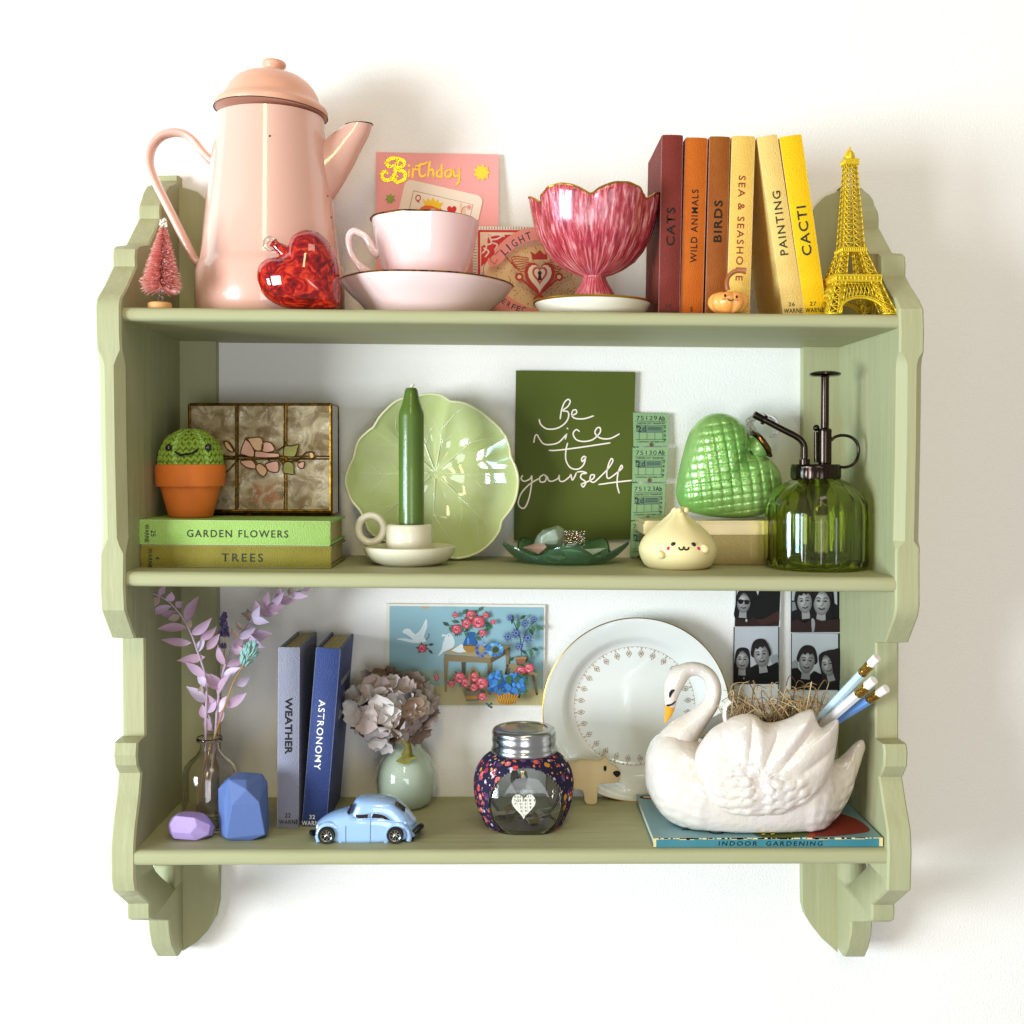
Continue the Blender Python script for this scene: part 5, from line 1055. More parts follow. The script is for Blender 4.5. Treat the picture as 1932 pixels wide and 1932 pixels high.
for i in range(10):
    (X, Yp_), = K3((1262 + rnd.uniform(-26, 26), 1060 + rnd.uniform(-18, 18))); mb.blob(W(X, Yp_, YV + .005), (.0012, .0012, .0019), 6, 5)
mb.build('flower_spike', lav, t, 0, weld=False)
t = thing('grass_head', 'teal dyed canary grass head on a straw stem in the vase', 'dried grass', W(404, 1450, YV))
q = ZA((610, 1780), (680, 1330), (760, 1090), (830, 880), (890, 720), (950, 620)); MB().tube([W(*a, YV - .004) for a in q], .0007, 6).build('stem', straw, t)
tg = M('grass_teal', '7fa6a0', .7, var=(150, '94b8b0', .2)); mb = MB()
for i in range(120):
    f = rnd.random(); x, y = 955 + 75 * f, 605 - 150 * f; wd = 52 * (sin(pi * min(1, f * .92 + .1)) ** .6); o_ = rnd.uniform(-1, 1)
    (X, Yp_), = ZA((x + o_ * wd * .89, y + o_ * wd * .45)); dirr = Matrix.Rotation(radians(27) + o_ * .5, 3, 'Y')
    mb.blob(W(X, Yp_, YV - .004 - .006 * sqrt(1 - o_ * o_) * rnd.uniform(.3, 1)), (.0008, .0007, .0026), 6, 5, 0, dirr)
mb.build('seed_head', tg, t, 0, weld=False)
# painted faceted stones
lp = M('stone_lilac', 'b39ad6', .55, spec=.3, bump=(300, .0002)); bp_ = M('stone_blue', '56699c', .6, spec=.3, bump=(300, .0002))
Yc = onS(360, 1594, 'B').y + .018; s = S(Yc)
sil = K5((608, 850), (636, 795), (690, 757), (745, 742), (820, 744), (892, 757), (942, 800), (980, 862), (965, 930), (905, 990), (825, 1010), (700, 996), (645, 955), (615, 905))
fr_ = K5((635, 838), (675, 780), (822, 794), (838, 858), (785, 918), (650, 907)); f2 = K5((945, 850), (932, 925), (835, 972), (665, 960))
zmin = shz('B', 0) + .0003
pts = [W(x, y, Yc) for x, y in sil] + [W(x, y, Yc - .0155) for x, y in fr_] + [W(x, y, Yc - .0095) for x, y in f2] + [W(360 + (x - 360) * .8, 1560 + (y - 1560) * .75, Yc + .014) for x, y in sil]
for p in pts: p.z = max(p.z, zmin)
rock('faceted_stone', 'small lilac painted stone with flat facets beside the glass vase', 'painted stone', base(360, Yc, 'B'), Yc, pts, lp, group='painted faceted stones')
Yc = onS(460, 1592, 'B').y + .02
sil = ZA((780, 1450), (838, 1382), (898, 1345), (960, 1337), (1080, 1350), (1112, 1405), (1127, 1700), (1108, 1790), (1050, 1806), (870, 1824), (800, 1765), (783, 1700))
pts = [W(x, y, Yc) for x, y in sil] + [W(*q, Yc - .012) for q in ZA((850, 1388), (968, 1390))] + [W(*q, Yc - .019) for q in ZA((970, 1455), (872, 1563), (1058, 1545))] + [W(*q, Yc - .016) for q in ZA((835, 1785), (1096, 1758))] + [W(*ZA((815, 1550))[0], Yc - .011), W(*ZA((870, 1822))[0], Yc - .012), W(*ZA((1000, 1814))[0], Yc - .012)] + [W(461 + (x - 461) * .85, 1525 + (y - 1525) * .9, Yc + .018) for x, y in sil]
for p in pts: p.z = max(p.z, zmin)
rock('faceted_stone', 'tall blue painted stone with flat facets beside the grey book', 'painted stone', base(460, Yc, 'B'), Yc, pts, bp_, group='painted faceted stones')
# celadon vase and dried hydrangea
Yc = ctr(766, 1531, 'B', 36); t = thing('celadon_vase', 'small round pale celadon vase holding a dried hydrangea', 'vase', base(766, Yc, 'B')); s = S(Yc)
cel = M('celadon', 'b3c0ac', .08, coat=.8, spec=.5, var=(30, 'a9b8a6', .1), crough=.03); zb = zpx(t.location.z + .0002, Yc, 766)
lathe([(0, zb), (34, zb), (38, zb - 3), (48, 1508), (55, 1488), (57.5, 1468), (55, 1448), (47, 1430), (36, 1417), (29, 1409), (27, 1401), (28.5, 1395), (27, 1392), (23, 1397), (24, 1408), (0, 1412)], 766, Yc, 64).build('body', cel, t, 70)
t = thing('dried_hydrangea', 'dried hydrangea head of grey, lilac and brown petals above the celadon vase', 'hydrangea', W(742, 1400, Yc))
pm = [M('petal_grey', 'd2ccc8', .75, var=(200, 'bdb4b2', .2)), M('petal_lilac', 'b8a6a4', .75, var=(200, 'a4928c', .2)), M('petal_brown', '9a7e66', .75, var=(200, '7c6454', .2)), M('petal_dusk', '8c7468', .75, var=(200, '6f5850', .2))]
def floret_mesh(m, seed):
    r_ = random.Random(seed); mb = MB()
    for k in range(4):
        a = k * pi / 2 + r_.uniform(-.2, .2); L_ = r_.uniform(.0105, .0135); tilt = r_.uniform(.0, .45); rows = []
        for i in range(6):
            f = i / 5; w_ = .0066 * (sin(pi * min(.93, f * .85 + .06)) ** .75) * (L_ / .011)
            rows.append([V((f * L_ * cos(tilt * f) - .0012 * abs(u) * f ** 3, u * w_, f * L_ * sin(tilt * f) + .0016 * u * u * f - .0008 * cos(u * 3) * f)) for u in (-1, -.5, 0, .5, 1)])
        Rz = Matrix.Rotation(a, 3, 'Z'); mb.grid([[Rz @ v for v in row] for row in rows], False)
    mb.blob((0, 0, .0008), .0007, 6, 4)
    o = mb.build('floret', m, None, 60); return o
protos = [floret_mesh(pm[i % 4], i) for i in range(8)]
cH = W(738, 1339, Yc - .004); Rh = 76 * s; n = 78; used = set()
for i in range(n):
    zf = 1 - 2 * (i + .5) / n; th = i * 2.39996; r_ = sqrt(1 - zf * zf); d = V((r_ * cos(th), r_ * sin(th), zf))
    if d.z < -.62 and d.y > -.3: continue
    d = (d + V((rnd.uniform(-.12, .12), rnd.uniform(-.12, .12), rnd.uniform(-.12, .12)))).normalized()
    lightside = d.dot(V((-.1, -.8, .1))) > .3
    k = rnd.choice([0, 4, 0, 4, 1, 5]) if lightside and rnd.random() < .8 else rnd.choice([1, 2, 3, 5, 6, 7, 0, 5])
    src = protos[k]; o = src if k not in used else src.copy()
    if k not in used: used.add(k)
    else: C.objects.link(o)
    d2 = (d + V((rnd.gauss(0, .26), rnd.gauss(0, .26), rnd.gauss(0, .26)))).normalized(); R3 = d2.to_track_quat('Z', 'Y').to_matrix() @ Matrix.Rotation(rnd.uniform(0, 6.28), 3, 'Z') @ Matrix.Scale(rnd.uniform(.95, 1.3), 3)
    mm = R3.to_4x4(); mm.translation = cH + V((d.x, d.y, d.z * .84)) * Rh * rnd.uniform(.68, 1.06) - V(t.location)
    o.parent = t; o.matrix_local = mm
for k, o in enumerate(protos):
    if k not in used: bpy.data.objects.remove(o)
MB().blob(cH, (Rh * .62, Rh * .62, Rh * .52), 20, 12).build('flower_core', pm[3], t, 0)
sg_ = M('stem_green', '8a8a2c', .6, var=(90, '5c4c1c', .2)); cS = W(769, 1418, Yc - .026)
MB().tube([W(750, 1375, Yc - .01), W(766, 1400, Yc - .024), W(770, 1412, Yc - .0262), W(768, 1426, Yc - .027)], [.003, .003, .0034, .0055], 10).build('stem', sg_, t, 50)
lf = MB(); lf.poly([W(x, y, Yc - .0275) for x, y in ZB((968, 1215), (1010, 1180), (1050, 1150), (1090, 1165), (1128, 1185), (1085, 1205), (1070, 1235), (1030, 1238), (1000, 1228))], (0, .0006, 0)).build('stem_scale', sg_, t)
# toy car
Yc = onS(690, 1593, 'B').y + .0195; zc0 = shz('B', 0); t = thing('toy_car', 'pale blue rounded toy car with black bumpers and silver wheels', 'toy car', base(690, Yc, 'B')); s = S(Yc); pl = Pl(Yc)
cp = M('car_paint', '9bbbe4', .18, coat=1, spec=.5, crough=.03); chrome = M('chrome', 'c9c6c0', .18, 1); rub = M('rubber', '141414', .6); gl = M('car_glass', '2a1a10', .04, coat=.6, spec=.6)
low = sm(ZB((392, 1735), (390, 1690), (402, 1655), (445, 1618), (520, 1580), (600, 1556), (640, 1552), (760, 1560), (900, 1560), (1000, 1575), (1080, 1620), (1125, 1665), (1135, 1720), (1110, 1748), (1000, 1770), (800, 1784), (580, 1784), (470, 1765), (410, 1760)), 4)
mb = MB(); shell(mb, low, ZB((760, 1690))[0], pl, puff(.0168, 7), npuff(.0168, 7), 20)
mb.build('body', cp, t, 0)
cab = sm(ZB((612, 1650), (628, 1590), (655, 1535), (672, 1495), (705, 1470), (780, 1460), (880, 1464), (970, 1484), (1040, 1540), (1090, 1600), (1120, 1660), (1000, 1720), (750, 1720)), 4)
mb = MB(); shell(mb, cab, ZB((850, 1610))[0], pl, puff(.0152, 7), npuff(.0152, 7), 20); mb.build('cabin', cp, t, 0)
for x, y, R_, a0, a1 in ((490, 1759, 82, 205, -28), (978, 1757, 82, 212, -22)):
    for sg in (1, -1):
        pts, rad = [], []
        for i in range(13):
            f = i / 12; an = radians(a0 + (a1 - a0) * f); k = R_ + (16 * max(0, f - .6) + 10 * max(0, .3 - f)) * 1.5
            (X, Y2), = ZB((x + k * cos(an), y - k * sin(an))); pts.append(W(X, Y2, Yc - sg * .0142)); rad.append((26 if .15 < f < .7 else 20) * .26 * s)
        MB().tube(pts, rad, 14, 0, 3, ywide=.9).build('fender', cp, t, 60)
MB().poly([pl.px(*q, .0172) for q in ZB((590, 1770), (905, 1770), (905, 1783), (590, 1783))], (0, .0344, 0)).build('running_board', cp, t, 40, bev=.0004)
def shell_y(x, y, e=7, T=.0152, q=cab, c=ZB((850, 1610))[0]):
    a = atan2(y - c[1], x - c[0]); b_ = min(q, key=lambda p: abs((atan2(p[1] - c[1], p[0] - c[0]) - a + pi) % (2 * pi) - pi)); r = min(.97, hypot(x - c[0], y - c[1]) / hypot(b_[0] - c[0], b_[1] - c[1])); return T * (1 - r ** e) ** .5
for sg in (1, -1):
    for pts in ([(695, 1563), (788, 1555), (782, 1617), (693, 1622)], [(818, 1556), (860, 1555), (905, 1568), (940, 1595), (952, 1608), (930, 1613), (815, 1618)]):
        q = sm(ZB(*pts), 4) if len(pts) > 4 else [tuple(v) for p0_, p1_ in zip(ZB(*pts), ZB(*(pts[1:] + pts[:1]))) for v in [(p0_[0] + (p1_[0] - p0_[0]) * i / 5, p0_[1] + (p1_[1] - p0_[1]) * i / 5) for i in range(5)]]
        cw = (sum(p[0] for p in q) / len(q), sum(p[1] for p in q) / len(q)); mb = MB()
        fo = lambda r, x, y: shell_y(x, y) + .0004; fi = lambda r, x, y: shell_y(x, y) - .001
        if sg > 0: shell(mb, q, cw, pl, fo, fi, 5, rho=lambda v: v)
        else: shell(mb, q, cw, pl, lambda r, x, y: -fi(r, x, y), lambda r, x, y: -fo(r, x, y), 5, rho=lambda v: v)
        mb.build('side_window', gl, t, 30)
        MB().tube([pl.px(x, y, sg * (shell_y(x, y) + .0004)) for x, y in q], .00035, 6, 0, 1, closed=True).build('window_trim', cp, t, 40)
pR = ZB((970, 1497), (1038, 1545), (1030, 1580), (963, 1530)); mb = MB()
mb.poly([W(*q, Yc + d) for q, d in zip(pR, (-.0085, -.0085, -.0115, -.0135))] , (.0004, .001, -.0004)).build('rear_window', gl, t, 30)
pF = ZB((612, 1590), (648, 1520), (660, 1530), (628, 1600)); MB().poly([W(*pF[0], Yc - .009), W(*pF[1], Yc - .009), W(*pF[2], Yc - .0142), W(*pF[3], Yc - .0148)], (.001, .001, 0)).build('windscreen', gl, t, 30)
mb = MB(); line = M('panel_gap', '41597e', .6)
for l in ([(625, 1640), (625, 1775)], [(802, 1545), (800, 1772)]): stroke(mb, ZB(*l), .9, pl, .0171, 0, 1)
mb.build('door_gap', line, t, 0)
mb = MB(); mb.tube([W(*q, Yc - .0172) for q in ZB((633, 1632), (800, 1628), (880, 1630))], .00035, 6, 0, 1).build('trim_strip', cp, t)
for x, y, R_ in ((490, 1759, 61), (978, 1757, 60)):
    for sg in (1, -1):
        (a, b_), = ZB((x, y)); c = W(a, b_, Yc); R2 = R_ * .26 * s; c.z = zc0 + R2 + .0002; c.y = Yc - sg * .0162
        o = MB().rev(c, [(R2 * .6, -.003), (R2, -.003), (R2, .0025), (R2 * .9, .0034), (R2 * .68, .003), (R2 * .62, .0012), (0, .0012)], 40, (0, -sg, 0)).build('wheel', rub, t, 40)
        mb = MB(); mb.rev(c, [(R2 * .6, .0032), (R2 * .68, .0036), (R2 * .66, .0012), (R2 * .56, .0014), (R2 * .6, .0032)], 32, (0, -sg, 0))
        for k in range(8):
            an = 2 * pi * k / 8 + .1; mb.bar(c + V((0, -sg * .0018, 0)) + V((cos(an), 0, sin(an))) * R2 * .1, c + V((0, -sg * .0022, 0)) + V((cos(an), 0, sin(an))) * R2 * .6, .0008)
        mb.blob(c + V((0, -sg * .0018, 0)), (R2 * .18, .001, R2 * .18), 10, 6); mb.build('rim', chrome, o, 40, weld=False)
bk = M('bumper_black', '0e0e10', .25)
MB().tube([W(*ZB((385, 1745))[0], Yc + .017), W(*ZB((366, 1735))[0], Yc + .012), W(*ZB((362, 1730))[0], Yc - .012), W(*ZB((378, 1735))[0], Yc - .017)], .0026, 10).build('front_bumper', bk, t, 50)
MB().tube([W(*ZB((1120, 1700))[0], Yc + .017), W(*ZB((1148, 1690))[0], Yc + .012), W(*ZB((1152, 1685))[0], Yc - .012), W(*ZB((1100, 1735))[0], Yc - .0175)], .0026, 10).build('rear_bumper', bk, t, 50)
mb = MB(); mb.box(W(430, 1560, Yc) , (0, 0, 0), (0, 0, 0), (0, 0, 0)) if False else None
MB().poly([pl.px(*q, .013) for q in ZB((400, 1745), (1110, 1745), (1080, 1790), (420, 1790))], (0, .026, 0)).build('chassis', bk, t, 40)
MB().blob(W(*ZB((405, 1690))[0], Yc - .0125), (.0014, .0022, .0024), 12, 8).build('headlight', M('lamp_glass', 'dfe6ee', .1, coat=1), t, 0)
MB().blob(W(*ZB((1042, 1660))[0], Yc - .0172), (.0018, .0014, .0014), 10, 6).build('tail_lamp', cp, t, 0)
# floral postcard on the wall
pl = Pl(-.0022); t = thing('floral_postcard', 'vintage postcard of doves, roses and blue flowers fixed to the wall', 'postcard', pl.px(878, 1331))
card(pl, [(729, 1139), (1029, 1141), (1026, 1333), (727, 1331)], .0006, .0012).build('card_board', M('card_ivory', 'e6e0d2', .6), t, 20)
pc = Pic(pl, .0009, ZC)
pc.poly('8fb4be', [(198, 152), (1650, 165), (1645, 1088), (196, 1085)]); pc.poly('9cb0a4', [(196, 760), (1645, 760), (1645, 1088), (196, 1085)]); pc.poly('b8ad80', [(196, 930), (500, 900), (1645, 935), (1645, 1088), (196, 1085)])
G1, G2, W1 = '2f5238', '47704c', 'd8e2e4'
def lf2(x, y, a, L_, h=G1): pc.poly(h, [(x, y), (x + L_ * .5 * cos(a) - L_ * .22 * sin(a), y + L_ * .5 * sin(a) + L_ * .22 * cos(a)), (x + L_ * cos(a), y + L_ * sin(a)), (x + L_ * .5 * cos(a) + L_ * .22 * sin(a), y + L_ * .5 * sin(a) - L_ * .22 * cos(a))])
def rose(x, y, r):
    for k in range(5): lf2(x, y, rnd.random() * 6.28, r * 1.5, G1 if k % 2 else G2)
    pc.disc('b8404e', x, y, r, r * .94)
    for k in range(5): pc.disc('e08a94' if k % 2 else 'd2606e', x + r * .45 * cos(k * 1.25 + .5), y + r * .42 * sin(k * 1.25 + .5), r * .4, r * .3, 8, k * 60)
    pc.disc('a8303e', x, y, r * .38, r * .33); pc.disc('e69aa0', x + r * .08, y - r * .06, r * .24, r * .18); pc.disc('b8404e', x + r * .04, y, r * .12)
pc.poly(W1, [(260, 462), (340, 455), (420, 470), (360, 420), (320, 400), (340, 370), (390, 368), (440, 420), (500, 360), (545, 268), (552, 350), (520, 440), (545, 470), (520, 495), (420, 500), (330, 478)], 2)
pc.line('c2d2d6', [(500, 380), (470, 430), (440, 440)], 5); pc.line('c2d2d6', [(530, 330), (505, 400), (480, 440)], 5)
pc.poly(W1, [(650, 628), (690, 560), (700, 500), (720, 440), (690, 440), (700, 415), (735, 425), (755, 408), (785, 425), (812, 480), (800, 540), (740, 570), (700, 590)], 2); pc.disc('3a4048', 756, 430, 5); pc.disc('3a4048', 720, 440, 4)
pc.line('2f4a38', [(540, 470), (568, 440), (566, 410)], 6); rose(508, 550, 44); lf2(560, 520, -.2, 60); lf2(565, 560, .8, 60)
tb, td, tl2 = '8c7a58', '5f5238', 'a8946c'
pc.poly(tl2, [(700, 590), (880, 510), (1345, 520), (1150, 640)]); pc.poly(tb, [(712, 605), (1150, 640), (1150, 690), (712, 668)]); pc.poly(td, [(1150, 640), (1335, 535), (1335, 580), (1150, 690)])
for x, y0, y1 in ((728, 640, 960), (1140, 680, 985), (895, 680, 860), (1310, 560, 800)): pc.poly(td if x in (895,) else tb, [(x - 20, y0), (x + 20, y0), (x + 12, y1), (x - 10, y1)])
pc.poly(W1, [(780, 570), (880, 505), (930, 580), (850, 590)])
pc.poly('2a62a0', [(925, 400), (995, 400), (1000, 440), (1020, 500), (1000, 570), (960, 590), (910, 570), (893, 510), (918, 440)], 3); pc.poly('a8803c', [(893, 520), (1020, 520), (1005, 570), (960, 592), (910, 572)], 2); pc.line('2a2018', [(895, 520), (1018, 522)], 6, 1); pc.disc('6a98cc', 940, 480, 9, 34)
for a, b_ in ((880, 230), (780, 290), (760, 340), (1120, 310), (1160, 350), (1030, 205), (900, 400), (1010, 420)): lf2(a, b_, rnd.random() * 6.28, 75, G1); lf2(a, b_, rnd.random() * 6.28, 70, G2)
for a, b_, r in ((830, 368, 48), (965, 235, 48), (925, 315, 48), (1035, 300, 62), (1105, 235, 30), (1075, 400, 34), (818, 232, 26), (1175, 295, 24)): rose(a, b_, r)
def daisy(x, y, r, h='4c5c94', h2='2c345c'):
    for k in range(16):
        a = k * 6.283 / 16 + rnd.random() * .2; pc.poly(h if k % 2 else h2, [(x + r * .15 * cos(a - .8), y + r * .15 * sin(a - .8)), (x + r * cos(a), y + r * sin(a)), (x + r * .15 * cos(a + .8), y + r * .15 * sin(a + .8))])
    pc.disc('7484b8', x, y, r * .35); pc.disc(h2, x, y, r * .18)
pc.line('2f4a38', [(1440, 610), (1430, 450), (1370, 300)], 9); pc.line('2f4a38', [(1440, 560), (1480, 400), (1560, 290)], 7)
for a, b_ in ((1350, 320), (1560, 330), (1550, 420), (1380, 620), (1500, 600), (1420, 270), (1530, 540)): lf2(a, b_, rnd.random() * 6.28, 100, G2); lf2(a, b_, rnd.random() * 6.28, 80, G1)
for a, b_, r in ((1335, 255, 46), (1560, 270, 46), (1475, 305, 55), (1315, 430, 60), (1390, 395, 62), (1500, 440, 68), (1420, 520, 56)): daisy(a, b_, r)
pc.poly('8a5a40', [(1382, 625), (1485, 620), (1475, 690), (1395, 690)]); pc.poly('a8764e', [(1378, 620), (1488, 614), (1486, 634), (1380, 640)])
def bunch(x0, x1, y0, y1, n, hs, r):
    for k in range(n): x, y = x0 + (x1 - x0) * rnd.random(), y0 + (y1 - y0) * rnd.random(); pc.disc(hs[k % len(hs)], x, y, r * rnd.uniform(.7, 1.2), r * rnd.uniform(.5, 1), 7, rnd.random() * 180)
for k in range(34): a = rnd.random() * 6.28; pc.disc(('5a78b8', '7a9ad0', '3c5490')[k % 3], 1065 + 42 * cos(a), 545 + 62 * sin(a), 17, 14, 7)
for k in range(48): a = rnd.random() * 6.28; pc.disc(('4a98d0', '6fb4e0', '2f70b0')[k % 3], 1195 + 58 * cos(a), 545 + 52 * sin(a), 20, 16, 7)
pc.disc('2f4a30', 1198, 545, 30, 26)
pc.poly(tb, [(1295, 690), (1360, 670), (1590, 770), (1580, 795), (1420, 795)]); 
for l in ([(1310, 690), (1290, 800)], [(1440, 790), (1415, 985)], [(1550, 790), (1585, 960)]): pc.line(td, l, 24, 1)
rose(1435, 745, 50); rose(1510, 715, 46)
pc.poly('6f6656', [(895, 930), (1060, 925), (1040, 1020), (930, 1025)]); pc.poly('a87a30', [(915, 975), (1055, 970), (1048, 1000), (925, 1005)]); 
for a, b_, r in ((865, 805, 54), (790, 860, 34), (920, 850, 46), (1000, 795, 50), (1070, 850, 56), (995, 890, 40), (1075, 975, 40), (650, 795, 26)): rose(a, b_, r)
pc.line('8a6a3a', [(960, 880), (955, 760), (985, 705), (1020, 730), (1030, 800)], 16)
pc.poly('b07c2c', [(1195, 950), (1420, 945), (1385, 1030), (1330, 1050), (1250, 1045), (1215, 1020)]); 
for k in range(8): pc.line('7a5218', [(1205 + k * 26, 955), (1240 + k * 20, 1040)], 5, 1); pc.line('d8a850', [(1235 + k * 24, 955), (1215 + k * 22, 1035)], 4, 1)
bunch(1145, 1480, 770, 940, 90, ('2f68b0', '4a88cc', '1f4a8c', '3a78bc', '37603c'), 30); bunch(1175, 1260, 735, 800, 16, ('2f68b0', '4a88cc', '37603c'), 22); bunch(1110, 1180, 1030, 1070, 8, ('3a5a7c', '37503c'), 14)
pc.poly('b89468', [(510, 132), (590, 134), (575, 152), (530, 152)]); pc.build('printed_picture', t)
# plate
Rpx = 186; cP = (1200, 1339); Yb_ = onS(1180, 1511, 'B').y; ptop = W(1200, 1166, -.024); z0 = shz('B', .1); kk = (-.025 - Yb_) / (ptop.z - z0)
pl = Pl(Yb_, kk, z0); t = thing('dinner_plate', 'white china plate with a gilt scroll ring leaning on the wall behind the swan', 'plate', base(1190, Yb_, 'B'))
plc = M('plate_china', 'ebe8e2', .08, coat=.8, spec=.5, film=250, crough=.03)
c0 = pl.px(*cP); up = pl.px(1200, 1166); dn = pl.px(1200, 1511); Rm = (up - dn).length / 2; c0 = (up + dn) / 2 - pl.n * .0165
Rm2 = Rm
prf = [(0, .003), (.62, .003), (.68, .0035), (.73, .0065), (.77, .0098), (.8, .011), (.97, .0165), (1, .0172), (1.0, .0155), (.97, .014), (.8, .008), (.74, .003), (.68, 0), (.6, -.0012), (.56, 0), (0, 0)]
MB().rev(c0, [(r * Rm, h) for r, h in prf], 96, pl.n).build('dish', plc, t, 50)
pq = PlQ(c0, pl.u, pl.v); mb = MB(); mb.tube([pq.px(Rm * cos(a), Rm * sin(a), .0166) for a in [2 * pi * i / 96 for i in range(96)]], .0007, 6, 0, 1, closed=True).build('gilt_rim', GOLD, t)
pc = Pic(pq, .0033); dec = M('gilt_print', '9a7a4a', .4, .4); i = pc.mi(dec); ri = .66 * Rm
stroke(pc.mb, [(ri * cos(2 * pi * k / 72), ri * sin(2 * pi * k / 72)) for k in range(72)], .0006, pq, pc.o, i, 1, True)
for k in range(28):
    a = 2 * pi * (k + .5) / 28; rv = lambda r, tt: ((ri - r) * cos(a) - tt * sin(a), (ri - r) * sin(a) + tt * cos(a)); sc__ = .0011
    for sg in (-1, 1):
        stroke(pc.mb, [rv(.001 + .0016 * cos(b_ * .6), sg * (.0022 + .0016 * sin(b_ * .6))) for b_ in range(2, 9)], .0006, pq, pc.o, i, 1)
        stroke(pc.mb, [rv(.004, sg * .0006), rv(.006, sg * .002), rv(.0075, sg * .0022)], .0006, pq, pc.o, i, 3); stroke(pc.mb, [rv(.0065, sg * .0004), rv(.0088, sg * .0014)], .0007, pq, pc.o, i, 1)
    disc(pc.mb, pq, *rv(.0022, 0), .0008, .0006, pc.o, i, 8); disc(pc.mb, pq, *rv(.0098, 0), .0008, .0005, pc.o, i, 8, degr := math.degrees(a)); disc(pc.mb, pq, *rv(.006, 0), .0007, .0005, pc.o, i, 8)
pc.build('gilt_pattern', t)
# fabric covered jar
Yc = ctr(988, 1572, 'B', 60); t = thing('fabric_jar', 'round sweet jar covered in dark floral fabric with a round clear window and silver lid', 'jar', base(988, Yc, 'B')); s = S(Yc); YJ = Yc
def floral():
    m = M('floral_fabric', '1f1c30', .8, spec=.2, bump=(1200, .0004)); nt = m.node_tree; L = nt.links; bs = nt.nodes['Principled BSDF']; tc = nt.nodes.new('ShaderNodeTexCoord'); prev = None
    rgb = nt.nodes.new('ShaderNodeRGB'); rgb.outputs[0].default_value = lin('26203a'); prev = rgb.outputs[0]
    for sc2, th, cols, off in ((115, .32, ('6a4468', '9a3048', '54305a', 'a04a58'), 3), (125, .36, ('c8423c', 'd86a60', 'c98a34', 'd8d0cc'), 0), (180, .28, ('d85048', 'e0a040', 'c8c0d0', 'b03048'), 7), (250, .22, ('d8ccd0', '6a7aa0', 'd89040', 'c85a54'), 11)):
        mp = nt.nodes.new('ShaderNodeMapping'); mp.inputs['Location'].default_value = (off, off * .7, 0); L.new(tc.outputs['Object'], mp.inputs[0])
        n = nt.nodes.new('ShaderNodeTexNoise'); n.inputs['Scale'].default_value = 420; L.new(mp.outputs[0], n.inputs['Vector']); ad = nt.nodes.new('ShaderNodeMix'); ad.data_type = 'VECTOR'; ad.inputs[0].default_value = .0028; L.new(mp.outputs[0], ad.inputs[4]); L.new(n.outputs['Color'], ad.inputs[5])
        v = nt.nodes.new('ShaderNodeTexVoronoi'); v.inputs['Scale'].default_value = sc2; L.new(ad.outputs[1], v.inputs['Vector'])
        r = nt.nodes.new('ShaderNodeValToRGB'); r.color_ramp.interpolation = 'CONSTANT'; e = r.color_ramp.elements; e[0].color = lin(cols[0]); e[1].position = .25; e[1].color = lin(cols[1])
        for k in (2, 3): x = e.new(.25 * k); x.color = lin(cols[k])
        sx = nt.nodes.new('ShaderNodeSeparateColor'); L.new(v.outputs['Color'], sx.inputs[0]); L.new(sx.outputs[0], r.inputs[0])
        g = nt.nodes.new('ShaderNodeMath'); g.operation = 'LESS_THAN'; g.inputs[1].default_value = th; L.new(v.outputs['Distance'], g.inputs[0])
        g2 = nt.nodes.new('ShaderNodeMath'); g2.operation = 'GREATER_THAN'; g2.inputs[1].default_value = .35; L.new(sx.outputs[1], g2.inputs[0]); g3 = nt.nodes.new('ShaderNodeMath'); g3.operation = 'MULTIPLY'; L.new(g.outputs[0], g3.inputs[0]); L.new(g2.outputs[0], g3.inputs[1])
        mx = nt.nodes.new('ShaderNodeMix'); mx.data_type = 'RGBA'; L.new(g3.outputs[0], mx.inputs[0]); L.new(prev, mx.inputs[6]); L.new(r.outputs[0], mx.inputs[7]); prev = mx.outputs[2]
    L.new(prev, bs.inputs['Base Color']); return m
zb = zpx(t.location.z + .0002, Yc, 988)
prj = [(0, zb), (50, zb), (58, zb - 2), (72, 1552), (84, 1530), (92, 1505), (95, 1478), (92, 1456), (85, 1440), (74, 1427), (62, 1420), (56, 1417), (54, 1412)]
prs = cr([(a, b_, 0) for a, b_ in prj[2:-1]], 4); prj = prj[:2] + [(p[0], p[1]) for p in prs] + [(54, 1412)]
cJ = W(991, 1497.5, Yc); RJ = 69 * s; dJ = .0325
mb = MB(); lathe(prj, 988, Yc, 128, mb=mb)
vs = mb.v; keepf = []
for f in mb.f:
    c = sum((vs[i] for i in f), V()) / len(f)
    if hypot(c.x - cJ.x, c.z - cJ.z) < RJ * (1 if c.y < Yc else 1.28) and abs(c.y - Yc) > .018: continue
    keepf.append(f)
mb.f = keepf; mb.m = [0] * len(keepf); mb.build('fabric_cover', floral(), t, 60)
for i_, v in enumerate(mb.v):
    d_ = V((v.x - t.location.x, v.y - Yc, 0)); mb.v[i_] = v - d_ * .02 + V((0, 0, .0006 if d_.length < .02 else 0))
mb.build('fabric_lining', M('lining', 'd6ccca', .8, var=(150, 'beb2b4', .2)), t, 60)
def thinglass(name, tint, refl):
    m = bpy.data.materials.new(name); m.use_nodes = True; nt = m.node_tree; L = nt.links; nt.nodes.remove(nt.nodes['Principled BSDF'])
    tr = nt.nodes.new('ShaderNodeBsdfTransparent'); tr.inputs[0].default_value = lin(tint); gs_ = nt.nodes.new('ShaderNodeBsdfGlossy'); gs_.inputs['Roughness'].default_value = .02
    fr = nt.nodes.new('ShaderNodeFresnel'); fr.inputs['IOR'].default_value = refl; mx = nt.nodes.new('ShaderNodeMixShader'); L.new(fr.outputs[0], mx.inputs[0]); L.new(tr.outputs[0], mx.inputs[1]); L.new(gs_.outputs[0], mx.inputs[2]); L.new(mx.outputs[0], nt.nodes['Material Output'].inputs['Surface']); return m
jg = thinglass('jar_glass', 'f0f2f2', 1.5)
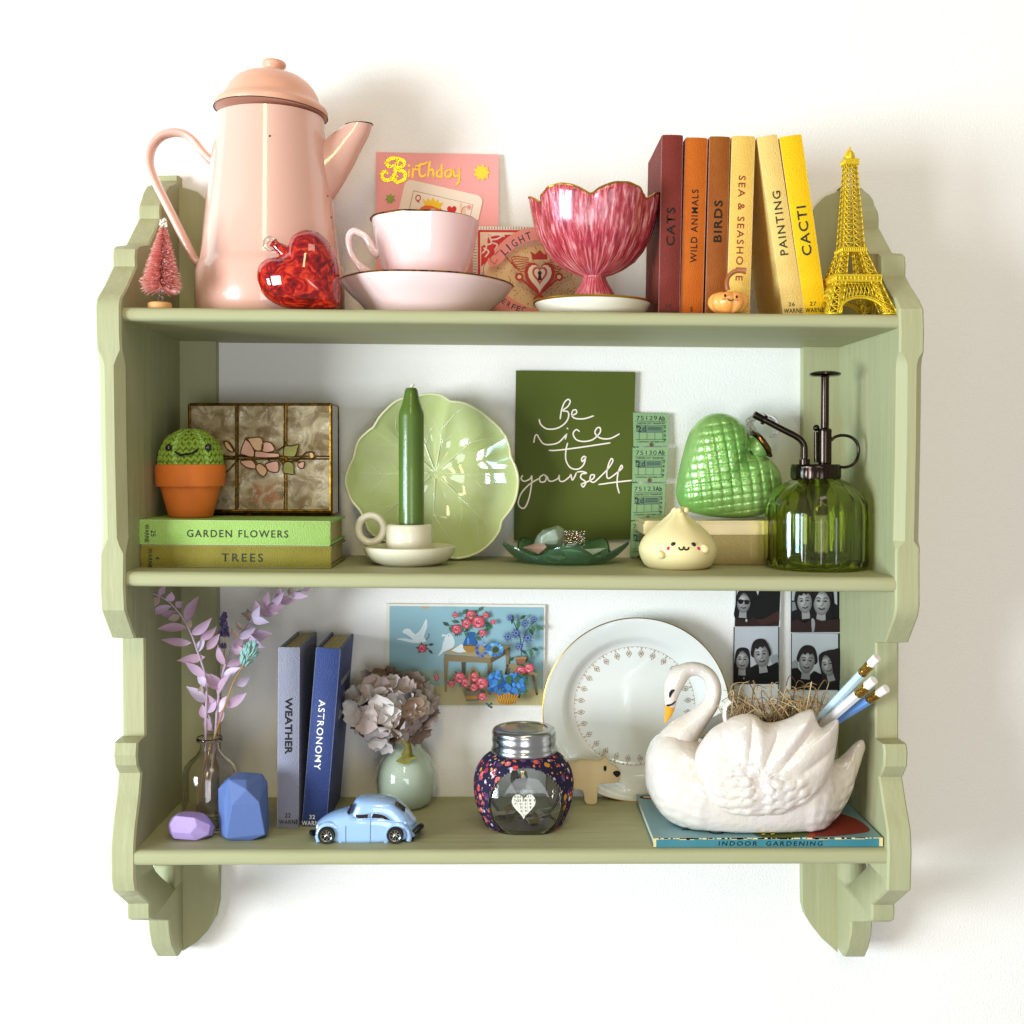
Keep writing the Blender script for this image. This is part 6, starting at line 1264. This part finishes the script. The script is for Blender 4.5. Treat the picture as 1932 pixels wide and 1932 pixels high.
for sg in (1, -1):
    mb = MB(); rows = []
    for r_, y_ in ((0, -dJ - .0012), (.6, -dJ - .0012), (.9, -dJ - .0004), (1.0, -dJ + .0022), (1.05, -dJ + .007), (1.0, -dJ + .0072), (.96, -dJ + .003), (.9, -dJ + .0008), (0, -dJ + .0002)):
        rows.append([V((cJ.x + RJ * r_ * cos(2 * pi * j / 64), Yc + sg * y_, cJ.z + RJ * r_ * sin(2 * pi * j / 64))) for j in range(64)])
    mb.grid(rows, True).build('round_window', jg, t, 60)
al = M('aluminium', 'b4b4b4', .22, 1, bump=(200, .0001, (.1, .1, 2)))
lathe([(56, 1420), (61, 1418), (62.5, 1414), (61, 1409), (59.5, 1406), (60, 1398), (61, 1394), (60, 1389), (59.5, 1386), (60.5, 1382), (60, 1378), (58, 1374), (54, 1372), (45, 1372), (43.5, 1374.5), (0, 1375)], 988.5, Yc, 72).build('lid', al, t, 45)
lathe([(43, 1373.8), (0, 1373.8)], 988.5, Yc, 48).build('lid_disc', M('lid_print', '9c968a', .25, .3, var=(60, 'c9c4b8', .3), coat=.6), t, 0)
pap = M('paper_print', 'e4ded0', .8); p2 = Pl(Yc - dJ - .0016)
hp = heart2(*ZD((523, 1418))[0], 172 * .264, 188 * .264); mb = MB(); o = mb.poly([p2.px(x, y) for x, y in hp], p2.n * .0002).build('paper_heart', pap, t, 20)
pc = Pic(p2, .0004, ZD)
for ch, x, y, w_ in (('W', 462, 1362, 20), ('23', 490, 1362, 26), ('54', 530, 1360, 26), ('11', 565, 1358, 20), ('0', 600, 1358, 12), ('Tu', 462, 1387, 22), ('23', 490, 1388, 26), ('58', 530, 1386, 26), ('8', 568, 1386, 12), ('1', 600, 1386, 7), ('F', 464, 1412, 12), ('0', 500, 1412, 12), ('2', 535, 1410, 12), ('4', 570, 1410, 12), ('0', 502, 1436, 12), ('6', 536, 1436, 12), ('1', 570, 1436, 7), ('0', 505, 1462, 12), ('9', 537, 1462, 12), ('17', 530, 1495, 18)):
    pc.text('4a463c', ch, x, y, w_, 16)
pc.line('8a8474', [(478, 1345), (478, 1430)], 1.6, 1); pc.line('8a8474', [(515, 1345), (515, 1490)], 1.6, 1); pc.line('8a8474', [(552, 1345), (552, 1470)], 1.6, 1); pc.build('heart_print', o)
grp = M('paper_grey', '7a7268', .8); p3 = Pl(Yc - .012, 0)
q = heart2(*ZD((490, 1255))[0], 125 * .264, 230 * .264); o = MB().poly([p3.px(x, y) for x, y in q], p3.n * .0002).build('paper_heart', grp, t, 20)
pc = Pic(p3, .0004, ZD); pc.text('3c362e', '! They', 500, 1238, 95, 40); pc.text('3c362e', 'hool d', 495, 1295, 85, 34); pc.build('heart_print', o)
MB().tube([W(*q, Yc - .012) for q in ZD((495, 1180), (492, 1100))], .0003, 5, 0, 1).build('thread', M('thread', '5a544a', .8), t)
MB().poly([W(*q, Yc - .004) for q in ZD((682, 1200), (694, 1205), (690, 1340), (678, 1330))], (0, .0003, 0)).build('paper_strip', grp, t, 20)
for k in range(26):
    x, y = 520 + rnd.uniform(-170, 170), 1560 + rnd.uniform(-60, 20); (X, Y2), = ZD((x, y)); c = W(X, Y2, Yc + rnd.uniform(-.02, .02)); c.z = t.location.z + rnd.uniform(.0012, .012)
    Rr = Matrix.Rotation(rnd.uniform(0, 6), 3, 'Z') @ Matrix.Rotation(rnd.uniform(-.6, .6), 3, 'X')
    MB().poly([c + Rr @ V(v) for v in ((-.005, -.003, 0), (.005, -.003, 0), (.006, .003, .001), (-.004, .004, .0005))], Rr @ V((0, 0, .0002))).build('paper_scrap', (grp, pap, M('paper_tan', 'b49a6c', .8))[k % 3], t, 20)
# wooden bear
Yc = onS(1118, 1517, 'B').y - .002; t = thing('wooden_bear', 'flat pale wood polar bear cutout standing between jar and swan', 'wooden animal', base(1110, Yc, 'B')); pl = Pl(Yc)
oz = [(1085, 1090), (1102, 1080), (1122, 1095), (1132, 1118), (1180, 1150), (1215, 1185), (1218, 1215), (1205, 1250), (1180, 1262), (1120, 1268), (1070, 1272), (1055, 1285), (1050, 1340), (1048, 1395), (1036, 1414), (1000, 1418), (972, 1412), (958, 1385), (952, 1330), (935, 1316), (890, 1308), (820, 1300), (790, 1330), (785, 1400), (770, 1415), (715, 1415), (700, 1390), (690, 1250), (710, 1170), (780, 1130), (870, 1122), (930, 1106), (1000, 1104), (1068, 1106)]
bw = M('bear_wood', 'dac49a', .7, spec=.2, bump=(120, .0002, (.2, 1, 1)), var=(40, 'cbae80', .2, (.2, 1, 1)))
MB().poly([pl.px(x, y) for x, y in sm(ZD(*oz), 3)], (0, .0055, 0)).build('body', bw, t, 40, bev=.0005)
pc = Pic(pl, .0003, ZD); pc.poly('0c0b0c', [(1095, 1145), (1110, 1140), (1116, 1160), (1108, 1178), (1095, 1172)], 3); pc.poly('0c0b0c', [(1160, 1190), (1178, 1176), (1200, 1176), (1214, 1188), (1212, 1205), (1192, 1222), (1175, 1212)], 3); pc.build('face_paint', t)
# swan planter
Yc = -.106; zS = zb_top = shz('B', .2) + th + .001; t = thing('swan_planter', 'pearly white ceramic swan planter with an orange beak on the teal paperback', 'swan planter', (W(1390, 1570, Yc).x, Yc, shz('B', .2))); s = S(Yc) * .304
YS = Yc; pearl = M('pearl_ceramic', 'e4d7c4', .12, coat=.9, spec=.6, film=380, crough=.06, var=(22, 'e0d5d0', .1), bump=(180, .0006)); 
zfloor = None
def scale_(u, v):
    b_ = 0
    for r in (math.floor(v), math.floor(v) + 1):
        c = math.floor(u - .5 * (r % 2) + .5) + .5 * (r % 2); d = hypot(u - c, (v - r + .25) * 1.05)
        b_ = max(b_, min(1, max(0, (.66 - d) * 5)) * (.45 + .55 * max(0, 1 - d)) * (1 if r > v else .8))
    return b_
def vor(p, sc3):
    d, _ = noise.voronoi(p * sc3); return d[0]
st = [(190, 800, 845, 6), (195, 740, 900, 60), (210, 690, 950, 110), (240, 630, 1010, 165), (290, 590, 1080, 215), (350, 570, 1125, 250), (430, 590, 1160, 280), (520, 620, 1185, 300), (650, 640, 1205, 312), (800, 640, 1218, 316), (950, 640, 1222, 314), (1080, 640, 1220, 300), (1180, 660, 1212, 275), (1250, 680, 1190, 245), (1290, 700, 1160, 215), (1330, 745, 1125, 175), (1380, 752, 1080, 130), (1430, 716, 1010, 90), (1480, 660, 905, 60), (1520, 628, 790, 38), (1545, 628, 715, 22), (1556, 655, 690, 8)]
sp_ = cr([(a, b_, c_) for a, b_, c_, d in st], 4); sd = cr([(d, 0, 0) for *_, d in st], 4); rows = []; NS = 72
(zx0, zy0), = ZE((800, 1221)); zlow = shz('B', .19) + .00905
for p, d in zip(sp_, sd):
    (X, Yt), (_, Yb2) = ZE((p.x, p.y), (p.x, p.z)); a, b_ = W(X, Yt, YS), W(X, Yb2, YS); row = []
    zc_, rz = (a.z + b_.z) / 2, (a.z - b_.z) / 2
    for j in range(NS):
        an = 2 * pi * j / NS; ca, sa = cos(an), sin(an)
        q = V((a.x, YS - d.x * s * (abs(ca) ** .9) * (1 if ca > 0 else -1), zc_ + rz * sa))
        if p.x < 1500 and abs(ca) > .12:
            k = min(1, max(0, (p.x - 200) / 60)); dd = 1 - scale_(q.x * 100 + .3 * sin(q.z * 130), -q.z * 105 + .3 * sin(q.x * 150)); amp = .0026 * k * (1 if (p.x < 520 and p.y > 0 and sa < .35) or p.x > 1150 else .25) * (1 - max(0, sa) ** 2) * (1 if p.x < 1480 else 0)
            q.y -= amp * (1 - dd) * (1 if ca > 0 else -1)
        q.z = max(q.z, zlow); row.append(q)
    rows.append(row)
MB().grid(rows, True, 0, True, True).build('body', pearl, t, 80)
nk = [((365, 800), 165, 190), ((375, 690), 140, 160), ((420, 600), 108, 110), ((480, 535), 80, 80), ((545, 468), 62, 62), ((600, 395), 51, 52), ((617, 310), 47, 48), ((592, 235), 44, 45), ((530, 190), 42, 45), ((458, 190), 47, 48), ((400, 228), 60, 56), ((368, 285), 60, 56), ((353, 345), 47, 46), ((348, 395), 37, 36), ((344, 425), 31, 30)]
mb = MB(); q = [W(*ZE(a)[0], YS) for a, *_ in nk]; mb.tube([(p.x, p.y, p.z) for p in q], [r * s for _, r, _ in nk], 32, 0, 6); mb.build('neck_and_head', pearl, t, 60)
bk2 = M('beak_orange', 'e8a02a', .2, coat=.7); hd = YS
mb = MB(); q = [W(*ZE(a)[0], YS) for a in ((345, 412), (342, 440), (332, 475), (320, 505), (312, 520))]; mb.tube(q, [33.5 * s, 30 * s, 22 * s, 11 * s, 3 * s], 20); mb.build('beak', bk2, t, 60)
ey = M('eye_paint', '0c0c0e', .2, coat=.6)
def nkhit(x, y):
    best = 1
    def ins(p):
        for (a, r, _), (b2, r2, _) in zip(nk[8:], nk[9:]):
            A, B2 = W(*ZE(a)[0], YS), W(*ZE(b2)[0], YS); d = B2 - A; tt = max(0, min(1, (p - A).dot(d) / d.dot(d)))
            if (p - A - d * tt).length < (r + (r2 - r) * tt) * s * 1.005: return True
        return False
    return hit(x, y, ins, YS)
MB().tube([nkhit(*q) for q in ZE((344, 362), (348, 340), (360, 322), (374, 317))], [.0007, .0013, .0014, .0006], 8).build('eye', ey, t)
MB().tube([nkhit(*q) for q in ZE((310, 408), (328, 412), (352, 408), (372, 394), (380, 386))], [.0005, .0009, .0009, .0008, .0004], 8).build('beak_line', ey, t)
wo = [(500, 720), (545, 630), (600, 560), (655, 525), (690, 508), (730, 485), (790, 466), (845, 462), (885, 480), (920, 508), (955, 518), (1010, 512), (1080, 490), (1150, 456), (1195, 440), (1226, 438), (1245, 480), (1262, 520), (1285, 545), (1330, 525), (1386, 500), (1385, 600), (1368, 700), (1345, 800), (1300, 900), (1210, 1000), (1060, 1080), (900, 1105), (720, 1095), (610, 1050), (545, 970), (510, 860)]
def wing(dy, sg, dx=0, dz=0, nm='wing'):
    ol = sm([(a + dx, b_ + dz) for a, b_ in ZE(*wo)], 6); (cx, cy), = ZE((880, 830)); cx += dx; cy += dz; p_ = Pl(YS + dy)
    def f(r, x, y):
        X, Y2 = (x - dx - 1159.2) / .304, (y - dz - 1205.6) / .304
        h = .021 * (1 - r ** 2.6) ** .5 if r < 1 else 0
        lo = max(0, min(1, (Y2 - 640 - .12 * (X - 500)) / 180)); up = max(0, min(1, (770 - Y2 + .35 * (X - 850)) / 150)); e = min(1, (1 - r) * 5 + .25)
        an = atan2(Y2 - 1050, X - 760 - .25 * (1000 - Y2)); h += .0031 * up * e * abs(sin(an * 9.5)) ** .7
        h += .0040 * (.65 + .6 * noise.noise(V((X * .012, Y2 * .012, 0)))) * (1 - up) * lo * e * scale_((X + .25 * Y2) / 78 + .3 * sin(Y2 * .013), (Y2 - .2 * X) / 66 + .35 * sin(X * .017))
        h -= .0014 * math.exp(-((X - 850 - .15 * (Y2 - 800)) / 34) ** 2) * lo * e * (1 if 680 < Y2 < 1080 else 0)
        return h
    mb = MB()
    if sg > 0: shell(mb, ol, (cx, cy), p_, f, lambda r, x, y: -.004 * (1 - r ** 4), 56, rho=lambda t_: sin(t_ * pi / 2) ** .9)
    else: shell(mb, ol, (cx, cy), p_, lambda r, x, y: .004 * (1 - r ** 4), lambda r, x, y: -f(r, x, y), 30)
    mb.build(nm, pearl, t, 0)
wing(-.032, 1); wing(.034, -1, -8, -15)
MB().tube([W(*q, YS - .03) for q in ZE((700, 640), (690, 560), (692, 520), (685, 480), (690, 420), (720, 385))], [.004, .003, .0022, .002, .002, .0025], 10, ywide=2.2).build('planter_lip', pearl, t, 60)
# dark brown filler dome in the cavity, under the nest
cavity_filler = M('brown_filler', '4a3420', .95, bump=(200, .002)); mb = MB(); (xa, ya), (xb, yb2) = ZE((700, 560), (1290, 560)); rows = []
a, b_ = W(xa, ya, YS), W(xb, yb2, YS)
MB().blob((a + b_) / 2, ((b_.x - a.x) / 2, .033, .008), 24, 10).build('cavity_filler', cavity_filler, t, 60)
t = thing('dried_nest', 'nest of dried grass strands spilling from the swan planter', 'dried grass', (a + b_) / 2)
mb = MB(); sm_ = [M('strand_tan', 'a8865a', .8), M('strand_pale', 'c4aa80', .8), M('strand_dark', '6e5030', .8)]
for k in range(130):
    x0 = rnd.uniform(720, 1280); y0 = rnd.uniform(470, 560); Y0 = YS + rnd.uniform(-.026, .028)
    if rnd.random() < .45: x1, y1 = x0 + rnd.gauss(0, 110), rnd.uniform(260, 430); mx_, my = (x0 + x1) / 2 + rnd.gauss(0, 50), min(y0, y1) + rnd.uniform(-30, 60)
    else: x1, y1 = x0 + rnd.gauss(-60, 150), rnd.uniform(360, 520); mx_, my = (x0 + x1) / 2 + rnd.gauss(0, 40), rnd.uniform(360, 440)
    x1 = max(665, min(1330, x1)); Y1 = Y0 + rnd.uniform(-.012, .016)
    mb.tube([W(*ZE((x0, y0))[0], Y0), W(*ZE((mx_, my))[0], (Y0 + Y1) / 2), W(*ZE((x1, y1))[0], Y1)], [.0005, .00045, .0002], 5, rnd.choice([0, 0, 1, 1, 2]), 7)
o = mb.build('grass_strands', sm_, t, 0, weld=False); o['kind'] = 'stuff'
# pencils
er, fer = M('eraser', 'efe6e0', .7), M('ferrule', 'b0853c', .25, 1)
for lab, h, A, B_, dy in (('light blue pencil with a white eraser, uppermost of the three in the swan', 'c2dbe6', (1180, 590), (1632, 112), -.004), ('white pencil with a white eraser, middle of the three in the swan', 'e6e0e2', (1215, 600), (1612, 254), -.010), ('bright blue pencil with a white eraser, lowest of the three in the swan', '6a9ade', (1240, 590), (1688, 306), .006)):
    a, b_ = W(*ZE(A)[0], YS + dy + .012), W(*ZE(B_)[0], -.158 + dy * .5); d = (b_ - a).normalized(); L_ = (b_ - a).length; R_ = .0041
    t = thing('pencil', lab, 'pencil', a, 'pencils standing in the swan planter'); pm_ = M('pencil_' + h, h, .3, coat=.5)
    MB().rev(a, [(0, 0), (R_, 0), (R_, L_ - .021), (0, L_ - .021)], 6, d).build('shaft', pm_, t, 20)
    MB().rev(a + d * (L_ - .0225), [(R_ * .93, 0), (R_ * 1.0, .0006), (R_ * .97, .002), (R_ * 1.02, .003), (R_ * .95, .004), (R_ * .95, .008), (R_ * 1.02, .009), (R_ * .96, .010), (R_ * 1.02, .011), (R_ * .97, .0125), (R_ * .9, .013)], 24, d, 0, lambda th, i, r, h: (r * (1 + .03 * sin(12 * th) * (i in (1, 3, 6, 8))), h)).build('ferrule', fer, t, 40)
    MB().rev(a + d * (L_ - .0096), [(0, 0), (R_ * .92, 0), (R_ * .93, .0085), (R_ * .85, .0096), (0, .0098)], 24, d).build('eraser', er, t, 40)
# photo strips
def face(pc, x, y, rx, ry, hair, tilt=0, long=False, glasses=False, skin='a9a6a4', side=0):
    h = hair; rad = radians(tilt)
    def R(a, b_): return (x + a * rx * cos(rad) - b_ * ry * sin(rad), y + a * rx * sin(rad) + b_ * ry * cos(rad))
    if long: pc.poly(h, [R(*q) for q in ((-1.1, -.4), (-.85, -1.1), (0, -1.35), (.85, -1.15), (1.12, -.4), (1.2, .5), (1.3, 1.5), (.7, 1.8), (-.7, 1.8), (-1.25, 1.4), (-1.15, .4))], 3)
    else: pc.poly(h, [R(*q) for q in ((-1.12, .1), (-1.15, -.7), (-.7, -1.3), (0, -1.48), (.75, -1.3), (1.18, -.6), (1.12, .2))], 3)
    pc.poly('8e8b89', [R(*q) for q in ((-.45, .6), (.45, .6), (.55, 1.6), (-.55, 1.6))])
    fo = ((-.95, -.2), (-.8, -.75), (-.3, -.95), (.35, -.95), (.82, -.7), (.96, -.1), (.85, .45), (.45, .95), (0, 1.08), (-.45, .95), (-.86, .45))
    for k_ in range(7):
        v = 0x6c + 13 * k_; f_ = 1 - .13 * k_; pc.poly('%02x%02x%02x' % (v, v - 2, v - 3), [R(a * f_ - .05 * k_, b_ * f_ - .045 * k_) for a, b_ in fo], 3)
    pc.poly('8f8c8a', [R(*q) for q in ((-.7, -.25), (-.4, -.36), (-.1, -.2), (-.15, .02), (-.6, .03))], 3); pc.poly('8a8785', [R(*q) for q in ((.15, -.2), (.42, -.36), (.75, -.22), (.68, .04), (.2, .03))], 3)
    pc.poly(h, [R(*q) for q in (((-1.04, .05), (-1.0, -.75), (-.25, -1.2), (.6, -1.15), (1.02, -.6), (1.03, .1), (.86, -.45), (.55, -.78), (.3, -.6), (.0, -.82), (-.3, -.56), (-.6, -.7), (-.86, -.35)) if not long else ((-1.04, .3), (-1.02, -.7), (-.3, -1.2), (.6, -1.15), (1.04, -.6), (1.05, .4), (.86, -.3), (.3, -.85), (-.15, -.98), (-.5, -.7), (-.88, -.1)))], 2)
    if glasses:
        for a in (-.42, .42): pc.poly('0c0c0c', [R(a - .38, -.25), R(a + .36, -.25), R(a + .3, .1), R(a, .2), R(a - .3, .1)], 2)
        pc.line('0c0c0c', [R(-.8, -.18), R(.8, -.18)], rx * .12, 1)
    else:
        for a in (-.4, .4):
            pc.line('3a3836', [R(a - .22, -.3), R(a, -.38), R(a + .22, -.3)], rx * .09); pc.line('2a2826', [R(a - .17, -.08), R(a, -.13), R(a + .17, -.07)], rx * .1); pc.disc('1c1a1a', *R(a, -.07), rx * .09, rx * .08, 8)
    pc.line('6a6664', [R(.05, -.2), R(.14, .22), R(-.05, .3), R(-.14, .24)], rx * .07); pc.poly('7f7b79', [R(.1, -.1), R(.2, .25), R(.0, .28)])
    pc.line('2c2424', [R(-.32, .5), R(0, .6), R(.32, .48)], rx * .13); pc.line('8a8684', [R(-.25, .72), R(.2, .72)], rx * .06)
    for k_ in range(9):
        t_ = -1.0 + k_ * .25; pc.line('3a3432', [R(t_ * .9, -1.12 + .2 * abs(t_)), R(t_ * 1.08, -.75 + .3 * abs(t_))], rx * .035, 1)
ps = M('photo_paper', 'd8d6d4', .25, coat=.3)
for lab, px0, yoff, Y in (('black and white photo strip of a couple fixed to the wall behind the swan', 0, 0, -.004), ('black and white photo strip of a couple overlapping the shelf back rail', 1, 0, -.0148)):
    pl = Pl(Y); x0, x1 = ((218, 838), (992, 1648))[px0]; (a, _), (b_, _2) = ZF((x0, 0), (x1, 0)); t = thing('photo_strip', lab, 'photo strip', pl.px((a + b_) / 2, 1345), 'photo booth strips')
    (ya,), (yb3,) = ((1100,), (1346,)); n = 10; mb = MB()
    lft = [(a + 3.5 * (1 - f) - (0 if px0 else 0), ya + (yb3 - ya) * f) for f in [i / n for i in range(n + 1)]]; rgt = [(b_ + (4 if not px0 else -2) * (1 - f) + 1.5 * (px0), y) for f, (_, y) in zip([i / n for i in range(n + 1)], lft)]
    mb.poly([pl.px(x, y) for x, y in lft + rgt[::-1]], (0, .0005, 0)).build('strip', ps, t, 20)
    pc = Pic(pl, .0003, ZF); blk, brn, bg = '0b0a0b', '2a1612', 'b4b6ba'
    if not px0:
        pc.poly(blk, [(262, -60), (862, -60), (835, 545), (240, 548)]); pc.poly('b4b4b4', [(268, 60), (330, 70), (300, 130), (265, 160)]); pc.poly('b4b4b4', [(530, 70), (570, 70), (552, 130)])
        pc.poly(brn, [(245, 400), (320, 350), (480, 420), (600, 500), (840, 320), (832, 545), (240, 547)]); face(pc, 360, 225, 95, 130, blk, 4, True, True); pc.poly('3a1e18', [(520, 460), (640, 440), (830, 330), (834, 470), (600, 530)]); pc.disc('b8aca6', 395, 465, 14, 22, 8)
        pc.poly(bg, [(236, 552), (828, 552), (822, 1325), (224, 1322)]); pc.poly(blk, [(222, 552), (237, 552), (226, 1500), (216, 1500)]); pc.poly(blk, [(822, 552), (834, 552), (832, 1480), (820, 1480)])
        pc.poly('8e9094', [(720, 960), (800, 920), (822, 960), (822, 1060), (740, 1050)], 2)
        pc.poly(blk, [(226, 1150), (300, 1140), (430, 1110), (560, 1040), (700, 1080), (820, 1020), (820, 1323), (224, 1322)]); face(pc, 340, 1000, 92, 128, '171213', 2, True); face(pc, 590, 930, 105, 150, '1c1615', -8)
        pc.disc('8a8886', 355, 1240, 9, 14, 8)
    else:
        pc.poly(blk, [(996, -60), (1650, -60), (1655, 625), (994, 628)]); pc.poly('a4a6a8', [(1010, 70), (1100, 70), (1060, 200), (1008, 200)]); pc.poly('a4a6a8', [(1570, 60), (1620, 60), (1620, 260), (1590, 240)]); pc.poly('77787a', [(1008, 220), (1050, 215), (1075, 320), (1010, 345)])
        face(pc, 1180, 215, 105, 145, blk, -6); face(pc, 1410, 220, 118, 165, blk, 3, True); pc.poly(brn, [(998, 470), (1080, 440), (1180, 500), (1280, 430), (1400, 470), (1650, 440), (1655, 622), (996, 624)]); pc.poly('8a8a8c', [(1265, 450), (1295, 440), (1316, 500), (1300, 612), (1275, 612)], 2)
        pc.poly(bg, [(1008, 634), (1624, 642), (1626, 1400), (996, 1398)]); pc.poly(blk, [(1626, 640), (1648, 640), (1646, 1420), (1622, 1420)]); pc.poly(blk, [(992, 634), (1004, 634), (998, 1500), (988, 1500)])
        pc.poly('8e9094', [(1006, 1020), (1070, 1000), (1090, 1100), (1006, 1110)], 2); pc.poly(blk, [(998, 1110), (1080, 1100), (1200, 1240), (1300, 1140), (1450, 1210), (1626, 1180), (1626, 1400), (996, 1398)])
        face(pc, 1205, 1015, 110, 150, '1c1615', 5); face(pc, 1480, 1060, 95, 140, '1e1616', -14, True)
        pc.poly('1e1616', [(1440, 880), (1560, 850), (1630, 860), (1626, 1180), (1560, 1200), (1520, 1000)], 3)
    pc.build('printed_photos', t)
